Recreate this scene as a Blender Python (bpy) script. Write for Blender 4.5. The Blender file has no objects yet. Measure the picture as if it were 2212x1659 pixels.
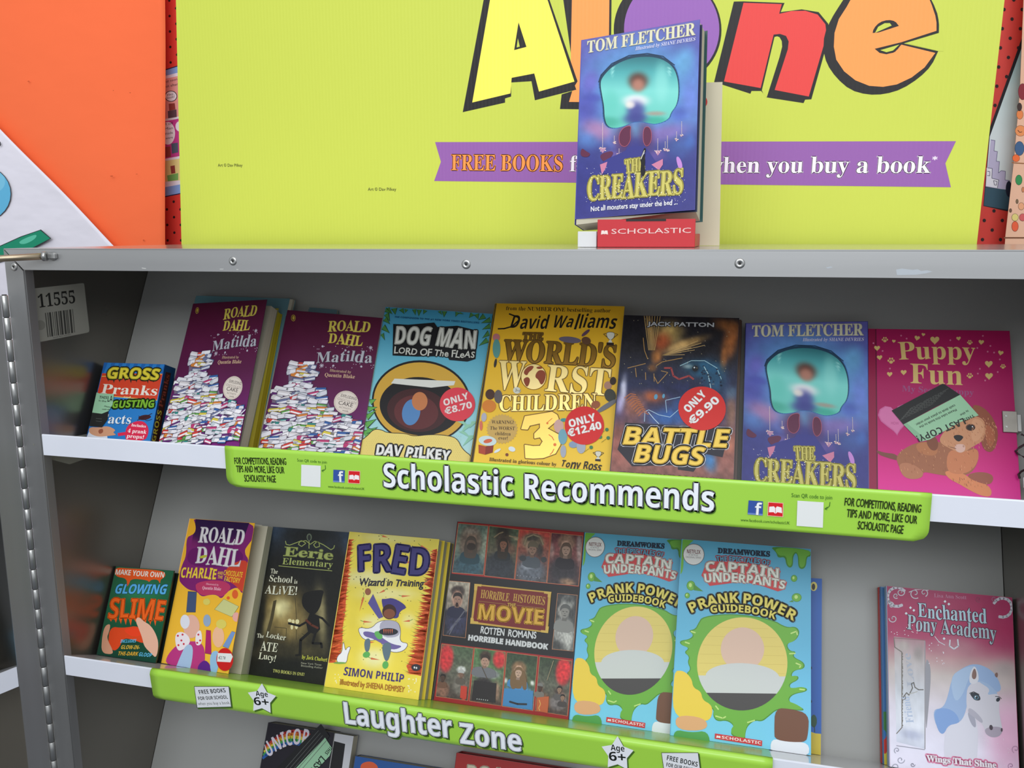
import bpy, bmesh, math, random
import numpy as np
from mathutils import Vector, Matrix
from mathutils.geometry import tessellate_polygon
random.seed(7)
SC = bpy.context.scene
COL = SC.collection

# ---------------------------------------------------------------- camera, world, lights, exposure
PW, PH = 2212.0, 1659.0
CAM = np.array([0.8077437, -0.8059479, 0.0158856])
RX, RY, RZ, FPX = 1.3960442, 0.0211990, 0.2382769, 1856.7
def _rot(rx, ry, rz):
    cx, sx, cy, sy, cz, sz = math.cos(rx), math.sin(rx), math.cos(ry), math.sin(ry), math.cos(rz), math.sin(rz)
    Rz = np.array([[cz, -sz, 0], [sz, cz, 0], [0, 0, 1]])
    Rx = np.array([[1, 0, 0], [0, cx, -sx], [0, sx, cx]])
    Ry = np.array([[cy, 0, sy], [0, 1, 0], [-sy, 0, cy]])
    return Rz @ Rx @ Ry
R = _rot(RX, RY, RZ)
cd = bpy.data.cameras.new('camera'); cam = bpy.data.objects.new('camera', cd); COL.objects.link(cam)
m = Matrix(R.tolist()).to_4x4(); m.translation = Vector(CAM.tolist()); cam.matrix_world = m
cd.sensor_fit = 'HORIZONTAL'; cd.sensor_width = 36.0; cd.lens = FPX / PW * 36.0; cd.clip_start = 0.02; cd.clip_end = 50
SC.camera = cam

wd = bpy.data.worlds.new('room_light'); SC.world = wd; wd.use_nodes = True
wd.node_tree.nodes['Background'].inputs[0].default_value = (0.90, 0.95, 1.0, 1)
wd.node_tree.nodes['Background'].inputs[1].default_value = 0.72

def area(name, loc, target, sx, sy, power, col):
    ld = bpy.data.lights.new(name, 'AREA'); ld.shape = 'RECTANGLE'; ld.size = sx; ld.size_y = sy; ld.energy = power; ld.color = col
    o = bpy.data.objects.new(name, ld); COL.objects.link(o); o.location = loc
    o.rotation_euler = (Vector(target) - Vector(loc)).to_track_quat('-Z', 'Y').to_euler()
    return o
area('ceiling_lamp', (0.7, -0.75, 1.55), (0.6, 0.15, -0.15), 2.6, 0.9, 14, (1.0, 0.98, 0.95))
area('front_fill', (0.9, -2.6, 1.25), (0.6, 0.0, -0.35), 3.2, 1.2, 54, (0.93, 0.97, 1.0))  # added fill from the front, brightens shelf lips and bays; not a real window
vs = SC.view_settings
vs.view_transform = 'Standard'; vs.look = 'None'; vs.exposure = 0.0; vs.gamma = 1.0; vs.use_curve_mapping = False

# ---------------------------------------------------------------- projection helpers
def ray(px, py):
    return R @ np.array([(px - PW / 2) / FPX, -(py - PH / 2) / FPX, -1.0])
def hit(px, py, O, N):
    v = ray(px, py); O = np.asarray(O, float); N = np.asarray(N, float)
    return CAM + v * (N @ (O - CAM)) / (N @ v)
AL = 0.46883516
VD = np.array([0, math.sin(AL), math.cos(AL)]); ND = np.array([0, -math.cos(AL), math.sin(AL)]); UD = np.array([1.0, 0, 0])
Z1, Z2, Z3 = -0.2146350, -0.4933386, -0.772
LIP = 0.0251562; PD = 0.1189212; XW = 0.0126266; XR = 1.1008438; FW = 0.0236085; RH = 0.024107; YB = 0.3324

def lin(c):
    if isinstance(c, str):
        c = [int(c[i:i + 2], 16) for i in (0, 2, 4)]
    return tuple(((v / 255) / 12.92 if v / 255 <= 0.04045 else ((v / 255 + 0.055) / 1.055) ** 2.4) for v in c)
def linv(a):
    a = np.clip(np.asarray(a, float) / 255, 0, 1)
    return np.where(a <= 0.04045, a / 12.92, ((a + 0.055) / 1.055) ** 2.4)

# ---------------------------------------------------------------- materials
def pmat(name, col=(0.8, 0.8, 0.8), rough=0.5, metal=0.0, spec=0.5, noise=None, bump=None, attr=False, coat=0.0):
    m = bpy.data.materials.new(name); m.use_nodes = True
    nt = m.node_tree; b = nt.nodes['Principled BSDF']
    b.inputs['Roughness'].default_value = rough; b.inputs['Metallic'].default_value = metal
    b.inputs['Specular IOR Level'].default_value = spec
    if coat:
        b.inputs['Coat Weight'].default_value = coat; b.inputs['Coat Roughness'].default_value = 0.08
    b.inputs['Base Color'].default_value = (*col, 1)
    if attr:
        a = nt.nodes.new('ShaderNodeAttribute'); a.attribute_name = 'Col'
        nt.links.new(a.outputs['Color'], b.inputs['Base Color'])
    tc = nt.nodes.new('ShaderNodeTexCoord')
    if noise:      # (scale vec, amount, detail): colour breakup
        mp = nt.nodes.new('ShaderNodeMapping'); mp.inputs['Scale'].default_value = noise[0]
        nz = nt.nodes.new('ShaderNodeTexNoise'); nz.inputs['Scale'].default_value = 1; nz.inputs['Detail'].default_value = noise[2]
        nt.links.new(tc.outputs['Object'], mp.inputs['Vector']); nt.links.new(mp.outputs['Vector'], nz.inputs['Vector'])
        mx = nt.nodes.new('ShaderNodeMix'); mx.data_type = 'RGBA'; mx.blend_type = 'MIX'
        mx.inputs['A'].default_value = (*[c * (1 - noise[1]) for c in col], 1); mx.inputs['B'].default_value = (*[min(1, c * (1 + noise[1])) for c in col], 1)
        nt.links.new(nz.outputs['Fac'], mx.inputs['Factor']); nt.links.new(mx.outputs['Result'], b.inputs['Base Color'])
        if len(noise) > 3:
            mr = nt.nodes.new('ShaderNodeMapRange'); mr.inputs['To Min'].default_value = rough - noise[3]; mr.inputs['To Max'].default_value = rough + noise[3]
            nt.links.new(nz.outputs['Fac'], mr.inputs['Value']); nt.links.new(mr.outputs['Result'], b.inputs['Roughness'])
    if bump:       # (scale vec, strength, distance)
        mp = nt.nodes.new('ShaderNodeMapping'); mp.inputs['Scale'].default_value = bump[0]
        nz = nt.nodes.new('ShaderNodeTexNoise'); nz.inputs['Scale'].default_value = 1; nz.inputs['Detail'].default_value = 4
        bp = nt.nodes.new('ShaderNodeBump'); bp.inputs['Strength'].default_value = bump[1]; bp.inputs['Distance'].default_value = bump[2]
        nt.links.new(tc.outputs['Object'], mp.inputs['Vector']); nt.links.new(mp.outputs['Vector'], nz.inputs['Vector'])
        nt.links.new(nz.outputs['Fac'], bp.inputs['Height']); nt.links.new(bp.outputs['Normal'], b.inputs['Normal'])
    return m
M = {}
M['alu'] = pmat('brushed_aluminium', (0.42, 0.42, 0.42), 0.42, 0.85, noise=((1.5, 60, 60), 0.10, 4, 0.06), bump=((6, 6, 6), 0.05, 0.002))
M['alu_frame'] = pmat('frame_aluminium', (0.31, 0.31, 0.31), 0.5, 0.8, noise=((40, 40, 2), 0.12, 4, 0.06))
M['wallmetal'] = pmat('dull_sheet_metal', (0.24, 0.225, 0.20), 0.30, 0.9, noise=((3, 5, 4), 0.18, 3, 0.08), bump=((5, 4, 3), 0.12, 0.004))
M['topmetal'] = pmat('polished_top_sheet', (0.62, 0.60, 0.57), 0.16, 0.7, noise=((4, 8, 4), 0.08, 3, 0.04))
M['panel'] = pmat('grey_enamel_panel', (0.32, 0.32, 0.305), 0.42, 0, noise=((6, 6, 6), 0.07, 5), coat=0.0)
M['white'] = pmat('white_plastic_lip', (0.74, 0.76, 0.84), 0.32, noise=((20, 20, 20), 0.03, 3))
M['surf'] = pmat('glossy_shelf_surface', (0.60, 0.60, 0.61), 0.12, noise=((8, 8, 8), 0.05, 3))
M['greenfilm'] = pmat('glossy_green_film', lin((162, 212, 72)), 0.26)
M['pages'] = pmat('paper_page_edges', lin((186, 180, 160)), 0.8, noise=((4, 900, 4), 0.14, 2), spec=0.2)
M['yellow'] = pmat('yellow_page_edges', lin((178, 160, 36)), 0.7, noise=((4, 500, 4), 0.14, 2), spec=0.2)
M['print'] = pmat('glossy_print', rough=0.36, attr=True, spec=0.28)
M['matte'] = pmat('matte_print', rough=0.6, attr=True, spec=0.3)
M['foil'] = pmat('metallic_foil', rough=0.3, metal=0.85, attr=True)
M['paper'] = pmat('poster_paper', rough=0.62, attr=True, spec=0.25, bump=((7, 7, 5), 0.18, 0.008))
M['board'] = pmat('corrugated_print', rough=0.5, attr=True, spec=0.35)
M['dark'] = pmat('dark_gap', (0.02, 0.02, 0.02), 0.8)
M['steel'] = pmat('steel_hinge', (0.42, 0.42, 0.41), 0.32, 0.9, noise=((30, 30, 30), 0.15, 3))
M['brass'] = pmat('worn_brass_rod', (0.42, 0.34, 0.24), 0.33, 0.9, noise=((30, 60, 60), 0.25, 3))
M['brass2'] = pmat('tarnished_plate', (0.30, 0.28, 0.25), 0.4, 0.85, noise=((90, 90, 90), 0.2, 3))
M['wall'] = pmat('painted_wall', (0.55, 0.53, 0.50), 0.8, noise=((3, 3, 3), 0.04, 3))
M['floor'] = pmat('grey_carpet', (0.10, 0.11, 0.13), 0.95, noise=((60, 60, 60), 0.3, 4))
M['card'] = pmat('cream_card', lin((214, 204, 176)), 0.55, noise=((20, 20, 20), 0.04, 3))
M['whitecard'] = pmat('white_card', lin((205, 206, 208)), 0.55, noise=((20, 20, 20), 0.05, 3))
M['redcard'] = pmat('red_card', lin((186, 34, 44)), 0.45)
# corrugation bump on the board
nt = M['board'].node_tree; b = nt.nodes['Principled BSDF']; tc = nt.nodes.new('ShaderNodeTexCoord')
wv = nt.nodes.new('ShaderNodeTexWave'); wv.wave_type = 'BANDS'; wv.bands_direction = 'X'; wv.inputs['Scale'].default_value = 62
bp = nt.nodes.new('ShaderNodeBump'); bp.inputs['Strength'].default_value = 0.12; bp.inputs['Distance'].default_value = 0.001
nt.links.new(tc.outputs['Object'], wv.inputs['Vector']); nt.links.new(wv.outputs['Fac'], bp.inputs['Height']); nt.links.new(bp.outputs['Normal'], b.inputs['Normal'])

# ---------------------------------------------------------------- object helpers
def link(name, me, parent=None, mat=None, world=None):
    o = bpy.data.objects.new(name, me); COL.objects.link(o)
    if mat is not None:
        me.materials.append(mat)
    if parent is not None: o.parent = parent
    if world is not None: o.matrix_world = world
    return o
def tag(o, label, cat, group=None):
    o['label'] = label; o['category'] = cat
    if group: o['group'] = group
    return o
def thing(name, label, cat, mtx=None, group=None):
    o = bpy.data.objects.new(name, None); COL.objects.link(o); o.empty_display_size = 0.02
    if mtx is not None: o.matrix_world = mtx
    return tag(o, label, cat, group)
def mesh_pd(name, vs, fs):
    me = bpy.data.meshes.new(name); me.from_pydata([tuple(v) for v in vs], [], fs); me.update(); return me
def box(name, lo, hi, mat, parent=None, bev=0.0, seg=1):
    bm = bmesh.new(); bmesh.ops.create_cube(bm, size=1)
    for v in bm.verts:
        v.co = Vector([(lo[i] + hi[i]) / 2 + v.co[i] * (hi[i] - lo[i]) for i in range(3)])
    if bev: bmesh.ops.bevel(bm, geom=bm.edges[:], offset=bev, segments=seg, affect='EDGES')
    me = bpy.data.meshes.new(name); bm.to_mesh(me); bm.free()
    return link(name, me, parent, mat)
def hexa(name, q8, mat, parent=None):
    """front TL TR BR BL then back TL TR BR BL"""
    return link(name, mesh_pd(name, q8, [(0, 3, 2, 1), (4, 5, 6, 7), (0, 1, 5, 4), (1, 2, 6, 5), (2, 3, 7, 6), (3, 0, 4, 7)]), parent, mat)
def cyl(name, a, b, r, mat, parent=None, n=16, rings=None):
    a = Vector(a); b = Vector(b); d = (b - a); L = d.length; q = d.to_track_quat('Z', 'Y')
    prof = rings or [(0, r), (L, r)]
    vs, fs = [], []
    for z, rr in prof:
        for k in range(n):
            t = 2 * math.pi * k / n; vs.append(a + q @ Vector((rr * math.cos(t), rr * math.sin(t), z)))
    for i in range(len(prof) - 1):
        for k in range(n):
            fs.append((i * n + k, i * n + (k + 1) % n, (i + 1) * n + (k + 1) % n, (i + 1) * n + k))
    fs.append(tuple(range(n))[::-1]); fs.append(tuple(range((len(prof) - 1) * n, len(prof) * n)))
    me = mesh_pd(name, vs, fs)
    for p in me.polygons: p.use_smooth = len(p.vertices) == 4
    return link(name, me, parent, mat)
def prism(name, pts, thick, mat, parent=None, axis=(0, 0, 1)):
    """closed outline extruded along axis"""
    ax = Vector(axis) * thick; n = len(pts)
    tr = tessellate_polygon([[Vector(p) for p in pts]])
    vs = [Vector(p) for p in pts] + [Vector(p) + ax for p in pts]
    fs = [tuple(t) for t in tr] + [tuple(i + n for i in t[::-1]) for t in tr] + [(i, (i + 1) % n, (i + 1) % n + n, i + n) for i in range(n)]
    me = mesh_pd(name, vs, fs)
    bm = bmesh.new(); bm.from_mesh(me); bmesh.ops.recalc_face_normals(bm, faces=bm.faces[:]); bm.to_mesh(me); bm.free()
    return link(name, me, parent, mat)

# ---------------------------------------------------------------- glyphs
FONTS = {'pl': None, 'sb': (0x1D5D4, 0x1D5EE, 0x1D7EC), 'se': (0x1D400, 0x1D41A, 0x1D7CE), 'si': (0x1D468, 0x1D482, 0x1D7CE),
         'sc': (0x1D4D0, 0x1D4EA, 0x1D7CE), 'bi': (0x1D63C, 0x1D656, 0x1D7EC), 'mo': (0x1D670, 0x1D68A, 0x1D7F6)}
_tc = bpy.data.curves.new('glyph', 'FONT'); _to = bpy.data.objects.new('glyph', _tc)
_ts = bpy.data.scenes.new('glyph_room'); _ts.collection.objects.link(_to); _vl = _ts.view_layers[0]
_cache = {}
def _conv(t, off, res):
    _tc.body = t; _tc.offset = off; _tc.resolution_u = res
    _tc.update_tag(); _vl.update()
    ev = _to.evaluated_get(_vl.depsgraph); me = ev.to_mesh()
    V = np.empty(len(me.vertices) * 3, 'f'); me.vertices.foreach_get('co', V); V = V.reshape(-1, 3)[:, :2].copy()
    F = [tuple(p.vertices) for p in me.polygons]; ev.to_mesh_clear()
    return V, F
_adv = {}
def glyph(ch, font, res=3):
    font = {'bi': 'sb', 'si': 'se', 'mo': 'se'}.get(font, font)
    key = (ch, font, res)
    if key in _cache: return _cache[key]
    f = FONTS[font]; c = ch; off = 0.0
    if f:
        if 'A' <= ch <= 'Z': c = chr(f[0] + ord(ch) - 65)
        elif 'a' <= ch <= 'z': c = chr(f[1] + ord(ch) - 97)
        elif '0' <= ch <= '9': c = chr(f[2] + ord(ch) - 48)
        else: off = 0.016
    V, F = _conv(c, off, res) if ch != ' ' else (np.zeros((0, 2)), [])
    if (c, off) not in _adv: _adv[(c, off)] = float(_conv(c + '|', off, 1)[0][:, 0].max() - _conv('|', off, 1)[0][:, 0].max())
    _cache[key] = (V, F, _adv[(c, off)]); return _cache[key]

# ---------------------------------------------------------------- flat print
class Art:
    """collects flat printed shapes on a plane; coordinates are given in a zoomed crop (ox, oy, scale) of a reference view and mapped onto the real plane"""
    EPS = 1.2e-5
    def __init__(s, mtx, ox=0, oy=0, sc=1.0, y0=0.0):
        s.m = np.array(mtx, float); s.inv = np.linalg.inv(s.m); s.ox, s.oy, s.sc = ox, oy, sc
        s.O = s.m[:3, 3] + s.m[:3, 1] * y0; s.n = s.m[:3, 1]; s.y0 = y0
        s.V = []; s.F = []; s.C = []; s.MI = []; s.L = 1; s.nv = 0
        s.bend = None
    def crop(s, ox, oy, sc): s.ox, s.oy, s.sc = ox, oy, sc; return s
    def uv(s, pts):
        P = np.asarray(pts, float).reshape(-1, 2)
        px = P[:, 0] / s.sc + s.ox; py = P[:, 1] / s.sc + s.oy
        d = np.stack([(px - PW / 2) / FPX, -(py - PH / 2) / FPX, -np.ones_like(px)], 1) @ R.T
        t = (s.n @ (s.O - CAM)) / (d @ s.n)
        W = CAM + d * t[:, None]
        Lc = np.c_[W, np.ones(len(W))] @ s.inv.T
        return Lc[:, [0, 2]]
    def add(s, uv, faces, col, mi=0, layer=None):
        L = s.L if layer is None else layer
        v = np.c_[uv[:, 0], np.full(len(uv), s.y0 - L * s.EPS), uv[:, 1]]
        s.V.append(v)
        for f in faces:
            s.F.append(tuple(i + s.nv for i in f)); s.MI.append(mi)
        c = np.asarray(col, float)
        if c.ndim == 1: c = np.tile(c, (len(uv), 1))
        s.C.append(c); s.nv += len(uv)
        if layer is None: s.L += 1
    def poly(s, pts, col, mi=0):
        uv = s.uv(pts); tr = tessellate_polygon([[Vector((p[0], p[1], 0)) for p in uv]])
        s.add(uv, tr, lin(col), mi)
    def polys(s, lst, col, mi=0):
        L = s.L
        for pts in lst:
            uv = s.uv(pts); s.add(uv, tessellate_polygon([[Vector((p[0], p[1], 0)) for p in uv]]), lin(col), mi, layer=L)
        s.L += 1
    @staticmethod
    def ept(cx, cy, rx, ry, a=0, n=28):
        a = math.radians(a); ca, sa = math.cos(a), math.sin(a)
        return [(cx + rx * math.cos(t) * ca - ry * math.sin(t) * sa, cy + rx * math.cos(t) * sa + ry * math.sin(t) * ca) for t in [2 * math.pi * k / n for k in range(n)]]
    def ell(s, cx, cy, rx, ry, col, a=0, n=28, mi=0): s.poly(s.ept(cx, cy, rx, ry, a, n), col, mi)
    def ells(s, lst, col, n=8, mi=0): s.polys([s.ept(*e, n=n) if len(e) == 5 else s.ept(*e, 0, n) for e in lst], col, mi)
    def smooth(s, pts, it=2):
        for _ in range(it):
            q = []
            for i in range(len(pts)):
                a, b = pts[i], pts[(i + 1) % len(pts)]
                q += [(a[0] * .75 + b[0] * .25, a[1] * .75 + b[1] * .25), (a[0] * .25 + b[0] * .75, a[1] * .25 + b[1] * .75)]
            pts = q
        return pts
    def blob(s, pts, col, line=None, it=2, mi=0):
        p = s.smooth(pts, it); s.poly(p, col, mi)
        if line: s.line(p + [p[0]], line[0], line[1])
    def line(s, pts, w, col, mi=0, L=None):
        own = L is None; L = s.L if own else L
        for a, b in zip(pts[:-1], pts[1:]):
            dx, dy = b[0] - a[0], b[1] - a[1]; l = math.hypot(dx, dy) or 1
            nx, ny = -dy / l * w / 2, dx / l * w / 2; ex, ey = dx / l * w * .28, dy / l * w * .28
            q = [(a[0] + nx - ex * .3, a[1] + ny - ey * .3), (b[0] + nx + ex * .3, b[1] + ny + ey * .3), (b[0] + ex, b[1] + ey), (b[0] - nx + ex * .3, b[1] - ny + ey * .3), (a[0] - nx - ex * .3, a[1] - ny - ey * .3), (a[0] - ex, a[1] - ey)]
            s.add(s.uv(q), [(0, 1, 2, 3, 4, 5)], lin(col), mi, layer=L)
        if own: s.L += 1
    def field(s, quad, stops, blobs=(), noise=0.0, nx=60, ny=80, seed=1):
        TL, TR, BR, BL = [np.array(q, float) for q in quad]
        u = np.linspace(0, 1, nx + 1)[None, :, None]; v = np.linspace(0, 1, ny + 1)[:, None, None]
        P = ((TL * (1 - u) + TR * u) * (1 - v) + (BL * (1 - u) + BR * u) * v).reshape(-1, 2)
        vv = np.repeat(np.linspace(0, 1, ny + 1), nx + 1)
        ts = [t for t, _ in stops]; cs = np.array([[int(c[i:i + 2], 16) for i in (0, 2, 4)] for _, c in stops], float)
        C = np.stack([np.interp(vv, ts, cs[:, k]) for k in range(3)], 1)
        rs = np.random.RandomState(seed)
        for bl in blobs:
            x, y, rx, ry, a, c = bl[:6]; st = bl[6] if len(bl) > 6 else 1.0; k = bl[7] if len(bl) > 7 else 1.5
            c = np.array([int(c[i:i + 2], 16) for i in (0, 2, 4)], float); a = math.radians(a)
            dx, dy = P[:, 0] - x, P[:, 1] - y
            d = ((dx * math.cos(a) + dy * math.sin(a)) / rx) ** 2 + ((-dx * math.sin(a) + dy * math.cos(a)) / ry) ** 2
            w = (st * np.exp(-(d ** k)))[:, None]; C = C * (1 - w) + c * w
        if noise:
            g = rs.rand(ny // 3 + 2, nx // 3 + 2)
            yi = np.linspace(0, g.shape[0] - 1.001, ny + 1); xi = np.linspace(0, g.shape[1] - 1.001, nx + 1)
            y0, x0 = yi.astype(int), xi.astype(int); fy, fx = (yi - y0)[:, None], (xi - x0)[None, :]
            G = (g[y0][:, x0] * (1 - fy) * (1 - fx) + g[y0 + 1][:, x0] * fy * (1 - fx) + g[y0][:, x0 + 1] * (1 - fy) * fx + g[y0 + 1][:, x0 + 1] * fy * fx).reshape(-1, 1)
            C = C * (1 + noise * (G - .5) * 2) + (rs.rand(len(C), 1) - .5) * noise * 60
        F = []
        for j in range(ny):
            for i in range(nx):
                a = j * (nx + 1) + i; F.append((a, a + nx + 1, a + nx + 2, a + 1))
        s.add(s.uv(P), F, linv(C))
    def T(s, txt, p0, p1, h, col, font='sb', out=None, sh=None, arc=0.0, jit=(0, 0, 0), res=None, shear=0.0, mi=0, sx=None, seed=0, grad=None):
        """text whose ink runs from p0 to p1 on the baseline, capital height h (crop pixels)"""
        q0, q1 = np.array(p0, float), np.array(p1, float); mid = (q0 + q1) / 2
        U = s.uv([q0, q1, mid]); d = U[1] - U[0]; Lm = np.linalg.norm(d); e = d / Lm; up = np.array([-e[1], e[0]])
        # metres per crop pixel along up
        A = s.uv([mid + np.array([1., 0]), mid + np.array([0, 1.])]) - U[2]
        J = A.T; pu = np.linalg.solve(J, up); mpp = 1 / np.linalg.norm(pu)
        hm = h * mpp
        if res is None: res = 2 if h / s.sc < 14 else (3 if h / s.sc < 32 else 6)
        rd = random.Random(seed + len(txt) * 31)
        if font in ('bi', 'si'): shear += 0.2
        x = 0; G = []
        for ch in txt:
            V, F, adv = glyph(ch, font, res); G.append((x, V, F, adv)); x += adv
        lo = min((g[0] + g[1][:, 0].min()) for g in G if len(g[1])); hi = max((g[0] + g[1][:, 0].max()) for g in G if len(g[1]))
        cap = 0.70 if font == 'pl' else (0.66 if font in ('se', 'si', 'sc') else 0.69)
        kx = Lm / (hi - lo) if sx is None else sx * hm / cap; ky = hm / cap
        pieces = []
        for x0, V, F, adv in G:
            jr = math.radians(rd.uniform(-1, 1) * jit[0]); jd = rd.uniform(-1, 1) * jit[1] * hm; js = 1 + rd.uniform(-1, 1) * jit[2]
            if not len(V): continue
            c = x0 + adv / 2 - lo
            P = np.stack([(V[:, 0] - adv / 2) * kx + shear * V[:, 1] * ky, (V[:, 1] - 0.33) * ky], 1) * js
            t = c * kx / Lm * 2 - 1; am = arc * mpp
            ang = jr - math.atan2(4 * am * t, Lm) if arc else jr
            ca, sa = math.cos(ang), math.sin(ang)
            P = np.stack([P[:, 0] * ca - P[:, 1] * sa, P[:, 0] * sa + P[:, 1] * ca], 1)
            X = P[:, 0] + c * kx; Y = P[:, 1] + 0.33 * ky + jd + (am * (1 - t * t) if arc else 0)
            W = U[0] + X[:, None] * e + Y[:, None] * up
            pieces.append((W, F))
        def put(off, c, m=0):
            L = s.L
            for W, F in pieces: s.add(W + off[0] * mpp * e + off[1] * mpp * up, F, lin(c), m, layer=L)
        if sh:
            n = 3
            for k in range(1, n + 1): put((sh[0] * k / n, -sh[1] * k / n), sh[2])
            s.L += 1
        for w, c in (out or []):
            for k in range(10):
                a = 2 * math.pi * k / 10; put((w * math.cos(a), w * math.sin(a)), c)
            s.L += 1
        put((0, 0), col, mi); s.L += 1
        if grad:   # vertical gradient of the ink itself
            pass
    def arrays(s):
        return np.concatenate(s.V), s.F, np.concatenate(s.C), s.MI
    def mesh(s, name, remap=None, mats=('print', 'foil')):
        V, F, C, MI = s.arrays()
        if remap: V = remap(V)
        me = bpy.data.meshes.new(name)
        me.from_pydata(V.tolist(), [], F)
        a = me.color_attributes.new('Col', 'FLOAT_COLOR', 'POINT')
        a.data.foreach_set('color', np.c_[C, np.ones(len(C))].astype('f').ravel())
        me.polygons.foreach_set('material_index', MI)
        # all faces look towards the front (-y)
        nrm = np.empty(len(F) * 3, 'f'); me.polygons.foreach_get('normal', nrm)
        for i in np.nonzero(nrm.reshape(-1, 3)[:, 1] > 0)[0]: me.polygons[int(i)].flip()
        me.update()
        for k in mats: me.materials.append(M[k])
        return me

def frame(O, X, Y, Z):
    return Matrix(((X[0], Y[0], Z[0], O[0]), (X[1], Y[1], Z[1], O[1]), (X[2], Y[2], Z[2], O[2]), (0, 0, 0, 1)))

_link0 = link
WROOT = set()
I4 = Matrix.Identity(4)
def link(name, me, parent=None, mat=None, world=None):
    o = _link0(name, me, parent, mat, world)
    if parent is not None and parent.name in WROOT:
        o.matrix_parent_inverse = parent.matrix_basis.inverted()
    return o
def wthing(name, label, cat, loc, group=None):
    r = thing(name, label, cat, Matrix.Translation(loc), group); WROOT.add(r.name); return r
Yd = (0, 1, 0)
def hy(px, py, y): return hit(px, py, (0, y, 0), (0, 1, 0))
def hz(px, py, z): return hit(px, py, (0, 0, z), (0, 0, 1))

# ================================================================ setting
o = box('floor', (-4, -4, -1.34), (5, 1.4, -1.30), M['floor']); o['kind'] = 'structure'
o = box('wall_back', (-4, 0.70, -1.30), (5, 0.76, 2.2), M['wall']); o['kind'] = 'structure'

# ================================================================ metal display case
case = wthing('display_case', 'grey aluminium display case holding the books on its sloping shelves', 'display case', (0.55, 0.17, -1.30))
X1 = 1.128
# rails of the front frame, with a mitred corner
prism('top_rail', [(-0.001, -0.0015, 0), (X1, -0.0015, 0), (X1 - FW, -0.0015, -RH), (FW, -0.0015, -RH + 0.0004)], 0.0015, M['alu'], case, (0, 1, 0))
prism('left_frame', [(-0.0016, -0.0013, -0.0012), (FW - 0.0012, -0.0013, -RH - 0.0012), (FW, -0.0013, -1.27), (-0.0016, -0.0013, -1.27)], 0.0013, M['alu_frame'], case, (0, 1, 0))
prism('right_frame', [(X1, -0.0013, -0.0012), (X1 - FW, -0.0013, -RH), (X1 - FW, -0.0013, -1.27), (X1, -0.0013, -1.27)], 0.0013, M['alu_frame'], case, (0, 1, 0))
box('frame_edge', (FW - 0.0016, 0.0002, -1.27), (FW, 0.012, -RH), M['alu_frame'], case)
box('rail_edge', (FW, 0.0002, -RH), (X1 - FW, 0.014, -RH + 0.0015), M['alu'], case)
box('top_panel', (-0.001, 0.0002, -0.0015), (X1, YB, 0.0), M['topmetal'], case)
cyl('top_edge', (-0.001, -0.0004, -0.0011), (X1, -0.0004, -0.0011), 0.0012, M['alu'], case, 10)
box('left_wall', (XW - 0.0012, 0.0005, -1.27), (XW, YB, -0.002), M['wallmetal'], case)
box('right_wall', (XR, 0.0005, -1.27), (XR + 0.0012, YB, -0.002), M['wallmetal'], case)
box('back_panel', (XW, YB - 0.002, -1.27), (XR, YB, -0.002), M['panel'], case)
box('base_panel', (0, 0.0, -1.298), (X1, YB, -1.27), M['alu_frame'], case)
def shelf(zs, ztop):
    A = Vector((0, 0.0012, zs - 0.0006)); Bk = A - Vector(ND) * (PD - 0.001); th = Vector(VD) * -0.0016
    ex = lambda v, x: (x, v[1], v[2])
    x0, x1 = XW + 0.0005, XR - 0.0005
    s = hexa('shelf_surface', [ex(Bk, x0), ex(Bk, x1), ex(A, x1), ex(A, x0), ex(Bk + th, x0), ex(Bk + th, x1), ex(A + th, x1), ex(A + th, x0)], M['surf'], case)
    # rounded white lip at the front
    prof = [(0.0012, zs), (0.0003, zs - 0.0003), (0, zs - 0.0012), (0, zs - LIP), (0.0014, zs - LIP), (0.0016, zs - 0.003), (0.0016, zs - 0.0012)]
    n = len(prof); vs = [(FW + 0.0004, *p) for p in prof] + [(X1 - FW - 0.0004, *p) for p in prof]
    fs = [tuple(range(n)), tuple(range(n, 2 * n))[::-1]] + [(i, i + n, (i + 1) % n + n, (i + 1) % n) for i in range(n)]
    me = mesh_pd('shelf_lip', vs, fs); bm = bmesh.new(); bm.from_mesh(me); bmesh.ops.recalc_face_normals(bm, faces=bm.faces[:]); bm.to_mesh(me); bm.free()
    link('shelf_lip', me, case, M['white'])
    # leaning back panel
    B0 = Vector((0, 0, zs)) - Vector(ND) * PD; T0 = B0 + Vector(VD) * ((ztop - B0.z) / VD[2]); bk = Vector(ND) * -0.0016
    hexa('sloped_panel', [ex(T0, x0), ex(T0, x1), ex(B0, x1), ex(B0, x0), ex(T0 + bk, x0), ex(T0 + bk, x1), ex(B0 + bk, x1), ex(B0 + bk, x0)], M['panel'], case)
shelf(Z1, -0.003); shelf(Z2, Z1 - 0.06 + 0.03); shelf(Z3, Z2 - 0.03)
for px, py in ((116, 554.5), (30, 576.5), (503, 564), (1007, 571), (1598, 569)):
    P = Vector(hy(px, py, -0.0015).tolist())
    a = P + Vector((0, 0.0002, 0))
    rv = cyl('rivet', a, a + Vector((0, -0.0011, 0)), 0.0034, M['steel'], case, 20, [(0, 0.0046), (0.0004, 0.0046), (0.0011, 0.0034), (0.0011, 0.0017), (0.0005, 0.0014)])
    cyl('rivet_hole', a + Vector((0, -0.0004, 0)), a + Vector((0, -0.0007, 0)), 0.0013, M['dark'], rv, 12).matrix_parent_inverse = Matrix.Identity(4)
A = Art(I4, 1500, 0, 2.6756, -0.0016)
A.polys([[(1165, 1558), (1200, 1552), (1262, 1560), (1290, 1556), (1310, 1566), (1345, 1562), (1376, 1570), (1340, 1580), (1280, 1588), (1170, 1590)], [(760, 1545), (790, 1540), (800, 1546), (770, 1552)]], (176, 182, 188))
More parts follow.
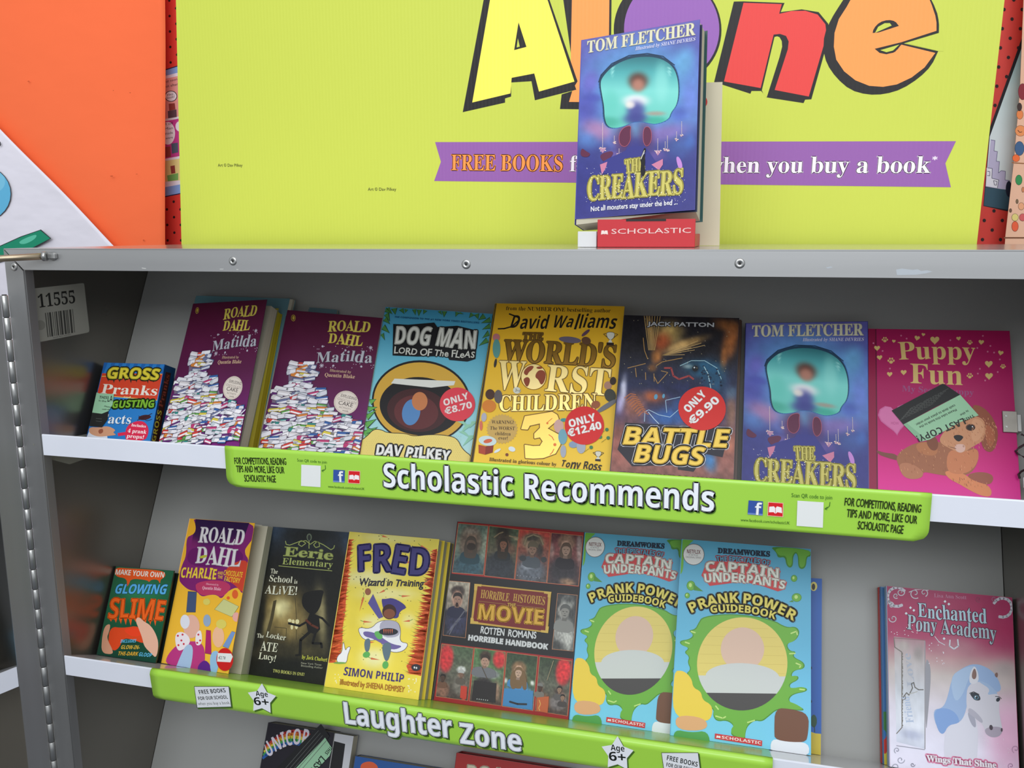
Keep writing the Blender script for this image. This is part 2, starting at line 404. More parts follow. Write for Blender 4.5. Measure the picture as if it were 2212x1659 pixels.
A.crop(0, 0, 2.675); A.polys([[(818, 1546), (845, 1550), (843, 1554), (822, 1552)], [(1270, 1553), (1292, 1553), (1292, 1557), (1270, 1557)], [(1366, 1554), (1380, 1556), (1378, 1560), (1366, 1559)]], (190, 190, 186))
link('scuff_marks', A.mesh('scuff_marks', mats=('matte', 'foil')), case)
# barcode sticker on the left wall : plane x = XW, local frame X=+y, Y=-x, Z=z
mt = frame((XW, 0, 0), (0, 1, 0), (-1, 0, 0), (0, 0, 1))
tagroot = wthing('number_sticker', 'pale sticker with a five digit number and a barcode on the inner left wall', 'sticker', (XW, 0.06, -0.11))
A = Art(mt, 0, 520, 3.19, -0.0003)
A.poly([(186, 340), (192, 333), (570, 292), (580, 297), (616, 615), (613, 628), (600, 634), (232, 707), (224, 702)], (150, 150, 140))
A.T('11555', (268, 462), (520, 428), 84, (30, 30, 28), 'se')
x = 0
rd = random.Random(3); bars = []
while x < 190:
    w = rd.choice([4, 6, 9, 13]); bars.append((x, w)); x += w + rd.choice([4, 6, 9])
A.polys([[(310 + a * 1.0, 498 - a * .14), (310 + a + w, 498 - (a + w) * .14), (328 + a * .98 + w, 665 - (a + w) * .17), (328 + a * .98, 665 - a * .17)] for a, w in bars if a + w < 200], (62, 62, 58))
A.ell(278, 582, 34, 34, (128, 128, 119))
A.T('book fairs number', (368, 672), (490, 648), 9, (70, 70, 66), 'pl')
o = link('sticker_face', A.mesh('sticker_face', mats=('matte', 'foil')), tagroot); o.matrix_parent_inverse = tagroot.matrix_basis.inverted() @ mt
# second sticker lower down, cut by the shelf
st2 = wthing('lower_sticker', 'pale sticker on the inner left wall just under the upper shelf lip', 'sticker', (XW, 0.06, -0.26))
A = Art(mt, 0, 520, 3.19, -0.0003); A.poly([(225, 1400), (612, 1330), (625, 1490), (480, 1541), (285, 1490)], (150, 150, 140))
o = link('sticker_face', A.mesh('sticker_face', mats=('matte', 'foil')), st2); o.matrix_parent_inverse = st2.matrix_basis.inverted() @ mt

# piano hinge
zk = -0.053
k = 0
kn = None
while zk > -1.2:
    if kn is None:
        kn = cyl('hinge_knuckle', (-0.0055, -0.0030, zk), (-0.0055, -0.0030, zk - 0.0246), 0.0037, M['steel'], case, 14, [(0, 0.0033), (0.0004, 0.0037), (0.0244, 0.0037), (0.0248, 0.0033)]); z00 = zk
    else:
        c = kn.copy(); COL.objects.link(c); c.location = (0, 0, zk - z00)
    zk -= 0.0254; k += 1
cyl('hinge_pin', (-0.0055, -0.0030, -0.052), (-0.0055, -0.0030, -1.26), 0.0026, M['dark'], case, 10)

# opened left half of the case
ph = math.radians(70); hd = Vector((-math.cos(ph), -math.sin(ph), 0)); dd = Vector((-math.sin(ph), math.cos(ph), 0))
leaf_m = frame((-0.0075, -0.0035, -1.30), hd, dd, (0, 0, 1))
leaf = thing('case_half', 'open left half of the case swung out on the long hinge', 'display case', leaf_m)
def lz(z): return z + 1.30
box('hinge_frame', (0.003, -0.0013, lz(-1.27)), (0.0285, 0.0, lz(-0.053)), M['alu_frame'], leaf)
box('top_rail', (0.0287, -0.0013, lz(-0.077)), (0.60, 0.0, lz(-0.053)), M['alu'], leaf)
box('top_panel', (0.003, 0.0002, lz(-0.0545)), (0.60, 0.26, lz(-0.053)), M['topmetal'], leaf)
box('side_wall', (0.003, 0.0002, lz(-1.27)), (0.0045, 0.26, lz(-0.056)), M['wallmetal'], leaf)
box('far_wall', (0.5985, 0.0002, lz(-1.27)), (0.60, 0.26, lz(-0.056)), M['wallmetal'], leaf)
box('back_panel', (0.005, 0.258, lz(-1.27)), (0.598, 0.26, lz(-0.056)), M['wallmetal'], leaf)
box('base_panel', (0.003, 0.0, lz(-1.298)), (0.60, 0.26, lz(-1.272)), M['alu_frame'], leaf)
for zz in (-0.222, -0.498, -0.774):
    box('shelf_lip', (0.0289, 0, lz(zz - LIP)), (0.598, 0.0015, lz(zz)), M['white'], leaf)
    th = 0.0016; c, s_ = math.cos(AL), math.sin(AL)
    q = [(0.0017, 0), (0.12, -0.0535)]
    hexa('shelf_surface', [(0.006, q[1][0], lz(zz + q[1][1])), (0.597, q[1][0], lz(zz + q[1][1])), (0.597, q[0][0], lz(zz - 0.0006)), (0.006, q[0][0], lz(zz - 0.0006)),
                           (0.006, q[1][0], lz(zz + q[1][1] - th)), (0.597, q[1][0], lz(zz + q[1][1] - th)), (0.597, q[0][0], lz(zz - 0.0006 - th)), (0.006, q[0][0], lz(zz - 0.0006 - th))], M['surf'], leaf)
    hexa('sloped_panel', [(0.006, 0.235, lz(zz + 0.20)), (0.597, 0.235, lz(zz + 0.20)), (0.597, 0.122, lz(zz - 0.05)), (0.006, 0.122, lz(zz - 0.05)),
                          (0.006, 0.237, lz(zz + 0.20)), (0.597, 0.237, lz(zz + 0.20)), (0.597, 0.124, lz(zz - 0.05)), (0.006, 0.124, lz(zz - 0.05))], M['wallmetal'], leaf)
lb = thing('picture_book', 'dark blue and pale blue book on the shelf of the opened left case half', 'book', leaf_m @ Matrix.Translation((0.10, 0.085, lz(-0.498) - 0.036)) @ Matrix.Rotation(-AL, 4, 'X'))
box('front_cover', (-0.075, 0, 0), (0.075, 0.0005, 0.225), pmat('navy_cover', lin((38, 52, 70)), .35), lb)
box('page_block', (-0.0735, 0.0006, 0.0008), (0.074, 0.0120, 0.2240), M['pages'], lb)
box('back_cover', (-0.075, 0.0121, 0), (0.075, 0.0126, 0.225), pmat('navy_back', lin((38, 52, 70)), .35), lb)
box('spine', (-0.0756, 0, 0), (-0.0751, 0.0126, 0.225), pmat('navy_spine', lin((38, 52, 70)), .35), lb)
box('cover_band', (-0.0745, -0.0003, 0.001), (0.0745, -0.0001, 0.040), pmat('pale_blue_band', lin((86, 164, 206)), .35), lb)
# steel rod bridging the two halves
P0 = Vector(hy(99, 553.5, -0.007).tolist()); P1 = Vector(hit(-70, 562, (0, -0.045, 0), (0, 1, 0)).tolist())
rod = wthing('stay_rod', 'worn brass coloured rod hooked across the top left corner of the case', 'rod', P0)
cyl('rod', P0, P1, 0.0036, M['brass'], rod, 18)
cyl('rod_collar', P0 + Vector((0.0012, 0.0, 0)), P0 + (P1 - P0).normalized() * 0.003, 0.0052, M['steel'], rod, 18)
box('hook_plate', (P0.x + 0.001, -0.0068, P0.z - 0.003), (P0.x + 0.011, -0.0016, P0.z + 0.003), M['steel'], rod, 0.0008)

# ================================================================ papers behind
def sheet(name, label, cat, y, pts, mat, thick=0.0006, group=None, part='paper_sheet'):
    W = [hy(px, py, y) for px, py in pts]
    r = wthing(name, label, cat, (sum(w[0] for w in W) / len(W), y, min(w[2] for w in W)), group)
    o = prism(part, [tuple(w) for w in W], thick, mat, r, (0, 1, 0))
    return r, o
def addart(r, A, name='printed_artwork', mats=('matte', 'foil')):
    o = link(name, A.mesh(name, mats=mats), r); return o
def solid(name, rgb, rough=0.6, bump=None, spec=0.3):
    return pmat(name, lin(rgb), rough, bump=bump, spec=spec, noise=((3, 3, 3), 0.04, 2))

def wavy(name, label, y, L, Rr, mat, amp, seed, nx=60, nz=60, fx=9.0, fz=7.0):
    """hand hung paper with shallow waves; L and R are edge polylines in photograph pixels, top to bottom"""
    Lw = [hy(px, py, y) for px, py in L]; Rw = [hy(px, py, y) for px, py in Rr]
    zt, zb = max(w[2] for w in Lw), min(w[2] for w in Lw)
    rs = random.Random(seed); ks = [(rs.uniform(.5, 1.2) * fx, rs.uniform(.5, 1.2) * fz, rs.uniform(0, 6)) for _ in range(5)]
    def xa(W, z): 
        zs_ = [w[2] for w in W][::-1]; xs_ = [w[0] for w in W][::-1]; return float(np.interp(z, zs_, xs_))
    vs, fs = [], []
    for j_ in range(nz + 1):
        z = zt + (zb - zt) * j_ / nz; a, b_ = xa(Lw, z), xa(Rw, z)
        for i_ in range(nx + 1):
            x = a + (b_ - a) * i_ / nx; q_ = sum(math.sin(k[0] * x + k[1] * z * (1 if n_ % 2 else -1) + k[2]) for n_, k in enumerate(ks)) / 5
            vs.append((x, y + amp * q_ + .0002, z))
    for j_ in range(nz):
        for i_ in range(nx): a = j_ * (nx + 1) + i_; fs.append((a, a + nx + 1, a + nx + 2, a + 1))
    r = wthing(name, label, 'paper', (Lw[0][0] * .5 + Rw[0][0] * .5, y, zb)); me = mesh_pd('paper_sheet', vs, fs)
    for p in me.polygons: p.use_smooth = True
    o = link('paper_sheet', me, r, mat); sd = o.modifiers.new('t', 'SOLIDIFY'); sd.thickness = .0003; sd.offset = -1
    return r, o
orange = solid('orange_paper', (250, 112, 64), 0.7, ((3.5, 1, 5), 0.3, 0.02))
r, o = wavy('orange_backing_paper', 'large sheet of orange paper behind the upper left of the case', 0.47, [(-500, -300), (-500, 700)], [(349, -300), (351, 0), (354, 260), (360, 530), (362, 700)], orange, 0.011, 5)
A = Art(I4, 0, 0, 2.675, 0.464); A.ells([(165, 470, 6, 4), (655, 523, 3, 3), (752, 536, 5, 3), (645, 1018, 9, 4), (830, 1388, 5, 4), (790, 1006, 6, 2)], (206, 84, 40)); addart(r, A, 'pin_marks', ('matte', 'foil'))
wp = solid('white_paper', (226, 222, 232), 0.6, ((4, 4, 7), 0.55, 0.02))
r, o = wavy('white_painted_paper', 'white paper with diagonal edge and blue and green painted shapes at far left', 0.45, [(-500, -215), (-500, 1300)], [(-494, -215), (0, 279), (243, 527), (330, 615), (330, 1300)], wp, 0.0045, 9, 70, 90, 22, 16)
A = Art(I4, 0, 0, 2.675, 0.4462)
A.ell(-95, 1120, 160, 160, (60, 60, 66)); A.ell(-95, 1120, 156, 156, (96, 178, 216)); A.ell(-60, 1050, 90, 70, (120, 192, 222)); A.ell(-150, 1120, 140, 120, (96, 178, 216))
A.poly([(-160, 1480), (0, 1420), (120, 1366), (237, 1326), (296, 1378), (180, 1440), (60, 1500), (-160, 1560)], (40, 50, 50))
A.poly([(-160, 1485), (0, 1425), (120, 1371), (233, 1331), (290, 1378), (178, 1436), (58, 1495), (-160, 1555)], (18, 138, 104))
A.blob([(110, 1395), (160, 1370), (215, 1352), (205, 1380), (150, 1410), (115, 1410)], (90, 190, 160))
A.line([(0, 820), (4, 836), (-2, 845)], 6, (60, 60, 66))
addart(r, A, 'painted_shapes')

# red dotted poster, seen left and right of the banner
redp = solid('red_poster_paper', (218, 62, 52), 0.5)
r, o = sheet('red_dotted_poster', 'red poster with black dots and comic pictures behind the green banner', 'poster', 0.50, [(330, -200), (2500, -200), (2440, 560), (335, 560)], redp)
A = Art(I4, 0, 0, 2.675, 0.50)
dots = []
for i in range(-2, 34):
    y = 48 + i * 44.7
    if 395 < y < 1140: continue
    dots.append((938 + (40 if i % 2 else 0) + y * 0.022, y, 7, 8)); dots.append((1016 + (40 if i % 2 else 0) + y * 0.022, y, 7, 8))
A.ells(dots, (40, 22, 24), 10)
A.poly([(925, 410), (1060, 368), (1060, 1118), (940, 1142)], (30, 34, 70))
A.poly([(925, 416), (1060, 374), (1060, 1112), (940, 1136)], (134, 166, 222))
A.poly([(925, 446), (1060, 412), (1060, 1062), (940, 1084)], (232, 226, 236))
A.poly([(925, 462), (1060, 432), (1060, 668), (935, 690)], (230, 158, 150))
A.poly([(925, 706), (1060, 680), (1060, 898), (938, 920)], (196, 62, 140))
A.poly([(925, 935), (1060, 912), (1060, 1040), (940, 1052)], (232, 214, 140))
A.ell(988, 556, 36, 32, (40, 36, 44)); A.ell(988, 556, 32, 28, (238, 232, 238)); A.T('Hey,', (968, 556), (1006, 546), 13, (40, 36, 44), 'pl'); A.T('look!', (966, 572), (1010, 564), 13, (40, 36, 44), 'pl')
A.ell(970, 770, 42, 66, (238, 232, 238)); A.ell(1040, 730, 26, 30, (238, 232, 238))
for i, t in enumerate(('ll of', 'Man', 'made', 'were')): A.T(t, (952 + i * 2, 725 + i * 27), (1000, 718 + i * 27), 14, (40, 36, 44), 'pl')
A.T('but soon,', (950, 480), (1030, 462), 14, (70, 40, 50), 'pl'); A.T('but after', (950, 508), (1030, 492), 14, (70, 40, 50), 'pl')
A.polys([[(975, 600), (1010, 596), (1014, 632), (978, 640)], [(955, 850), (985, 846), (988, 905), (958, 910)], [(985, 960), (1010, 955), (1014, 1000), (990, 1004)]], (150, 66, 60))
A.poly([(970, 642), (1020, 632), (1022, 676), (972, 684)], (96, 70, 80)); A.poly([(990, 830), (1028, 824), (1030, 880), (994, 888)], (80, 90, 110)); A.poly([(966, 1014), (1030, 1000), (1030, 1040), (970, 1048)], (120, 180, 96))
# right part of the poster
A.crop(2040, 0, 2.675)
dots = []
for i in range(-4, 27):
    y = 55 + i * 55.4
    for j in range(5):
        x = 350 + j * 104 + (51 if i % 2 else 0) - y * 0.094; dots.append((x, y, 10, 10.5))
A.ells(dots, (44, 24, 26), 10)
A.poly([(447, 220), (470, 210), (800, 210), (800, 1200), (360, 1220), (225, 1190), (262, 740)], (30, 26, 34))
A.field([(462, 232), (790, 232), (790, 1090), (262, 790)], [(0, '88c4cc'), (.5, 'cfe8ea'), (1, 'e2eef2')], nx=6, ny=10)
A.poly([(262, 790), (790, 1090), (790, 1100), (376, 1100), (238, 1078)], (226, 238, 242))
A.poly([(236, 1082), (378, 1098), (790, 1098), (790, 1200), (362, 1212), (228, 1188)], (52, 86, 104))
A.poly([(268, 808), (292, 812), (286, 872), (306, 876), (300, 932), (318, 934), (312, 1000), (328, 986), (352, 990), (350, 1040), (376, 1044), (374, 1098), (238, 1078)], (196, 190, 222))
A.line([(268, 808), (292, 812), (286, 872), (306, 876), (300, 932), (318, 934), (312, 1000), (328, 986), (352, 990), (350, 1040), (376, 1044), (374, 1098)], 3, (96, 90, 140))
A.poly([(244, 970), (276, 974), (274, 1030), (314, 1040), (306, 1086), (240, 1074)], (236, 236, 246)); A.line([(250, 970), (276, 974), (274, 1030), (314, 1040), (306, 1086)], 3, (60, 56, 90))
A.line([(284, 1044), (304, 1048), (300, 1070), (288, 1068), (284, 1044)], 3, (60, 56, 90)); A.line([(248, 990), (262, 992), (262, 1016), (248, 1014)], 3, (60, 56, 90))
A.ell(372, 1092, 18, 46, (22, 28, 52))
addart(r, A, 'printed_pictures', ('matte', 'foil'))
tan = solid('kraft_paper', (226, 178, 150), 0.6)
r, o = sheet('stamped_kraft_paper', 'pinkish tan paper with small painted blobs at the far right', 'paper', 0.47, [(2219, -200), (2203, 200), (2190, 350), (2172, 508), (2170, 540), (2600, 540), (2600, -200)], tan)
A = Art(I4, 2040, 0, 2.675, 0.47)
for x, y, a, b_, c in ((452, 530, 24, 46, (134, 36, 48)), (436, 662, 18, 26, (224, 128, 70)), (440, 756, 30, 30, (226, 140, 84)), (434, 858, 26, 40, (60, 92, 132)), (414, 914, 20, 20, (232, 106, 52)), (430, 1040, 18, 28, (50, 138, 78)), (420, 1164, 6, 12, (120, 96, 70)),
                     (444, 1192, 16, 20, (226, 160, 120)), (408, 1256, 18, 20, (218, 200, 120)), (452, 1256, 18, 20, (206, 92, 92)), (408, 1308, 18, 28, (226, 92, 56)), (382, 1216, 6, 10, (110, 80, 60)), (434, 618, 12, 22, (60, 40, 36)), (454, 1096, 6, 14, (206, 130, 90))):
    A.ell(x, y, a + 2, b_ + 2, tuple(int(v * .45) for v in c)); A.ell(x, y, a, b_, c)
A.line([(390, 940), (480, 946)], 6, (150, 96, 60)); A.line([(345, 1374), (480, 1374)], 8, (120, 74, 48))
A.line([(424, 752), (434, 764), (448, 762)], 3, (60, 40, 36))
addart(r, A, 'painted_blobs')

# ---------------------------------------------------------------- green banner
YBAN = 0.352
bm_ = pmat('lime_banner_board', lin((198, 208, 78)), 0.5, spec=0.35)
ntb = bm_.node_tree; bb = ntb.nodes['Principled BSDF']; tcb = ntb.nodes.new('ShaderNodeTexCoord'); wvb = ntb.nodes.new('ShaderNodeTexWave'); wvb.bands_direction = 'X'; wvb.inputs['Scale'].default_value = 62
bpb = ntb.nodes.new('ShaderNodeBump'); bpb.inputs['Strength'].default_value = 0.08; bpb.inputs['Distance'].default_value = 0.001
ntb.links.new(tcb.outputs['Object'], wvb.inputs['Vector']); ntb.links.new(wvb.outputs['Fac'], bpb.inputs['Height']); ntb.links.new(bpb.outputs['Normal'], bb.inputs['Normal'])
banner, o = sheet('green_banner', 'lime green board with huge colourful letters and purple ribbon standing behind the case', 'banner', YBAN, [(371, -260), (2200, -260), (2170, 0), (2110, 528), (2050, 1050), (404, 1050), (392, 525), (380, 0)], bm_, 0.003, part='banner_board')
BK = (28, 24, 26)
A = Art(I4, 900, 0, 2.9625, YBAN)
# o
A.ell(1606, 192, 345, 352, BK, n=64)
A.ell(1632, 188, 305, 326, (150, 98, 178), n=64)
# l
A.poly([(930, -60), (1248, -60), (1240, 702), (917, 698), (928, 604), (1020, 575)], BK)
A.poly([(995, -60), (1234, -60), (1226, 655), (975, 652), (1000, 570), (1015, 540), (985, 440)], (255, 158, 82))
# A
A.poly([(440, -60), (830, -60), (1030, 520), (1013, 548), (1022, 574), (757, 642), (735, 520), (604, 528), (605, 618), (566, 630), (566, 657), (295, 718)], BK)
A.poly([(480, -60), (818, -60), (1010, 522), (783, 586), (753, 470), (608, 498), (600, 598), (356, 656)], (255, 238, 92))
A.poly([(652, 143), (703, 300), (624, 321)], BK); A.poly([(648, 246), (660, 298), (640, 304)], (198, 208, 78))
# n
A.crop(1500, 0, 2.6756)
A.poly([(228, 9), (283, 8), (521, 17), (499, 70), (620, 54), (718, 70), (774, 138), (777, 215), (676, 574), (640, 576), (631, 596), (417, 563), (386, 526), (330, 526), (324, 542), (114, 474)], BK)
A.poly([(390, 522), (463, 214), (478, 210), (492, 215), (505, 238), (507, 270), (492, 330), (418, 563), (400, 545)], (198, 208, 78))
A.poly([(284, 16), (505, 24), (490, 80), (560, 64), (640, 62), (712, 84), (757, 140), (764, 205), (661, 558), (464, 520), (540, 285), (545, 240), (530, 208), (495, 196), (458, 200), (383, 509), (171, 471)], (228, 66, 62))
# e
A.poly(A.smooth([(900, -60), (1340, -60), (1400, 60), (1414, 130), (1413, 186), (1412, 186), (1205, 250), (1205, 250), (1409, 296), (1409, 296), (1370, 380), (1300, 450), (1200, 515), (1100, 545), (1000, 548), (900, 520), (820, 450), (765, 370), (745, 290), (750, 200), (790, 110), (840, 30)], 1), BK)
A.poly([(935, -60), (1335, -60), (1372, 30), (1392, 90), (1399, 130), (1399, 178), (1196, 244), (1046, 286), (1070, 305), (1110, 313), (1150, 305), (1175, 285), (1195, 258), (1392, 306), (1330, 390), (1255, 448), (1170, 488), (1090, 502), (1010, 496), (930, 464), (865, 412), (820, 345), (806, 270), (810, 190), (835, 110), (880, 40)], (255, 156, 80))
A.poly(A.smooth([(1028, 200), (1035, 165), (1070, 128), (1120, 114), (1160, 122), (1182, 150), (1182, 150)], 1), BK)
A.poly([(1044, 190), (1062, 155), (1100, 134), (1130, 134), (1140, 148)], (198, 208, 78))
A.poly([(1042, 282), (1196, 244), (1412, 182), (1413, 190), (1200, 254), (1160, 300), (1110, 314), (1070, 306)], BK)
A.poly([(1074, 290), (1184, 258), (1148, 292), (1110, 302)], (198, 208, 78))
A.poly([(1222, 250), (1430, 186), (1440, 296), (1412, 296)], (198, 208, 78))
# ribbon
A.crop(0, 0, 1)
A.poly([(940, 307), (2065, 305), (2042, 353), (2054, 404.5), (938, 391), (952.5, 349.5)], (146, 92, 166))
A.T('FREE BOOKS', (975, 367.5), (1215, 370), 33, (252, 150, 70), 'se', out=[(1.6, (252, 150, 70))])
A.T('for our school', (1231, 370), (1500, 372), 33, (244, 232, 246), 'se', out=[(1.2, (244, 232, 246))])
A.T('when you buy a book', (1527, 373), (2009, 373.5), 34, (244, 232, 246), 'se', out=[(1.4, (244, 232, 246))])
A.T('*', (2013, 351), (2024, 351), 13, (244, 232, 246), 'sb')
A.T('Art © Dav Pilkey', (471, 360), (524, 360), 6.5, (60, 62, 30), 'pl'); A.T('Art © Dav Pilkey', (795, 412), (856, 412), 6.8, (60, 62, 30), 'pl')
o = addart(banner, A, 'printed_lettering', ('board', 'foil'))

# ================================================================ books
def book(name, label, group, zs, quad, D, t, hard=False, back=(40, 40, 44), spine=None, pages='pages', theta=0.0, bodyw=None, covercol=(90, 90, 90), cat='book', htop=None, x0=None):
    """quad = visible front cover corners TL TR BR BL in photograph pixels; the cover lies parallel to the leaning panel, D in front of it; the book's foot stands on the sloping shelf"""
    zo = np.array([0, 0, zs]); Op = zo - ND * PD
    P = [hit(q[0], q[1], Op + ND * D, ND) for q in quad]
    uvq = [(p[0], VD @ (p - zo)) for p in P]
    def at0(a, b):   # extrapolate side edge to the shelf
        if abs(a[1] - b[1]) < .02: return b[0]
        return b[0] + (a[0] - b[0]) * (0 - b[1]) / (a[1] - b[1])
    uTL, uTR, uBR, uBL = uvq
    bl, br = at0(uTL, uBL), at0(uTR, uBR)
    if x0 is not None: bl = x0
    umid = (bl + br) / 2
    m = frame(zo - ND * PD + UD * umid, UD, -ND, VD)
    root = thing(name, label, cat, m, group)
    th = math.radians(theta)
    # hinge frame of the cover
    cm = Matrix.Translation((bl - umid, -D, 0)) @ Matrix.Rotation(-th, 4, 'Z')
    wm = m @ cm
    inv = np.array(wm.inverted()); n = np.array(wm)[:3, 1]; O = np.array(wm)[:3, 3]
    loc = []
    for q in quad:
        W = hit(q[0], q[1], O, n); l = inv @ np.r_[W, 1]; loc.append((l[0], l[2]))
    if theta:
        TL, TR, BR, BL = loc
        sx = lambda a, b: b[0] + (a[0] - b[0]) * (0.0005 - b[1]) / (a[1] - b[1])
        Q = [TL, TR, (sx(TR, BR), 0.0008), (sx(TL, BL), 0.0008)]
    else:
        Q = [(uTL[0] - bl, uTL[1]), (uTR[0] - bl, uTR[1]), (br - bl, 0.0006), (0.0, 0.0006)]
    if htop: Q[0] = (Q[0][0], htop); Q[1] = (Q[1][0], htop)
    ct = 0.0022 if hard else 0.0004
    mc = pmat(name + '_cover', lin(covercol), 0.35)
    cov = hexa('front_cover', [(x, 0, z) for x, z in Q] + [(x, ct, z) for x, z in Q], mc, root); cov.matrix_local = cm
    w = bodyw or max(Q[1][0], Q[2][0]); hgt = min(Q[0][1], Q[1][1])
    i = 0.003 if hard else 0.0007
    xl, xr = bl - umid, bl - umid + w
    mb = pmat(name + '_back', lin(back), 0.4)
    if not theta: ins = Q[1][0] - Q[2][0]
    y1, y2 = -D + ct + 0.0001, -(D - t) - ct - 0.0001
    sl = Q[0][0]; sr = (Q[1][0] - Q[2][0]) if not theta else sl
    hexa('page_block', [(xl + 0.001 + sl, y1, hgt - i), (xr - i + sr, y1, hgt - i), (xr - i, y1, i if hard else 0.0006), (xl + 0.001, y1, i if hard else 0.0006),
                        (xl + 0.001 + sl, y2, hgt - i), (xr - i + sr, y2, hgt - i), (xr - i, y2, i if hard else 0.0006), (xl + 0.001, y2, i if hard else 0.0006)], M[pages], root)
    hexa('back_cover', [(xl + sl, y2 + 0.0001, hgt), (xr + sr, y2 + 0.0001, hgt), (xr, y2 + 0.0001, 0.0006), (xl, y2 + 0.0001, 0.0006), (xl + sl, -(D - t) - 0.0001, hgt), (xr + sr, -(D - t) - 0.0001, hgt), (xr, -(D - t) - 0.0001, 0.0006), (xl, -(D - t) - 0.0001, 0.0006)], mb, root)
    ms = pmat(name + '_spine', lin(spine or covercol), 0.35)
    hexa('spine', [(xl - 0.0006 + sl, -D + 0.0001, hgt), (xl + 0.0009 + sl, -D + 0.0001 + ct, hgt), (xl + 0.0009, -D + 0.0001 + ct, 0.0006), (xl - 0.0006, -D + 0.0001, 0.0006),
                   (xl - 0.0006 + sl, -(D - t) - 0.0002, hgt), (xl + 0.0009 + sl, -(D - t) - 0.0002, hgt), (xl + 0.0009, -(D - t) - 0.0002, 0.0006), (xl - 0.0006, -(D - t) - 0.0002, 0.0006)], ms, root)
    return dict(root=root, cov=cov, m=wm, Q=Q, D=D, umid=umid, bl=bl)
def put(bk, A, name='cover_print', dy=0.0, mats=('print', 'foil')):
    return link(name, A.mesh(name, mats=mats), bk['cov'])
def quadmap(Qa, Qb):
    """bilinear remap of print vertices from cover quad Qa to cover quad Qb"""
    def f(V):
        x, z = V[:, 0], V[:, 2]
        TL, TR, BR, BL = Qa
        v = z / ((TL[1] + TR[1]) / 2)
        for _ in range(3):
            xl = BL[0] + (TL[0] - BL[0]) * v; xr = BR[0] + (TR[0] - BR[0]) * v; u = (x - xl) / (xr - xl)
            v = z / (TL[1] * (1 - u) + TR[1] * u)
        TL, TR, BR, BL = Qb
        X = (BL[0] + (TL[0] - BL[0]) * v) * (1 - u) + (BR[0] + (TR[0] - BR[0]) * v) * u
        Z = v * (TL[1] * (1 - u) + TR[1] * u)
        return np.c_[X, V[:, 1], Z]
    return f
def clipped(A, Q, m=0.0003):
    """keep the print inside the cover rectangle"""
    TL, TR, BR, BL = Q
    for V in A.V:
        z = np.clip(V[:, 2], m, None)
        xl = BL[0] + (TL[0] - BL[0]) * z / TL[1]; xr = BR[0] + (TR[0] - BR[0]) * z / TR[1]
        V[:, 0] = np.minimum(np.maximum(V[:, 0], xl + m), xr - m)
        u = (V[:, 0] - xl) / (xr - xl)
        V[:, 2] = np.clip(z, m, TL[1] * (1 - u) + TR[1] * u - m)
    return A
def cart(bk, ox, oy, sc): return Art(bk['m'], ox, oy, sc, 0.0)
def corners(A, bk, quad=None):
    """cover corners in crop coordinates (bottom on the shelf)"""
    out = []
    for x, z in bk['Q']:
        W = np.array(bk['m'] @ Vector((x, 0, z))); q = R.T @ (W - CAM)
        px, py = PW / 2 + FPX * q[0] / -q[2], PH / 2 - FPX * q[1] / -q[2]
        out.append(((px - A.ox) * A.sc, (py - A.oy) * A.sc))
    return out
def sticker(bk, ox, oy, sc, fn, name='price_sticker'):
    A = Art(bk['m'], ox, oy, sc, -0.0011); fn(A)
    o = link(name, A.mesh(name), bk['cov']); return o
def stackcopy(name, label, group, bk_args, **kw): return book(name, label, group, *bk_args, **kw)
PB = 'paperbacks leaning on the upper shelf'; PB2 = 'books leaning on the lower shelf'
DK = (24, 22, 24)
YE = (214, 196, 92)

# ---- gross pranks box --------------------------------------------------
gq = [(225.6, 783), (356, 787), (324.6, 953), (188, 942)]
b = book('boxed_book', 'small blue and red boxed joke book at the left end of the upper shelf', PB, Z1, gq, 0.046, 0.021, back=(30, 70, 140), pages='print', covercol=(30, 90, 160), hard=True)
A = cart(b, 180, 620, 3.77); c = corners(A, b)
A.poly(c, (40, 120, 190))
A.polys([[(170 + i * 62, 612), (200 + i * 62, 614), (150 + i * 62, 740), (120 + i * 62, 740)] for i in range(-1, 9)], (28, 96, 168))
A.poly([(154, 702), (646, 706), (600, 922), (96, 880)], (206, 64, 36)); A.line([(150, 728), (640, 710)], 5, (232, 200, 90)); A.line([(96, 880), (600, 922)], 5, (232, 200, 90))
A.polys([[(190 + i * 46, 740), (214 + i * 46, 740), (204 + i * 46, 770 + (i * 37) % 22)] for i in range(9)], (34, 40, 30))
A.T('GROSS', (192, 742), (608, 752), 84, (222, 204, 60), 'sb', out=[(16, (34, 40, 30)), (6, (222, 204, 60))], jit=(4, .03, .05))
A.T('Pranks', (142, 865), (596, 884), 76, (232, 224, 210), 'se', jit=(3, .03, .03)); A.T('and', (326, 902), (384, 908), 18, (232, 220, 160), 'se')
A.T('GUSTING', (232, 985), (572, 978), 58, (124, 178, 50), 'sb', out=[(15, (20, 44, 26)), (3, (124, 178, 50))], jit=(6, .06, .08))
A.T('Facts', (130, 1108), (384, 1116), 74, (220, 228, 234), 'se', sh=(4, 4, (20, 60, 120)))
A.blob([(355, 1130), (430, 1090), (500, 1095), (535, 1150), (525, 1215), (500, 1250), (350, 1260), (340, 1200)], (214, 40, 76)); A.poly([(280, 1190), (350, 1180), (350, 1205), (285, 1215)], (214, 40, 76))
A.T('Includes', (390, 1134), (508, 1146), 22, (250, 240, 240), 'se'); A.T('4 prank', (360, 1184), (512, 1196), 30, (250, 240, 240), 'se'); A.T('props!', (352, 1226), (490, 1238), 30, (250, 240, 240), 'se')
A.ell(500, 1062, 52, 20, (62, 24, 34), -8); A.line([(440, 1085), (480, 1070), (560, 1030)], 5, (40, 20, 28)); A.line([(450, 1050), (520, 1090), (560, 1078)], 4, (40, 20, 28))
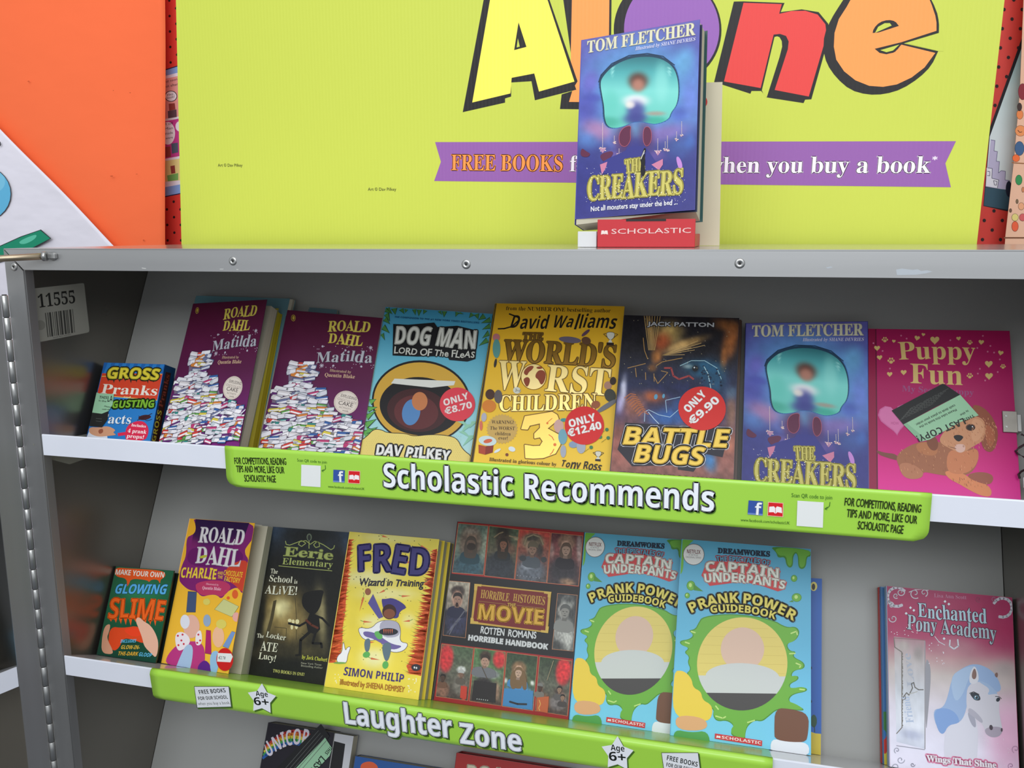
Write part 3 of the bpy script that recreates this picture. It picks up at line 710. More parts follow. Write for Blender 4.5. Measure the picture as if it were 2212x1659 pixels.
A.poly([(28, 1215), (60, 1150), (190, 1165), (200, 1250), (30, 1240)], (212, 216, 226))
A.blob([(50, 1140), (130, 1145), (200, 1130), (270, 1165), (240, 1185), (275, 1205), (215, 1212), (120, 1222), (44, 1190)], (204, 150, 118)); A.blob([(120, 1165), (160, 1150), (165, 1185), (130, 1200)], (150, 84, 60))
clipped(A, b['Q'])
put(b, A)
def f(A):
    A.poly([(108, 858), (128, 866), (250, 872), (238, 960), (205, 1010), (150, 1032), (72, 1022)], (150, 196, 160)); A.poly([(72, 1022), (150, 1032), (205, 1010), (196, 1080), (150, 1142), (48, 1132)], (28, 30, 30))
    A.T('THIS', (128, 908), (192, 912), 22, (28, 34, 30), 'sb'); A.T('LA', (196, 935), (236, 930), 44, (28, 34, 30), 'sb'); A.T('is the', (124, 930), (186, 938), 12, (28, 34, 30), 'sb')
    A.T('Please', (170, 976), (222, 984), 11, (28, 34, 30), 'sb'); A.T('cash de', (152, 1000), (214, 1004), 11, (28, 34, 30), 'sb')
    A.line([(104, 1070), (150, 1074)], 3, (90, 94, 90)); A.line([(104, 1092), (150, 1096)], 3, (90, 94, 90))
sticker(b, 180, 620, 3.77, f, 'last_copy_sticker')
# side lettering of the box (right face)
sm = b['root'].matrix_basis @ frame((b['Q'][2][0] + b['bl'] - b['umid'] - 0.0022, 0, 0), (0, 1, 0), (-1, 0, 0), (0, 0, 1))
A = Art(sm, 180, 620, 3.77, -0.0006)
A.poly([(668, 632), (752, 664), (640, 1275), (548, 1255)], (20, 64, 108)); A.poly([(672, 690), (714, 702), (612, 1262), (560, 1255)], (58, 22, 26))
A.T('GROSS', (586, 1262), (640, 1010), 34, (196, 178, 60), 'sb'); A.T('Pranks', (644, 985), (704, 720), 34, (140, 60, 50), 'se')
o = link('box_side', A.mesh('box_side'), b['root']); o.matrix_local = frame((b['Q'][2][0] + b['bl'] - b['umid'] - 0.0022, 0, 0), (0, 1, 0), (-1, 0, 0), (0, 0, 1))

# ---- purple book pile covers -------------------------------------------
m2q = [(621, 669.6), (826, 686.8), (776.7, 983), (559, 969)]
b2 = book('paperback', 'purple paperback with heap of books, flat cover, left of the blue comic book', PB, Z1, m2q, 0.022, 0.0062, covercol=(70, 18, 60), back=(170, 170, 60), pages='pages')
A = cart(b2, 540, 640, 3.95); c = corners(A, b2)
A.field(c, [(0, '521330'), (.45, '581b44'), (.75, '6a1c66'), (1, '7a2478')], noise=.03, nx=12, ny=16)
A.ell(370, 185, 19, 28, (190, 160, 60)); A.ell(370, 185, 15, 23, (60, 24, 40)); A.blob([(362, 195), (362, 172), (376, 166), (382, 186), (372, 204)], (190, 160, 60))
A.T('ROALD', (664, 300), (1020, 302), 84, (214, 196, 84), 'se', arc=4, jit=(3, .06, .08), out=[(2, (214, 196, 84))])
A.T('DAHL', (662, 398), (955, 420), 84, (214, 196, 84), 'se', jit=(4, .06, .08), out=[(2, (214, 196, 84))])
A.T('Matilda', (560, 560), (1040, 562), 92, (176, 176, 184), 'se', jit=(6, .1, .1), sh=(6, 4, (74, 66, 84)))
A.T('Illustrated by', (680, 642), (862, 658), 22, (188, 158, 130), 'se'); A.T('Quentin Blake', (636, 684), (893, 702), 30, (206, 172, 140), 'se')
rd = random.Random(5)
A.ells([(rd.uniform(540, 1070), rd.uniform(420, 470) if rd.random() < .4 else rd.uniform(575, 620), 3.5, 3.5) for _ in range(34)], (200, 190, 206), 6)
for sx_, sy_, r_ in ((612, 592, 18), (1030, 440, 16), (815, 462, 9), (950, 600, 9), (712, 592, 8), (620, 428, 9)):
    for a in range(0, 180, 45): A.line([(sx_ - r_ * math.cos(math.radians(a)), sy_ - r_ * math.sin(math.radians(a))), (sx_ + r_ * math.cos(math.radians(a)), sy_ + r_ * math.sin(math.radians(a)))], 3.5, (206, 200, 214), L=A.L)
    A.L += 1
A.ell(820, 906, 104, 100, (214, 200, 186)); A.ell(820, 906, 96, 92, (196, 182, 170)); A.ell(820, 906, 92, 88, (222, 210, 198))
A.T('EXPLODING', (774, 856), (905, 890), 26, (50, 36, 40), 'pl'); A.T('CHOCOLATE', (745, 880), (905, 924), 20, (150, 134, 128), 'pl'); A.T('CAKE', (752, 922), (874, 948), 34, (50, 36, 40), 'pl'); A.T('ACTIVITY', (758, 950), (860, 974), 15, (120, 104, 100), 'pl'); A.T('inside', (790, 980), (838, 990), 15, (80, 60, 60), 'pl')
# heap of little drawn books: outlines silhouettes then books
def inheap(x, y):
    if y < 560: return False
    if y < 800: return 335 - (y - 600) * .05 < x < 540 - (y - 700) * .1
    if y < 930: return 190 < x < 655
    e = 960 + (y - 930) * .1
    return 160 - (y - 930) * .25 < x < min(1000, 640 + (y - 930) * 2.0)
PAL = [(206, 204, 214), (196, 196, 204), (214, 208, 210), (228, 226, 228), (190, 200, 206), (204, 62, 56), (210, 128, 56), (96, 158, 74), (52, 138, 130), (54, 96, 160), (96, 42, 110), (214, 196, 70), (184, 58, 110), (110, 116, 150), (222, 222, 226), (230, 228, 236)]
spots = []
y = 575
while y < 1345:
    x = 40 + rd.uniform(0, 40)
    while x < 1000:
        if inheap(x, y): spots.append((x, y + rd.uniform(-9, 9)))
        x += rd.uniform(62, 96)
    y += rd.uniform(29, 35)
A.poly([(330, 575), (540, 590), (520, 800), (650, 830), (665, 900), (700, 980), (780, 1110), (960, 1140), (930, 1350), (70, 1330), (110, 1060), (190, 900), (180, 840), (330, 800)], (120, 104, 128))
for i, (x, y) in enumerate(spots):
    w, h_, a = rd.uniform(72, 118), rd.uniform(28, 44), rd.uniform(-.34, .34)
    if y < 640: h_ *= .95; w *= .85
    def tr(px_, py_): return (x + px_ * math.cos(a) - py_ * math.sin(a) + py_ * -.25, y + px_ * math.sin(a) + py_ * math.cos(a))
    cc = rd.choice(PAL); pg = rd.choice([(232, 230, 236), (214, 214, 222), (240, 236, 240)])
    L = A.L
    A.add(A.uv([tr(-w / 2 - 4, -h_ / 2 - 3), tr(w / 2 + 3, -h_ / 2 - 4), tr(w / 2 + 6, 0), tr(w / 2 + 3, h_ / 2 + 4), tr(-w / 2 - 4, h_ / 2 + 4), tr(-w / 2 - 9, 0)]), [(0, 1, 2, 3, 4, 5)], lin((62, 52, 76)), layer=L)
    A.add(A.uv([tr(-w / 2, -h_ / 2), tr(w / 2, -h_ / 2), tr(w / 2 + 3, 0), tr(w / 2, h_ / 2), tr(-w / 2, h_ / 2), tr(-w / 2 - 6, 0)]), [(0, 1, 2, 3, 4, 5)], lin(cc), layer=L + 1)
    k = rd.random()
    if k < .6: A.add(A.uv([tr(-w / 2 + 6, -h_ * .06), tr(w / 2 - 2, -h_ * .1), tr(w / 2 + 1, h_ * .28), tr(-w / 2 + 4, h_ * .3)]), [(0, 1, 2, 3)], lin(pg), layer=L + 2)
    else: A.add(A.uv([tr(-w * .1, -h_ * .4), tr(w * .42, -h_ * .3), tr(w * .5, h_ * .1), tr(w * .3, h_ * .42), tr(-w * .2, h_ * .3)]), [(0, 1, 2, 3, 4)], lin(pg), layer=L + 2)
    A.L += 1 if i % 2 else 0
A.L += 3
clipped(A, b2['Q']); put(b2, A); mat_art = A
m1q = [(417.4, 655.8), (577, 647), (516.4, 964.8), (345, 953.4)]
b1 = book('paperback', 'purple paperback with lifted front cover beside the small boxed joke book', PB, Z1, m1q, 0.044, 0.016, covercol=(70, 18, 60), back=(120, 120, 110), pages='pages', theta=8, bodyw=0.112)
link('cover_print', mat_art.mesh('cover_print', remap=quadmap(b2['Q'], b1['Q'])), b1['cov'])
by = book('paperback', 'yellow edged paperback directly behind the purple book with lifted cover', PB, Z1, [(428, 668), (602, 666), (546, 965), (356, 953)], 0.0275, 0.0115, covercol=(160, 146, 40), back=(178, 160, 36), pages='yellow', bodyw=None)
bb = book('picture_book', 'tall pale blue book mostly hidden behind the two purple paperbacks', PB, Z1, [(424, 638.6), (626, 645), (556, 962), (352, 953)], 0.0148, 0.0065, covercol=(96, 138, 148), back=(96, 138, 148))
bb2 = book('picture_book', 'thin blue-grey book peeking above the right purple paperback', PB, Z1, [(668, 664), (728, 669), (700, 975), (640, 970)], 0.007, 0.0055, covercol=(84, 112, 120), back=(96, 138, 148))

# ---- dog man ------------------------------------------------------------
dq = [(833, 663), (1064, 678), (1023, 998), (775, 985)]
b = book('hardback', 'blue comic book with bold white title, jungle leaves and a round red price sticker', PB, Z1, dq, 0.019, 0.0185, covercol=(84, 160, 190), back=(60, 120, 150), spine=(60, 110, 140))
A = cart(b, 780, 650, 4.607); c = corners(A, b)
A.field(c, [(0, '3f94b8'), (.35, '66b0c4'), (.7, '9cd0d4'), (1, 'cfe6df')], noise=.02, nx=10, ny=24)
G1, G2 = (70, 126, 62), (96, 168, 80)
def leaf(A, x, y, dx, dy, w, col=G1):
    l = math.hypot(dx, dy); nx_, ny_ = -dy / l * w, dx / l * w
    A.poly([(x + nx_ * 1.25, y + ny_ * 1.25), (x + dx * 1.08, y + dy * 1.08), (x - nx_ * 1.25, y - ny_ * 1.25)], (22, 30, 24)); A.poly([(x + nx_, y + ny_), (x + dx, y + dy), (x - nx_, y - ny_)], col)
for x, y, dx, dy, w in ((260, 70, 50, 60, 26), (330, 75, 10, 60, 26), (400, 78, 30, 50, 22), (450, 84, -10, 34, 16), (530, 84, 10, 56, 18), (580, 90, -6, 60, 20), (640, 92, -20, 40, 18), (780, 98, 26, 40, 16), (830, 104, -4, 56, 22), (960, 112, -20, 46, 18), (980, 116, 40, 16, 12), (1110, 128, -34, 40, 20), (1150, 132, 16, 50, 22), (1230, 150, -60, 40, 24), (1290, 190, -90, 30, 24), (1290, 250, -80, 34, 24),
                      (1280, 320, -70, 50, 26), (1262, 390, -86, 56, 24), (246, 130, 40, 70, 30), (236, 180, 50, 50, 24), (216, 260, 66, 60, 28), (206, 330, 30, 60, 20), (240, 90, 60, 36, 20)):
    leaf(A, x, y, dx, dy, w)
A.T('THE COMPANION TO THE #1 NEW YORK TIMES BESTSELLERS', (332, 168), (1175, 228), 17, (20, 70, 110), 'sb')
# cave-like round stand-in artwork
A.ell(600, 1005, 492, 412, DK, 5, 56); A.ell(600, 1008, 474, 394, (204, 160, 60), 5, 56); A.ell(590, 1050, 404, 290, DK, 5, 56)
A.ell(560, 1090, 300, 215, (62, 28, 30), 5, 40); A.ell(550, 1110, 220, 170, (92, 40, 42), 5, 40)
A.poly([(335, 775), (940, 800), (925, 840), (700, 865), (300, 822)], (214, 214, 206))
A.ell(500, 1110, 90, 130, (80, 128, 180), 10); A.ell(585, 1000, 78, 92, (190, 118, 72), 0)
for x, y, dx, dy, w in ((90, 1010, 60, -30, 26), (70, 1080, 90, -20, 26), (50, 1160, 100, -70, 30), (40, 1240, 110, -60, 34), (30, 1330, 130, -70, 34), (60, 1290, 100, 10, 26)): leaf(A, x, y, dx, dy, w, G2)
for x, y, dx, dy, w in ((990, 1200, 90, 60, 34), (1080, 1230, -90, 90, 36), (1000, 1300, 100, 70, 30), (1120, 1340, -110, 110, 40), (1130, 1200, -50, 70, 30)):
    A.poly([(x - w, y), (x + dx, y + dy), (x + w, y)], (140, 196, 168))
A.blob([(-10, 1400), (60, 1350), (130, 1275), (210, 1285), (260, 1315), (450, 1320), (520, 1350), (700, 1330), (860, 1340), (960, 1370), (1010, 1480), (1120, 1560), (1150, 1800), (-60, 1800)], (228, 206, 116), (7, (40, 34, 30)))
A.ells([(x_ + (j % 2) * 9, 1330 + j * 18, 2.2, 2.2) for j in range(1, 14) for x_ in range(60, 1000, 22) if 1330 + j * 18 > 1400 - (x_ - 60) * .5 and x_ > 20], (168, 136, 60), 5)
A.T('DAV PILKEY', (150, 1528), (880, 1590), 100, (232, 232, 228), 'sb', out=[(20, (36, 34, 38)), (6, (232, 232, 228))], jit=(8, .06, .1))
A.poly([(322, 232), (470, 240), (730, 218), (760, 262), (960, 250), (1166, 300), (1140, 580), (1060, 606), (880, 590), (860, 552), (560, 556), (316, 545)], (22, 22, 24))
A.T('DOG MAN', (334, 425), (1130, 478), 176, (206, 206, 196), 'sb', out=[(20, (22, 22, 24)), (9, (206, 206, 196))], jit=(5, .03, .08))
A.T('LORD OF The FLeAS', (330, 525), (1128, 572), 66, (206, 206, 196), 'pl', out=[(12, (22, 22, 24)), (3, (206, 206, 196))], jit=(5, .08, .12))
clipped(A, b['Q']); put(b, A)
def f(A):
    A.ell(958, 1030, 177, 168, (216, 60, 74), 0, 48); A.T('ONLY', (828, 1046), (1072, 972), 62, (236, 220, 216), 'sb', out=[(2, (236, 220, 216))]); A.T('€8.70', (838, 1130), (1106, 1062), 62, (236, 220, 216), 'sb', out=[(2, (236, 220, 216))])
sticker(b, 780, 650, 4.607, f)

# ---- worlds worst children ----------------------------------------------
wq = [(1070, 655), (1349, 661.7), (1318, 1019), (1015, 998)]
b = book('hardback', 'thick yellow hardback with gold foil capitals, a globe and a red price sticker', PB, Z1, wq, 0.030, 0.0295, hard=True, covercol=(214, 176, 44), back=(190, 150, 40), spine=(50, 40, 20))
A = cart(b, 1000, 640, 4.147); c = corners(A, b)
A.field(c, [(0, 'd8a41e'), (.5, 'e2b42c'), (1, 'ecc63c')], noise=.015, nx=10, ny=12)
A.poly([c[0], (c[0][0] + 14, c[0][1]), (c[3][0] + 34, c[3][1]), c[3]], (56, 42, 16)); A.line([(c[0][0] + 12, c[0][1]), (c[3][0] + 30, c[3][1])], 5, (150, 116, 40))
A.T('from the NUMBER ONE bestselling author', (384, 124), (1322, 146), 34, (50, 36, 20), 'se', jit=(2, .03, .06))
A.T('David Walliams', (420, 285), (1362, 288), 116, (26, 20, 16), 'bi', jit=(4, .06, .14))
A.line([(315, 292), (370, 290), (440, 270), (500, 215), (500, 190), (415, 158)], 13, (26, 20, 16))
GD, GB = (150, 112, 50), (240, 214, 140)
A.T('THE', (533, 392), (715, 396), 66, GD, 'se', out=[(7, (84, 58, 20)), (3, GD)], mi=1)
def foil(txt, p0, p1, h, col, edge, **k): A.T(txt, p0, p1, h, col, 'se', out=[(9, edge), (4, col)], mi=1, res=5, **k)
foil('WORLD\'S', (350, 580), (1355, 640), 190, (150, 112, 46), (92, 66, 24), arc=6)
foil('W', (300, 830), (540, 840), 250, GB, (120, 84, 30)); foil('RST', (735, 845), (1300, 890), 230, GB, (120, 84, 30))
foil('CHILDREN', (325, 1030), (1195, 1015), 138, (236, 206, 130), (112, 78, 30))
A.ell(634, 722, 118, 118, (120, 84, 30), 0, 40, 1); A.ell(634, 722, 110, 112, (230, 206, 140), 0, 40, 1)
for pts in ([(540, 690), (560, 650), (600, 622), (640, 625), (620, 660), (590, 680), (575, 715)], [(540, 740), (580, 720), (605, 745), (590, 800), (570, 815), (550, 780)], [(650, 700), (680, 660), (730, 665), (745, 710), (730, 770), (700, 800), (675, 745), (650, 730)], [(650, 640), (690, 625), (720, 645), (680, 655)]):
    A.blob(pts, (136, 62, 34))
foil3 = [(555, 1075), (800, 1035), (845, 1062), (860, 1100), (760, 1185), (860, 1240), (875, 1330), (830, 1410), (720, 1450), (630, 1455), (560, 1450), (553, 1330), (630, 1342), (690, 1340), (715, 1300), (690, 1265), (640, 1275), (640, 1230), (690, 1180), (690, 1140), (600, 1160), (580, 1195), (522, 1190)]
A.line(foil3 + [foil3[0]], 16, (120, 86, 30)); A.poly(foil3, (206, 170, 88), 1)
A.line([(760, 1128), (800, 1094)], 6, (222, 120, 50)); A.ell(757, 1138, 10, 10, (222, 120, 50)); A.line([(770, 1240), (800, 1262), (815, 1290)], 8, (226, 120, 60)); A.ell(824, 1330, 14, 14, (226, 120, 60)); A.line([(815, 1370), (800, 1400), (780, 1420)], 8, (226, 120, 60))
n_ = 30; A.poly([(352 + (142 if i % 2 else 128) * math.cos(i * math.pi / n_), 1190 + (136 if i % 2 else 122) * math.sin(i * math.pi / n_)) for i in range(2 * n_)], (196, 160, 86))
for i, (t_, x_, y_, x2, y2) in enumerate((('WARNING!', 256, 1142, 455, 1146), ('The WORST', 242, 1196, 465, 1200), ('children', 288, 1244, 428, 1250), ('ever!', 318, 1284, 400, 1288))): A.T(t_, (x_, y_), (x2, y2), 30, (70, 48, 24), 'se')
# trophy cups, lunch box, little flat patches of colour at the rim
for x, y, s_ in ((1322, 350, 1.0), (1212, 1410, .75)):
    A.blob([(x - 40 * s_, y - 30 * s_), (x + 44 * s_, y - 26 * s_), (x + 30 * s_, y + 26 * s_), (x, y + 46 * s_), (x - 30 * s_, y + 22 * s_)], (208, 206, 190), (4, (70, 56, 36))); A.poly([(x - 8, y + 40 * s_), (x + 6, y + 40 * s_), (x + 18, y + 68 * s_), (x - 22, y + 66 * s_)], (208, 206, 190)); A.poly([(x - 34 * s_, y + 64 * s_), (x + 30 * s_, y + 68 * s_), (x + 30 * s_, y + 94 * s_), (x - 36 * s_, y + 88 * s_)], (40, 26, 20))
    A.line([(x + 44 * s_, y - 16 * s_), (x + 66 * s_, y - 6 * s_), (x + 30 * s_, y + 22 * s_)], 5, (90, 70, 40)); A.line([(x - 40 * s_, y - 16 * s_), (x - 62 * s_, y - 10 * s_), (x - 30 * s_, y + 18 * s_)], 5, (90, 70, 40))
A.poly([(140, 1330), (205, 1345), (200, 1420), (142, 1405)], (168, 66, 40)); A.poly([(205, 1345), (275, 1335), (268, 1400), (200, 1420)], (132, 44, 30)); A.ell(222, 1296, 80, 44, (196, 214, 214), 8); A.ell(225, 1298, 40, 18, (206, 96, 60), -12)
A.ell(310, 1385, 34, 12, (214, 222, 226), -30); A.ell(440, 1370, 32, 22, (214, 222, 226), 20); A.ell(395, 1420, 14, 14, (120, 60, 40))
for x, y, rx, ry, a, cc in ((300, 370, 32, 34, 0, (176, 108, 110)), (302, 470, 34, 86, 0, (84, 140, 134)), (292, 600, 12, 40, 10, (50, 44, 40)), (960, 392, 100, 28, 6, (98, 88, 104)), (1105, 400, 42, 34, 20, (92, 62, 40)), (1100, 330, 46, 14, -40, (90, 62, 80)), (245, 880, 42, 46, 0, (72, 44, 30)), (318, 900, 36, 60, 0, (92, 84, 84)), (235, 985, 62, 56, 0, (206, 122, 40)), (190, 1085, 24, 40, 5, (170, 168, 180)), (164, 1160, 14, 44, 0, (206, 106, 84)),
                          (1300, 800, 34, 36, 0, (168, 124, 104)), (1345, 760, 28, 36, 10, (50, 34, 26)), (1320, 890, 50, 60, -20, (58, 60, 52)), (1290, 985, 110, 22, -32, (108, 108, 114)), (1190, 972, 40, 34, -14, (150, 84, 50)), (860, 1165, 44, 60, 0, (200, 160, 150)), (895, 1260, 40, 70, 0, (110, 160, 176)), (900, 1390, 26, 56, 0, (160, 166, 180)), (990, 1330, 40, 30, 0, (130, 150, 176)), (1060, 1350, 40, 60, 0, (160, 166, 180)), (905, 1110, 30, 16, 0, (60, 140, 140)), (485, 845, 34, 30, 8, (206, 206, 190))):
    A.ell(x, y, rx, ry, cc, a)
A.T('3rd', (468, 855), (512, 860), 26, (60, 60, 50), 'pl')
for x, y in ((1290, 1196), (1302, 1270), (1232, 1262), (1150, 1355)): A.ell(x, y, 16, 16, (60, 120, 80)); A.line([(x - 60, y + 40), (x - 20, y + 10)], 3, (110, 120, 50))
A.T('Illustrated in glorious colour by', (236, 1476), (838, 1522), 30, (70, 48, 24), 'se')
A.T('Tony Ross', (872, 1530), (1232, 1562), 66, (30, 22, 16), 'bi', jit=(6, .06, .16))
clipped(A, b['Q']); put(b, A)
def f(A):
    A.ell(1088, 1158, 176, 172, (208, 30, 30), 0, 48); A.T('ONLY', (958, 1175), (1192, 1112), 64, (240, 236, 232), 'sb', out=[(3, (240, 236, 232))]); A.T('€12.40', (948, 1258), (1244, 1184), 62, (240, 236, 232), 'sb', out=[(3, (240, 236, 232))])
sticker(b, 1000, 640, 4.147, f)

# ---- battle bugs ---------------------------------------------------------
q = [(1348.6, 680.5), (1597, 687), (1585, 1038.5), (1318, 1019)]
b = book('paperback', 'dark insect fantasy paperback with blocky yellow title and tilted red price sticker', PB, Z1, q, 0.041, 0.0132, covercol=(40, 34, 50), back=(60, 40, 30), spine=(40, 30, 40))
A = cart(b, 1310, 660, 4.148); c = corners(A, b)
A.field(c, [(0, '17141a'), (.2, '1c1a20'), (.42, '22284a'), (.55, '3a3560'), (.68, '7c4a40'), (.85, '8c5a52'), (1, '6a463f')],
        [(560, 250, 130, 110, 0, 'c8a860', .9), (500, 330, 80, 90, 20, '9c4a28', .95), (450, 460, 50, 70, 10, 'a86a34', .95), (410, 560, 40, 34, 0, '8a5a30', .9), (390, 220, 30, 150, -8, 'b08a50', .85), (720, 340, 190, 40, -18, 'b48c50', .85), (640, 370, 130, 40, -24, 'd8b070', .7),
         (1080, 180, 130, 60, 14, '7a4a24', .9), (1110, 330, 70, 160, 14, '9a5a2c', .95), (1050, 480, 30, 120, 8, 'a0602c', .8), (860, 570, 170, 80, 8, '1d5a78', .95), (960, 640, 110, 150, -14, '1c5070', .95), (800, 560, 44, 44, 0, '0c2030', .9), (730, 545, 50, 20, 0, 'b8c8c0', .6),
         (430, 820, 100, 60, 12, 'c0602c', .9), (500, 900, 120, 70, 0, '3a2a40', .7), (250, 900, 110, 120, 0, 'a8664a', .8), (560, 1000, 200, 90, -6, '2a5a9c', .95), (700, 870, 150, 60, -12, '2a4a7c', .9), (150, 760, 30, 130, 6, 'd8d8ea', .9), (120, 880, 40, 90, 10, 'b8b0d8', .7), (1120, 960, 60, 160, 0, '8a6450', .9), (1120, 780, 60, 60, 0, '5a7a90', .6),
         (920, 1380, 60, 110, -16, '3a80c0', .9), (1080, 1240, 80, 80, 0, 'c07a60', .7), (800, 1300, 140, 60, 0, '4a4060', .5), (100, 1300, 80, 160, 0, '9a5a50', .6), (620, 740, 200, 60, 0, '1a2048', .7)], noise=.16, nx=90, ny=110)
for i in range(7): A.line([(378 + i * 9, 400), (338 + i * 24, 92)], 4, (196, 160, 96), L=A.L)
A.L += 1
for i in range(9): A.line([(500, 445), (640 + i * 30, 400 - i * 14 + (i % 3) * 34)], 4, (206, 170, 110), L=A.L)
A.L += 1
for p in ([(190, 560), (250, 545), (350, 520)], [(260, 560), (268, 640)], [(350, 600), (352, 665)], [(425, 610), (428, 680)], [(446, 540), (500, 505), (680, 470)], [(430, 640), (460, 700), (550, 600), (490, 585)], [(330, 290), (340, 400), (370, 480)]): A.line(p, 6, (168, 128, 70))
A.line([(520, 560), (580, 560), (600, 630), (650, 660), (740, 630), (780, 660)], 16, (150, 60, 60)); A.line([(660, 540), (760, 495), (880, 495), (990, 560), (1030, 660)], 5, (160, 200, 210)); A.line([(870, 540), (910, 610), (935, 740)], 6, (180, 210, 214)); A.ell(795, 565, 26, 26, (12, 16, 24)); A.ell(788, 556, 7, 7, (200, 210, 214))
rd = random.Random(11)
A.ells([(rd.uniform(840, 1030), rd.uniform(540, 720), rd.uniform(6, 13), rd.uniform(5, 10)) for _ in range(26)], (14, 34, 60), 7)
A.ells([(rd.uniform(140, 1160), rd.uniform(110, 760), 5, 2.5, rd.uniform(0, 90)) for _ in range(40)], (170, 160, 130), 5)
A.line([(340, 1040), (345, 950), (380, 935), (470, 980), (570, 1000), (650, 930)], 5, (170, 200, 220)); A.line([(375, 955), (430, 1020), (470, 1060)], 6, (190, 210, 226)); A.line([(540, 960), (530, 850), (660, 820)], 6, (150, 180, 206))
for k in range(9): A.line([(215 + k * 14, 790 + k * 20), (200 + k * 16 - 40, 830 + k * 20)], 6, (190, 110, 60), L=A.L); A.line([(215 + k * 14, 790 + k * 20), (265 + k * 14, 800 + k * 22)], 6, (190, 110, 60), L=A.L)
A.L += 1
A.ell(443, 818, 16, 24, (90, 150, 180), 10); A.ell(512, 812, 12, 20, (90, 150, 180), 10)
A.T('JACK PATTON', (368, 182), (962, 192), 36, (190, 190, 190), 'pl', out=[(8, (30, 28, 34)), (2.5, (190, 190, 190))])
def bt(txt, p0, p1, h, **k): A.T(txt, p0, p1, h, (240, 202, 84), 'bi', out=[(26, (214, 214, 220)), (21, (26, 26, 34)), (8, (240, 202, 84))], **k)
A.poly([(170, 1050), (1110, 1100), (1040, 1360), (890, 1330), (780, 1490), (640, 1470), (640, 1430), (230, 1440), (100, 1290)], (34, 32, 44))
bt('BATTLE', (150, 1240), (1070, 1270), 150, jit=(0, .03, 0)); bt('BUGS', (250, 1400), (850, 1430), 150)
A.T('THE POISON FROG ASSAULT', (118, 1532), (1050, 1598), 40, (232, 232, 236), 'sb', out=[(5, (30, 30, 40)), (1, (232, 232, 236))])
clipped(A, b['Q']); put(b, A)
def f(A):
    A.ell(857, 922, 213, 196, (206, 36, 30), 8, 48); A.T('ONLY', (736, 962), (898, 800), 66, (240, 236, 232), 'sb', out=[(3, (240, 236, 232))]); A.T('€9.90', (772, 1072), (1018, 856), 66, (240, 236, 232), 'sb', out=[(3, (240, 236, 232))])
sticker(b, 1310, 660, 4.148, f)
for k in (1, 2):
    q2 = [(1352 + k * 2, 682 + k * 2), (1600 + k * 1.5, 688.5 + k * 2), (1590 + k, 1038.5), (1322, 1019)]
    book('paperback', ('second copy right behind the dark insect paperback, a sliver showing' if k == 1 else 'rearmost copy in the stack of the dark insect paperback'), PB, Z1, q2, 0.041 - k * 0.0135, 0.0132, covercol=(70, 46, 34), back=(60, 46, 34), spine=(40, 30, 40))

# ---- blue cut-out window book: the copy standing on top of the case -------
Rb = [[0.9824977, 0.1853081, -0.0189500], [-0.1752938, 0.9541960, 0.2424499], [0.0630099, -0.2348847, 0.9699788]]
bw, bh, bt_ = 0.129, 0.198, 0.026
mt = Matrix([[*Rb[0], 0.6963], [*Rb[1], 0.1068], [*Rb[2], 0.0335], [0, 0, 0, 1]])
top = thing('display_copy', 'blue paperback with window shaped cover standing on a card holder on top of the case', 'book', mt)
mblue = pmat('blue_cover', lin((66, 62, 150)), 0.35)
cov = box('front_cover', (-bw / 2, 0, 0), (bw / 2, 0.0004, bh), mblue, top)
# slightly sprung cover: pages a little behind it
hexa('page_block', [(-bw / 2 + .001, .0006, bh - .001), (bw / 2 - .001, .006, bh - .001), (bw / 2 - .001, .005, .001), (-bw / 2 + .001, .0006, -.006), (-bw / 2 + .001, bt_, bh - .001), (bw / 2 - .001, bt_, bh - .001), (bw / 2 - .001, bt_, -.005), (-bw / 2 + .001, bt_, -.006)], M['pages'], top)
hexa('inner_page', [(-bw / 2 + .001, .0005, bh - .002), (bw / 2 + .0012, .0056, bh - .003), (bw / 2 + .0012, .0046, -.001), (-bw / 2 + .001, .0005, .0005), (-bw / 2 + .001, .0009, bh - .002), (bw / 2 + .0012, .0060, bh - .003), (bw / 2 + .0012, .0050, -.001), (-bw / 2 + .001, .0009, .0005)], pmat('inner_page', lin((22, 34, 66)), .4), top)
box('back_cover', (-bw / 2, bt_, -.006), (bw / 2 + .002, bt_ + .0005, bh), pmat('back_cover_green', lin((26, 70, 70)), .35), top)
box('spine', (-bw / 2 - .0005, 0, -.006), (-bw / 2, bt_, bh), mblue, top)
A = Art(mt, 1220, 30, 3.253, 0.0); c = [(120, 185), (948, 38), (918, 1380), (72, 1440)]
def px(p): return p
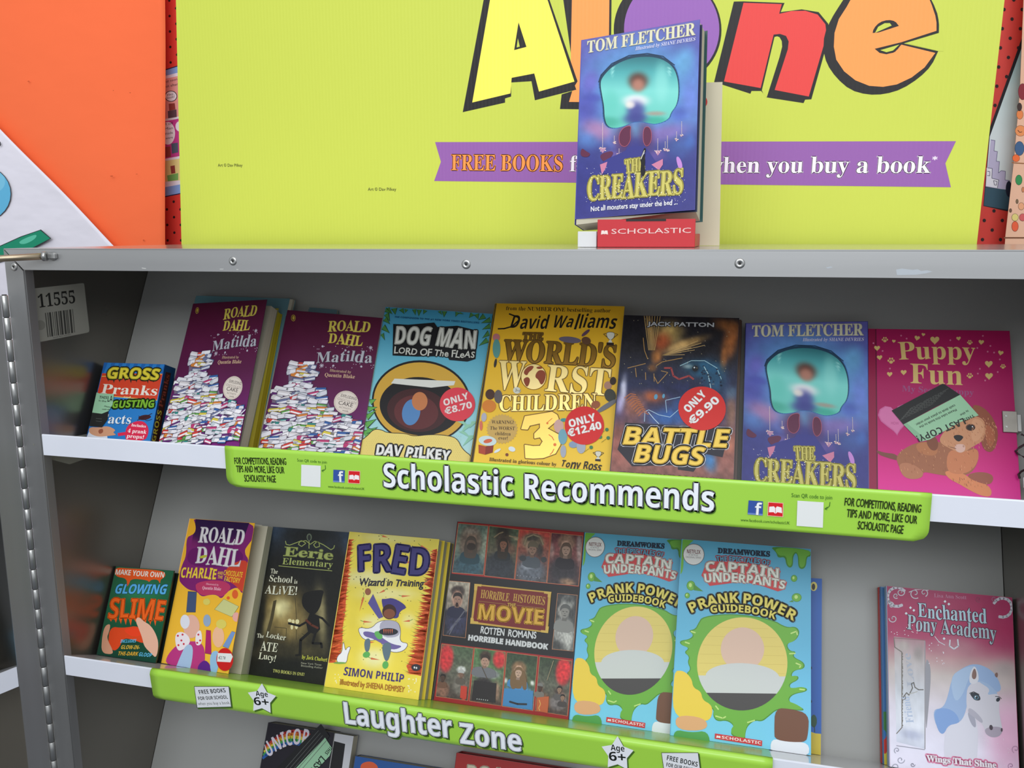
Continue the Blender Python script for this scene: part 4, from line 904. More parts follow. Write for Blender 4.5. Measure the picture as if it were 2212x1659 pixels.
A.field(c, [(0, '625fa8'), (.14, '5759a4'), (.3, '5a70b8'), (.52, '5a7ab8'), (.62, '3f4888'), (.8, '37397c'), (1, '3a3a7c')],
        [(530, 480, 400, 330, 0, '5c98c8', .8, 2.5), (180, 480, 60, 90, 20, '6a62b8', .8), (150, 660, 90, 130, 0, '4b4aa0', .8), (200, 590, 60, 30, 0, '4a50a8', .8), (840, 330, 70, 110, 20, '66aad2', .7), (880, 600, 60, 130, 0, '6a80d0', .8), (800, 700, 60, 60, 0, '4a5ab0', .7), (240, 820, 120, 70, 20, 'c47a9c', .65),
         (470, 830, 120, 50, 0, '68b4dc', .85), (700, 840, 160, 60, -14, '8a70b0', .8), (160, 900, 70, 60, 0, '5a8ac8', .7), (340, 900, 60, 50, 0, '5f74b8', .7), (330, 990, 60, 30, 0, '8a6cb0', .6), (640, 1000, 70, 40, 0, '8c66ac', .7), (800, 950, 80, 80, 0, '4a7cb8', .5), (420, 870, 70, 110, 10, '5c2a50', .85), (570, 860, 60, 110, -10, '5c2a50', .7), (880, 900, 40, 60, 0, '4878c0', .6), (140, 1200, 200, 260, 0, '34367e', .8), (700, 1200, 340, 260, 0, '34357c', .7), (500, 960, 70, 90, 0, '34357e', .9)], noise=.05, nx=70, ny=100)
win = A.smooth([(238, 480), (255, 430), (330, 350), (450, 295), (580, 280), (690, 300), (770, 360), (802, 450), (806, 560), (790, 640), (750, 690), (735, 740), (650, 775), (590, 768), (540, 755), (470, 760), (410, 790), (340, 806), (290, 790), (270, 730), (268, 650), (255, 580)], 2)
A.line(win + [win[0]], 10, (60, 110, 170)); A.poly(win, (30, 60, 84))
wi = [(534 + (x - 534) * .97 + 2, 550 + (y - 550) * .965 + 8) for x, y in win]
# the picture seen through the window: gradients of teal clipped to the window by a fan mesh
def fan(A, pts, cen, fn, rings=14):
    P = []; 
    for r in range(rings + 1):
        for x, y in pts: P.append((cen[0] + (x - cen[0]) * r / rings, cen[1] + (y - cen[1]) * r / rings))
    P = np.array(P); C = fn(P[:, 0], P[:, 1]); n = len(pts)
    F = [(r * n + i, r * n + (i + 1) % n, (r + 1) * n + (i + 1) % n, (r + 1) * n + i) for r in range(rings) for i in range(n)]
    A.add(A.uv(P), F, linv(C))
def mixc(base, stops, P, axis, lo, hi): 
    t = (P - lo) / (hi - lo); ts = [a for a, _ in stops]; cs = np.array([[int(cc[i:i + 2], 16) for i in (0, 2, 4)] for _, cc in stops], float)
    return np.stack([np.interp(t, ts, cs[:, k]) for k in range(3)], 1)
def teal(x, y):
    C = mixc(0, [(0, '2a6a72'), (.25, '4fa6a8'), (.5, '7acfc6'), (1, '63bfb0')], y, 1, 290, 790)
    for bx, by, rx, ry, cc, st in ((516, 470, 70, 60, '5c3028', .95), (516, 500, 46, 48, 'b07a68', .95), (500, 610, 90, 44, 'e8e4e4', .95), (500, 680, 66, 70, '4a4a90', .95), (500, 740, 90, 44, '3c3f86', .9), (460, 640, 34, 26, 'f4e8d8', .8), (640, 700, 70, 16, 'b08478', .7), (300, 760, 90, 40, '3f9e88', .7), (640, 750, 80, 30, '2f9c84', .7), (680, 480, 50, 140, '8fdad0', .6), (320, 620, 60, 90, '5fc0b0', .6), (335, 400, 8, 40, 'a0e0d8', .8), (735, 400, 8, 40, 'a0e0d8', .8)):
        w = (st * np.exp(-(((x - bx) / rx) ** 2 + ((y - by) / ry) ** 2) ** 1.8))[:, None]; C = C * (1 - w) + np.array([int(cc[i:i + 2], 16) for i in (0, 2, 4)], float) * w
    return C
fan(A, wi, (530, 540), teal, 26)
A.line([(238, 480), (255, 430), (330, 350), (450, 293), (580, 278), (690, 298), (772, 360)], 7, (26, 50, 78))
rd = random.Random(4)
def chandelier(A, x, y0, y1, w): 
    A.ells([(x, y, 2.6, 3.2) for y in range(int(y0), int(y1), 9)], (226, 206, 190), 5); A.poly([(x - w, y1), (x + w, y1), (x + w * .4, y1 + w * 1.0), (x, y1 + w * 1.5), (x - w * .4, y1 + w)], (176, 130, 160)); A.ells([(x + rd.uniform(-w, w), y1 + rd.uniform(-4, w), 3, 3) for _ in range(9)], (240, 224, 200), 5)
for x, y0, y1, w in ((266, 770, 940, 26), (348, 860, 900, 12), (382, 950, 980, 20), (654, 880, 960, 24), (722, 860, 950, 14), (786, 830, 880, 12), (822, 760, 850, 10), (706, 900, 950, 12)): chandelier(A, x, y0, y1, w)
for pts in ([(385, 920), (380, 850), (410, 800), (468, 782), (460, 830), (465, 890), (430, 940)], [(550, 880), (555, 800), (590, 790), (612, 830), (608, 900), (580, 935), (560, 920)]): A.blob(pts, (92, 36, 66), (3, (178, 90, 110)))
A.blob([(108, 1000), (118, 940), (150, 965), (185, 985), (160, 1010)], (92, 36, 66)); A.blob([(240, 990), (330, 960), (345, 985), (300, 1030), (270, 1040)], (92, 40, 70))
A.poly([(270, 1040), (300, 1020), (430, 960), (440, 940), (480, 930), (560, 930), (600, 980), (680, 1100), (560, 1140), (400, 1130), (250, 1120)], (52, 54, 128)); A.poly([(248, 1060), (300, 1040), (290, 1080), (262, 1130)], (196, 120, 150)); A.poly([(610, 1060), (690, 1020), (690, 1060), (662, 1100)], (196, 120, 150)); A.blob([(780, 1010), (800, 1000), (828, 1050), (825, 1110), (800, 1090)], (186, 130, 200))
A.T('TOM FLETCHER', (158, 276), (916, 148), 82, (214, 210, 180), 'se', out=[(2.5, (214, 210, 190))])
A.T('Illustrated by SHANE DEVRIES', (496, 258), (916, 190), 24, (206, 204, 226), 'si')
A.ells([(rd.uniform(140, 850), rd.uniform(1080, 1330), 2.4, 2.4) for _ in range(150)], (206, 206, 214), 5)
def chunky(t, p0, p1, h, **k): A.T(t, p0, p1, h, (196, 186, 96), 'se', out=[(9, (120, 108, 48)), (7, (196, 186, 96))], jit=(3, .03, .04), mi=0, **k)
chunky('THE', (428, 1120), (560, 1100), 92); chunky('CREAKERS', (160, 1312), (826, 1262), 160)
A.ells([(rd.uniform(165, 820), rd.uniform(1120, 1310), 3.2, 3.2) for _ in range(90)], (246, 242, 214), 5)
base_art_L = A.L
Atop = A
# duplicate art data for the shelf copy before adding the torn flap
import copy
Ash = Art(mt, 1220, 30, 3.253, 0.0); Ash.V = [v.copy() for v in A.V]; Ash.F = list(A.F); Ash.C = list(A.C); Ash.MI = list(A.MI); Ash.nv = A.nv; Ash.L = A.L
for V in Ash.V: V[:, 0] = np.clip(V[:, 0], -bw / 2 + .0003, bw / 2 - .0003); V[:, 2] = np.clip(V[:, 2], .0003, bh - .0003)
A.T('Not all monsters stay under the bed ...', (184, 1388), (792, 1340), 36, (226, 226, 232), 'pl', out=[(1.5, (226, 226, 232))], jit=(4, .05, .12))
for V in A.V: V[:, 0] = np.clip(V[:, 0], -bw / 2 + .0003, bw / 2 - .0003); V[:, 2] = np.clip(V[:, 2], .0003, bh - .0003)
o = link('cover_print', A.mesh('cover_print'), cov)
A = Art(mt, 1220, 30, 3.253, -0.0012)
A.blob([(556, 940), (572, 945), (560, 1000), (566, 1040), (560, 1075), (568, 1110), (556, 1140), (538, 1136), (530, 1100), (538, 1050), (526, 1020), (545, 985)], (14, 12, 18)); A.line([(560, 960), (535, 1020)], 6, (200, 196, 180)); A.line([(550, 990), (562, 975)], 4, (150, 150, 190))
link('torn_hole', A.mesh('torn_hole'), cov)
# card holder
hold = wthing('card_holder', 'white and red card book holder standing on top of the case', 'holder', (0.70, 0.12, 0.0))
def hx(px_, y): return float(hy(px_, 500, y)[0])
box('red_front', (hx(1290.5, .088), 0.088, 0.0004), (hx(1501.8, .088), 0.0894, 0.0285), M['redcard'], hold, 0.0004)
box('red_floor', (hx(1290.5, .088), 0.0896, 0.0004), (hx(1501.8, .088), 0.188, 0.0135), M['redcard'], hold, 0.0004)
box('front_notch', (hx(1352, .0878), 0.0876, 0.0265), (hx(1438, .0878), 0.0881, 0.0287), M['dark'], hold)
box('white_base', (hx(1248, .092), 0.092, 0.0003), (hx(1289, .092), 0.188, 0.0165), M['whitecard'], hold, 0.0005)
W = [hit(*q_, (0, .192, 0), (0, 1, 0)) for q_ in ((1508, 177.5), (1560.6, 177), (1554.5, 521), (1504, 521))]
xl = float(hy(1300, 177, .192)[0])
prism('back_card', [(xl, .192, W[0][2]), tuple(W[1]), (W[2][0], .192, 0.0004), (xl, .192, 0.0004)], 0.0022, M['card'], hold, (0, 1, 0))
A = Art(frame((0, .0878, 0), (1, 0, 0), (0, 1, 0), (0, 0, 1)), 1220, 30, 3.253, -0.0)
A.T('SCHOLASTIC', (328, 1546), (886, 1538), 36, (224, 196, 192), 'pl'); A.poly([(254, 1550), (258, 1522), (276, 1522), (278, 1532), (282, 1522), (300, 1522), (304, 1550), (282, 1546), (278, 1550), (276, 1546)], (224, 206, 200))
o = link('printed_name', A.mesh('printed_name'), hold, None); o.matrix_parent_inverse = hold.matrix_basis.inverted() @ frame((0, .0878, 0), (1, 0, 0), (0, 1, 0), (0, 0, 1))
A = Art(frame((0, .192, 0), (1, 0, 0), (0, 1, 0), (0, 0, 1)), 1220, 30, 3.253, 0.0); A.ell(962, 618, 40, 44, (206, 56, 52)); A.ell(960, 618, 26, 31, lin and (214, 204, 176))
o = link('printed_ring', A.mesh('printed_ring'), hold, None); o.matrix_parent_inverse = hold.matrix_basis.inverted() @ frame((0, .192, 0), (1, 0, 0), (0, 1, 0), (0, 0, 1))

# shelf copy
q = [(1611, 698), (1875, 694), (1877, 1055), (1602, 1040)]
b = book('paperback', 'blue paperback with window shaped cover on the upper shelf beside the pink book', PB, Z1, q, 0.022, 0.020, covercol=(54, 56, 130), back=(20, 60, 70), spine=(36, 40, 60))
Qa = [(-bw / 2, bh), (bw / 2, bh), (bw / 2, 0), (-bw / 2, 0)]
Ash.crop(1220, 30, 3.253)
o = link('cover_print', Ash.mesh('cover_print', remap=quadmap(Qa, [(x + .0003, z - .0003) if i == 0 else (x - .0003, z - .0003) if i == 1 else (x, z) for i, (x, z) in enumerate(b['Q'])])), b['cov'])

# ---- pink diary ------------------------------------------------------------
q = [(1876, 710), (2181, 714.7), (2206, 1080.6), (1877, 1058)]
b = book('diary', 'pink hardback diary with a curly puppy, metal clasp and a green and black paper slip', PB, Z1, q, 0.022, 0.021, hard=True, covercol=(150, 16, 70), back=(150, 16, 70), spine=(120, 14, 56), cat='book')
A = cart(b, 1860, 690, 4.045); c = corners(A, b)
A.field(c, [(0, '9a0f4c'), (.45, 'a8125c'), (.7, 'c81c78'), (.85, 'd82a8c'), (1, 'd83a9a')], nx=8, ny=20)
A.poly([(64, 84), (132, 84), (146, 1700), (68, 1700)], (138, 14, 62)); A.poly([(124, 84), (134, 84), (150, 1700), (138, 1700)], (92, 8, 44))
GO = (206, 176, 110)
A.T('Puppy', (330, 352), (1004, 356), 152, GO, 'se', arc=8); A.T('Fun', (432, 556), (888, 574), 168, GO, 'se')
A.T('My Secret Puppy', (358, 628), (985, 664), 50, (146, 74, 120), 'se')
def heart(x, y, r, a=0):
    P = []
    for k in range(20):
        t = 2 * math.pi * k / 20; X = 16 * math.sin(t) ** 3; Y = -(13 * math.cos(t) - 5 * math.cos(2 * t) - 2 * math.cos(3 * t) - math.cos(4 * t)); P.append((x + (X * math.cos(a) - Y * math.sin(a)) * r / 16, y + (X * math.sin(a) + Y * math.cos(a)) * r / 16))
    return P
A.polys([heart(*h_) for h_ in ((644, 180, 40, 0), (490, 162, 24, .2), (544, 132, 16, .2), (852, 166, 20, -.1), (1050, 198, 24, .1), (1220, 292, 24, .2), (1116, 388, 34, 0), (1118, 494, 34, 0), (372, 462, 26, 0), (250, 478, 24, 0), (162, 332, 24, -.1), (140, 250, 26, 0), (286, 190, 16, .1))], GO)
for x, y, r_ in ((208, 180, 30), (262, 364, 34), (950, 204, 26), (1240, 414, 26), (950, 496, 30)):
    A.ells([(x, y + r_ * .25, r_ * .5, r_ * .42), (x - r_ * .7, y - r_ * .1, r_ * .22, r_ * .3), (x - r_ * .3, y - r_ * .6, r_ * .22, r_ * .3), (x + r_ * .3, y - r_ * .6, r_ * .22, r_ * .3), (x + r_ * .7, y - r_ * .1, r_ * .22, r_ * .3)], GO, 10)
rd = random.Random(2)
A.ells([(x, y, 8, 8) for x, y in ((350, 142), (398, 168), (188, 276), (252, 430), (780, 182), (1064, 144), (1016, 250), (1106, 282), (1162, 290), (1130, 232), (1212, 350), (1038, 432), (1020, 474), (1194, 460), (1084, 534), (108, 208))], (196, 110, 140), 8)
hh = heart(300, 860, 150, -.1); A.poly(hh, (196, 96, 150)); A.poly(heart(300, 858, 138, -.1), (206, 112, 162))
A.T('HOW', (262, 918), (330, 922), 26, (170, 70, 124), 'pl')
F1, F2, F3, F4 = (160, 96, 60), (192, 124, 80), (206, 138, 92), (122, 74, 56)
A.blob([(130, 1140), (200, 1165), (310, 1175), (340, 1240), (230, 1210), (150, 1180)], (120, 70, 60))
A.blob([(300, 1190), (420, 1100), (560, 1060), (760, 1080), (900, 1130), (1020, 1120), (1030, 1220), (980, 1330), (900, 1370), (760, 1370), (640, 1350), (540, 1330), (540, 1380), (460, 1400), (380, 1370), (330, 1290)], (156, 98, 68))
A.blob([(470, 1080), (620, 1070), (680, 1140), (640, 1200), (500, 1170)], (176, 112, 72)); A.blob([(320, 1260), (430, 1250), (550, 1330), (530, 1385), (440, 1400), (360, 1370)], (176, 116, 84))
A.blob([(720, 1320), (860, 1330), (980, 1400), (1100, 1440), (1145, 1500), (1130, 1550), (1060, 1545), (960, 1500), (860, 1440), (760, 1390)], (212, 132, 86)); A.blob([(940, 1350), (1040, 1330), (1140, 1350), (1160, 1400), (1120, 1450), (1010, 1420), (930, 1380)], (150, 84, 66))
A.blob([(760, 1130), (900, 1160), (1020, 1120), (1030, 1230), (960, 1330), (840, 1360), (740, 1320)], (196, 122, 82))
A.blob([(960, 740), (1060, 760), (1150, 850), (1205, 1000), (1170, 1130), (1130, 1165), (1070, 1140), (1040, 1040), (1000, 900)], (142, 76, 52)); A.blob([(1080, 900), (1160, 960), (1170, 1060), (1130, 1130), (1090, 1060)], (166, 92, 60))
A.blob([(560, 1050), (640, 1010), (680, 1080), (660, 1150), (600, 1140)], (124, 70, 48))
A.blob([(680, 1040), (760, 940), (880, 860), (1000, 840), (1080, 880), (1090, 980), (1070, 1060), (980, 1110), (900, 1160), (860, 1170), (780, 1130), (700, 1090)], (196, 138, 100))
A.blob([(820, 1090), (910, 1090), (910, 1150), (860, 1170), (820, 1140)], (214, 174, 160)); A.blob([(960, 860), (1060, 880), (1080, 980), (1020, 1070), (960, 1060)], (206, 150, 112))
A.line([(760, 1110), (830, 1130)], 5, (110, 64, 50)); A.blob([(802, 1018), (850, 1006), (898, 1024), (880, 1052), (852, 1072), (820, 1050)], (30, 22, 24)); A.ell(956, 944, 42, 30, (90, 54, 40)); A.ell(958, 946, 34, 24, (26, 16, 16)); A.ell(972, 938, 6, 5, (210, 210, 214))
rd = random.Random(8)   # short fur strokes
for _ in range(260):
    x, y = rd.choice([(rd.uniform(340, 1000), rd.uniform(1100, 1340)), (rd.uniform(700, 1070), rd.uniform(900, 1110)), (rd.uniform(1060, 1180), rd.uniform(860, 1130)), (rd.uniform(780, 1120), rd.uniform(1380, 1500))])
    if y > 1370 and not (y < 1400 + (x - 780) * .32 and y > 1330 + (x - 780) * .3): continue
    if x > 1000 and 1120 < y < 1330: continue
    if x < 760 and 880 < y < 1060: continue
    a = rd.uniform(.6, 1.6); l = rd.uniform(16, 34); cc = rd.choice([(176, 110, 72), (206, 142, 98), (146, 86, 58), (218, 158, 116)])
    A.line([(x, y), (x + l * math.cos(a) * .5, y + l * math.sin(a) * .7)], 3.5, cc, L=A.L)
A.L += 1
clipped(A, b['Q']); put(b, A)
def f(A):
    A.poly([(268, 796), (712, 562), (735, 570), (866, 658), (640, 770), (370, 918)], (26, 26, 26)); A.poly([(370, 918), (866, 658), (1028, 838), (860, 900), (720, 980), (600, 1050), (520, 1068)], (150, 196, 158)); A.poly([(520, 1068), (460, 1010), (370, 918), (400, 905), (560, 1040)], (132, 178, 142))
    A.T('LAST COPY!', (890, 860), (478, 1020), 58, (26, 34, 28), 'sb'); A.T('THIS', (980, 828), (890, 872), 26, (26, 34, 28), 'sb'); A.T('is the', (930, 790), (862, 830), 19, (26, 34, 28), 'sb'); A.T('Please take this book to the', (828, 780), (505, 935), 20, (26, 34, 28), 'sb'); A.T('cash desk to place your order.', (816, 742), (470, 915), 20, (26, 34, 28), 'sb')
    for k in range(7): A.T('note for the helper desk staff', (760 - k * 22, 588 + k * 22 + 14), (420 - k * 14, 768 + k * 16 + 14), 9, (96, 98, 94), 'pl')
sticker(b, 1860, 690, 4.045, f, 'last_copy_slip')
A = Art(b['m'], 1860, 690, 4.045, 0.0)
uvc = A.uv([(1225, 806), (1352, 804), (1372, 994), (1240, 990)])
x0_, x1_ = float(uvc[[0, 3], 0].mean()), float(uvc[[1, 2], 0].mean()); z0_, z1_ = float(uvc[[2, 3], 1].mean()), float(uvc[[0, 1], 1].mean())
cl = box('clasp', (x0_, -0.0022, z0_), (x1_, -0.0004, z1_), M['brass2'], b['cov'], 0.0004)
box('clasp_side', (x1_ - 0.0004, -0.0026, z0_ + 0.001), (x1_ + 0.0035, 0.012, z1_ - 0.003), M['steel'], b['cov'], 0.0004)
for dz in (.25, .75): cyl('clasp_pin', (x0_ + .003, -0.0022, z0_ + (z1_ - z0_) * dz), (x0_ + .003, -0.003, z0_ + (z1_ - z0_) * dz), .001, M['steel'], b['cov'], 10)
# little keys on a dark cord
bm = bmesh.new()
def tube_pts(P, r, n=6):
    vs, fs = [], []
    for i, p in enumerate(P):
        d = (Vector(P[min(i + 1, len(P) - 1)]) - Vector(P[max(i - 1, 0)])).normalized(); u = d.orthogonal().normalized(); v = d.cross(u)
        vs += [Vector(p) + (u * math.cos(2 * math.pi * k / n) + v * math.sin(2 * math.pi * k / n)) * r for k in range(n)]
    for i in range(len(P) - 1):
        for k in range(n): fs.append((i * n + k, i * n + (k + 1) % n, (i + 1) * n + (k + 1) % n, (i + 1) * n + k))
    return vs, fs
P = [(x1_ + .003 + .006 * math.sin(i * .9), -0.004 + .003 * math.cos(i * 1.3), z0_ - .001 - i * .0035) for i in range(14)]
link('key_cord', mesh_pd('key_cord', *tube_pts(P, .0011)), b['cov'], pmat('cord', (.03, .012, .016), .6))
box('key', (x1_ + .001, -0.006, z0_ - .056), (x1_ + .009, -0.005, z0_ - .045), M['steel'], b['cov'], .0004)

# ================================================================ second shelf
# ---- slime box
q = [(250.6, 1223), (376, 1233), (336.7, 1429), (209, 1412)]
b = book('boxed_kit', 'small dark green box with dripping orange letters at the left end of the lower shelf', PB2, Z2, q, 0.052, 0.0135, hard=True, covercol=(16, 50, 34), back=(14, 30, 24), pages='print', spine=(14, 30, 24))
A = cart(b, 200, 1100, 3.95); c = corners(A, b)
A.field(c, [(0, '1c5a3c'), (.5, '175a38'), (1, '0f4030')], [(420, 700, 200, 90, 0, '2f8c56', .6), (330, 1100, 90, 120, 0, '0e3a2a', .6)], nx=16, ny=20)
A.blob([(190, 495), (300, 505), (500, 515), (610, 530), (625, 565), (600, 590), (580, 600), (575, 640), (560, 600), (500, 600), (480, 625), (470, 605), (330, 590), (310, 640), (290, 665), (296, 590), (190, 575)], (222, 84, 28))
A.T('MAKE YOUR OWN', (194, 556), (606, 584), 42, (226, 222, 210), 'sb', jit=(3, .05, .08))
A.T('GLOWING', (186, 718), (618, 724), 78, (84, 172, 226), 'bi', out=[(6, (24, 60, 90)), (2, (120, 200, 240))])
A.polys([[(140 + i * 42, 930), (170 + i * 42, 930), (158 + i * 42, 960 + (i * 53) % 44)] for i in range(11)], (226, 86, 24))
A.T('SLIME', (135, 925), (600, 940), 160, (232, 96, 26), 'sb', out=[(9, (232, 96, 26))], jit=(4, .03, .08))
A.blob([(150, 1000), (260, 1015), (400, 990), (440, 1100), (440, 1150), (340, 1110), (260, 1100), (230, 1180), (180, 1215), (130, 1150)], (216, 70, 28)); A.blob([(250, 1020), (400, 1010), (420, 1080), (330, 1090)], (232, 66, 30))
A.blob([(372, 930), (400, 920), (440, 960), (490, 985), (540, 1060), (566, 1150), (545, 1275), (500, 1230), (440, 1170), (425, 1100), (395, 1020), (370, 960)], (226, 176, 150)); A.blob([(130, 980), (155, 985), (140, 1050), (120, 1100), (180, 1215), (160, 1240), (75, 1225), (80, 1100), (100, 1010)], (206, 150, 120))
A.T('INCLUDES', (236, 1140), (368, 1136), 27, (96, 186, 226), 'bi'); A.T('GLOW-IN-', (240, 1192), (400, 1194), 32, (222, 180, 60), 'bi'); A.T('THE-DARK', (214, 1246), (384, 1250), 32, (222, 170, 50), 'bi'); A.T('GLOOP', (392, 1252), (500, 1262), 32, (96, 186, 226), 'bi')
clipped(A, b['Q']); put(b, A)
# ---- golden yellow paperback with curling cover
q = [(410.6, 1120), (550.6, 1130), (493.7, 1454), (343.5, 1442)]
b = book('paperback', 'yellow and purple paperback whose front cover curls open beside the green kit box', PB2, Z2, q, 0.040, 0.018, covercol=(240, 170, 40), back=(186, 180, 160), theta=10, bodyw=0.118)
A = cart(b, 200, 1100, 3.95); c = corners(A, b)
A.field(c, [(0, 'f0b430'), (1, 'f6c040')], nx=4, ny=6)
A.blob([(870, 70), (1120, 90), (1390, 120), (1370, 250), (1330, 300), (1290, 360), (1340, 440), (1330, 560), (1310, 710), (1270, 720), (1240, 660), (1150, 700), (1100, 770), (1060, 730), (1000, 730), (930, 750), (890, 700), (820, 690), (760, 640), (735, 600), (760, 480), (800, 400), (800, 240), (850, 220), (880, 170), (860, 120)], (128, 38, 110))
A.field([(880, 80), (1340, 110), (1260, 330), (840, 320)], [(0, '2a1440'), (.7, '3a1648'), (1, '6a2068')], [(860, 320, 60, 80, 0, '802668', .9), (1260, 300, 80, 60, 0, '802668', .9)], nx=20, ny=16)
A.blob([(820, 330), (1000, 320), (1230, 330), (1300, 400), (1240, 480), (1000, 500), (800, 470)], (108, 28, 100)); A.blob([(1130, 500), (1290, 420), (1340, 480), (1320, 600), (1300, 700), (1260, 700), (1220, 650), (1140, 600)], (206, 70, 50)); A.blob([(880, 620), (1100, 600), (1200, 660), (1100, 760), (1050, 720), (940, 745), (880, 690)], (190, 60, 100))
A.ell(1216, 726, 26, 38, (226, 100, 50)); A.ell(1158, 757, 14, 14, (226, 100, 50)); A.blob([(1290, 360), (1370, 290), (1365, 400), (1330, 430)], (240, 178, 48)); A.blob([(830, 80), (870, 90), (885, 180), (850, 225), (808, 215)], (240, 178, 48))
A.T('ROALD', (904, 278), (1284, 298), 122, (226, 220, 222), 'se', jit=(3, .05, .07), out=[(4, (226, 220, 222))]); A.T('DAHL', (872, 458), (1256, 484), 142, (226, 220, 222), 'se', jit=(4, .05, .07), out=[(4, (226, 220, 222))]); A.ell(945, 405, 34, 12, (190, 190, 60), -14)
A.T('CHARLIE', (750, 582), (1050, 598), 88, (240, 206, 70), 'sb', jit=(4, .04, .08), out=[(2, (240, 206, 70))]); A.T('AND', (1066, 556), (1110, 560), 26, (240, 190, 60), 'sb'); A.T('THE', (1066, 590), (1108, 594), 26, (240, 190, 60), 'sb'); A.T('CHOCOLATE', (1116, 562), (1276, 582), 44, (240, 196, 60), 'sb'); A.T('FACTORY', (1122, 614), (1256, 632), 42, (240, 196, 60), 'sb')
A.T('Illustrated by', (968, 644), (1076, 654), 16, (240, 170, 190), 'se'); A.T('Quentin Blake', (936, 682), (1096, 694), 26, (246, 190, 206), 'se')
# plain patches in the artwork's colours
for pts, cc in (([(815, 700), (890, 705), (880, 880), (800, 880)], (70, 86, 120)), ([(1120, 765), (1250, 830), (1190, 920), (1040, 855)], (206, 206, 140)), ([(970, 1030), (1010, 1035), (1015, 1240), (960, 1230)], (176, 40, 110)), ([(1110, 1170), (1190, 1040), (1225, 1050), (1160, 1190)], (120, 150, 206))): A.poly(pts, tuple(int(v * .5) for v in cc)) or A.poly([(x * .97 + sum(p[0] for p in pts) / 4 * .03, y * .97 + sum(p[1] for p in pts) / 4 * .03) for x, y in pts], cc)
A.ell(845, 1000, 70, 100, (232, 180, 160)); A.ell(790, 960, 40, 60, (226, 226, 236)); A.ell(1075, 1090, 50, 90, (240, 186, 150)); A.ell(1100, 980, 44, 40, (222, 206, 100)); A.ell(975, 790, 30, 28, (222, 206, 100)); A.ell(978, 950, 32, 52, (150, 170, 196)); A.ell(1228, 920, 32, 40, (234, 170, 160))
A.blob([(640, 1240), (740, 1140), (900, 1120), (960, 1180), (960, 1330), (900, 1400), (620, 1330)], (190, 60, 130)); A.blob([(700, 1060), (780, 1040), (850, 1120), (780, 1200), (720, 1210)], (240, 230, 236)); A.blob([(880, 1060), (930, 1020), (940, 1150), (880, 1170)], (240, 230, 236)); A.ells([(x, y, 9, 9) for x, y in ((730, 1080), (760, 1120), (735, 1160), (780, 1150), (905, 1070), (920, 1120), (895, 1140), (770, 1070))], (206, 50, 70), 8)
A.blob([(800, 1150), (860, 1160), (855, 1280), (820, 1420), (700, 1390), (740, 1280)], (170, 196, 226)); A.blob([(900, 1330), (960, 1280), (1010, 1330), (1010, 1400), (900, 1390)], (96, 40, 140)); A.blob([(1000, 1220), (1090, 1200), (1070, 1400), (1010, 1430)], (150, 190, 230))
clipped(A, b['Q']); put(b, A)
def f(A):
    A.ell(1128, 1282, 72, 98, (206, 36, 36)); A.poly([(1068, 1226), (1182, 1232), (1196, 1258), (1176, 1306), (1062, 1300)], (228, 228, 232)); A.T('€2.70', (1074, 1278), (1132, 1282), 24, (60, 60, 70), 'mo')
sticker(b, 200, 1100, 3.95, f)
book('paperback', 'second copy standing directly behind the yellow paperback with curling cover', PB2, Z2, [(430, 1124), (566, 1134), (520, 1456), (368, 1446)], 0.0215, 0.020, covercol=(210, 206, 190), back=(186, 180, 160))

# ---- dark school story
q = [(589.8, 1137.7), (755.8, 1150), (700, 1478), (536.5, 1457)]
b = book('paperback', 'dark paperback with olive title and a black running silhouette in lantern light', PB2, Z2, q, 0.026, 0.025, covercol=(40, 40, 36), back=(40, 40, 36), spine=(60, 60, 40))
A = cart(b, 520, 1110, 4.254); c = corners(A, b)
A.field(c, [(0, '2c3848'), (.12, '1c222a'), (.3, '141412'), (.5, '2a2618'), (.75, '2c281a'), (1, '181812')],
        [(340, 150, 60, 90, 0, '3a4c64', .8), (960, 240, 50, 160, 0, '34465e', .85), (640, 200, 250, 90, 0, '0e100e', .9), (640, 500, 380, 160, 0, '12120f', .95, 2), (370, 880, 190, 240, 0, '8a7440', .95), (380, 870, 90, 90, 0, 'e8e0a8', .95), (490, 1010, 140, 170, 0, '9a8450', .8), (250, 1000, 40, 130, 15, 'a09060', .7), (750, 950, 60, 280, -6, 'a09468', .85), (860, 800, 80, 500, 4, '14140f', .95, 2), (300, 1280, 300, 60, 5, '3a3422', .8), (620, 1270, 120, 60, 0, '5a5030', .6), (180, 950, 40, 300, 8, '0f100c', .9), (420, 1420, 400, 110, 0, '12130f', .9)], noise=.12, nx=70, ny=100)
A.poly([(205, 1190), (270, 960), (300, 800), (330, 790), (300, 960), (240, 1190)], (70, 62, 36)); A.line([(500, 770), (512, 960), (510, 1160)], 5, (60, 54, 30)); A.line([(310, 1040), (420, 1052), (415, 1160)], 5, (60, 54, 30)); A.line([(560, 1100), (600, 1120)], 5, (60, 54, 30)); A.ells([(450, 980, 18, 16), (482, 990, 14, 20), (520, 990, 18, 22), (470, 1040, 12, 24), (512, 1035, 14, 26)], (220, 210, 160), 10)
SIL = (16, 15, 13)
A.blob([(590, 720), (690, 700), (770, 700), (750, 760), (735, 850), (690, 920), (640, 925), (590, 880), (560, 830), (565, 760)], SIL); A.poly([(640, 900), (720, 940), (730, 1060), (690, 1105), (620, 1090), (600, 1000)], SIL)
for p, w in (([(620, 985), (540, 1030), (440, 1005)], 20), ([(700, 940), (750, 960), (815, 1030)], 20), ([(640, 1080), (550, 1160), (545, 1290)], 26), ([(690, 1080), (660, 1190), (740, 1190), (745, 1230)], 22), ([(550, 1295), (505, 1300)], 18)): A.line(p, w, SIL)
A.line([(600, 975), (650, 1020), (710, 1050)], 20, (92, 44, 30))
OL = (160, 170, 96)
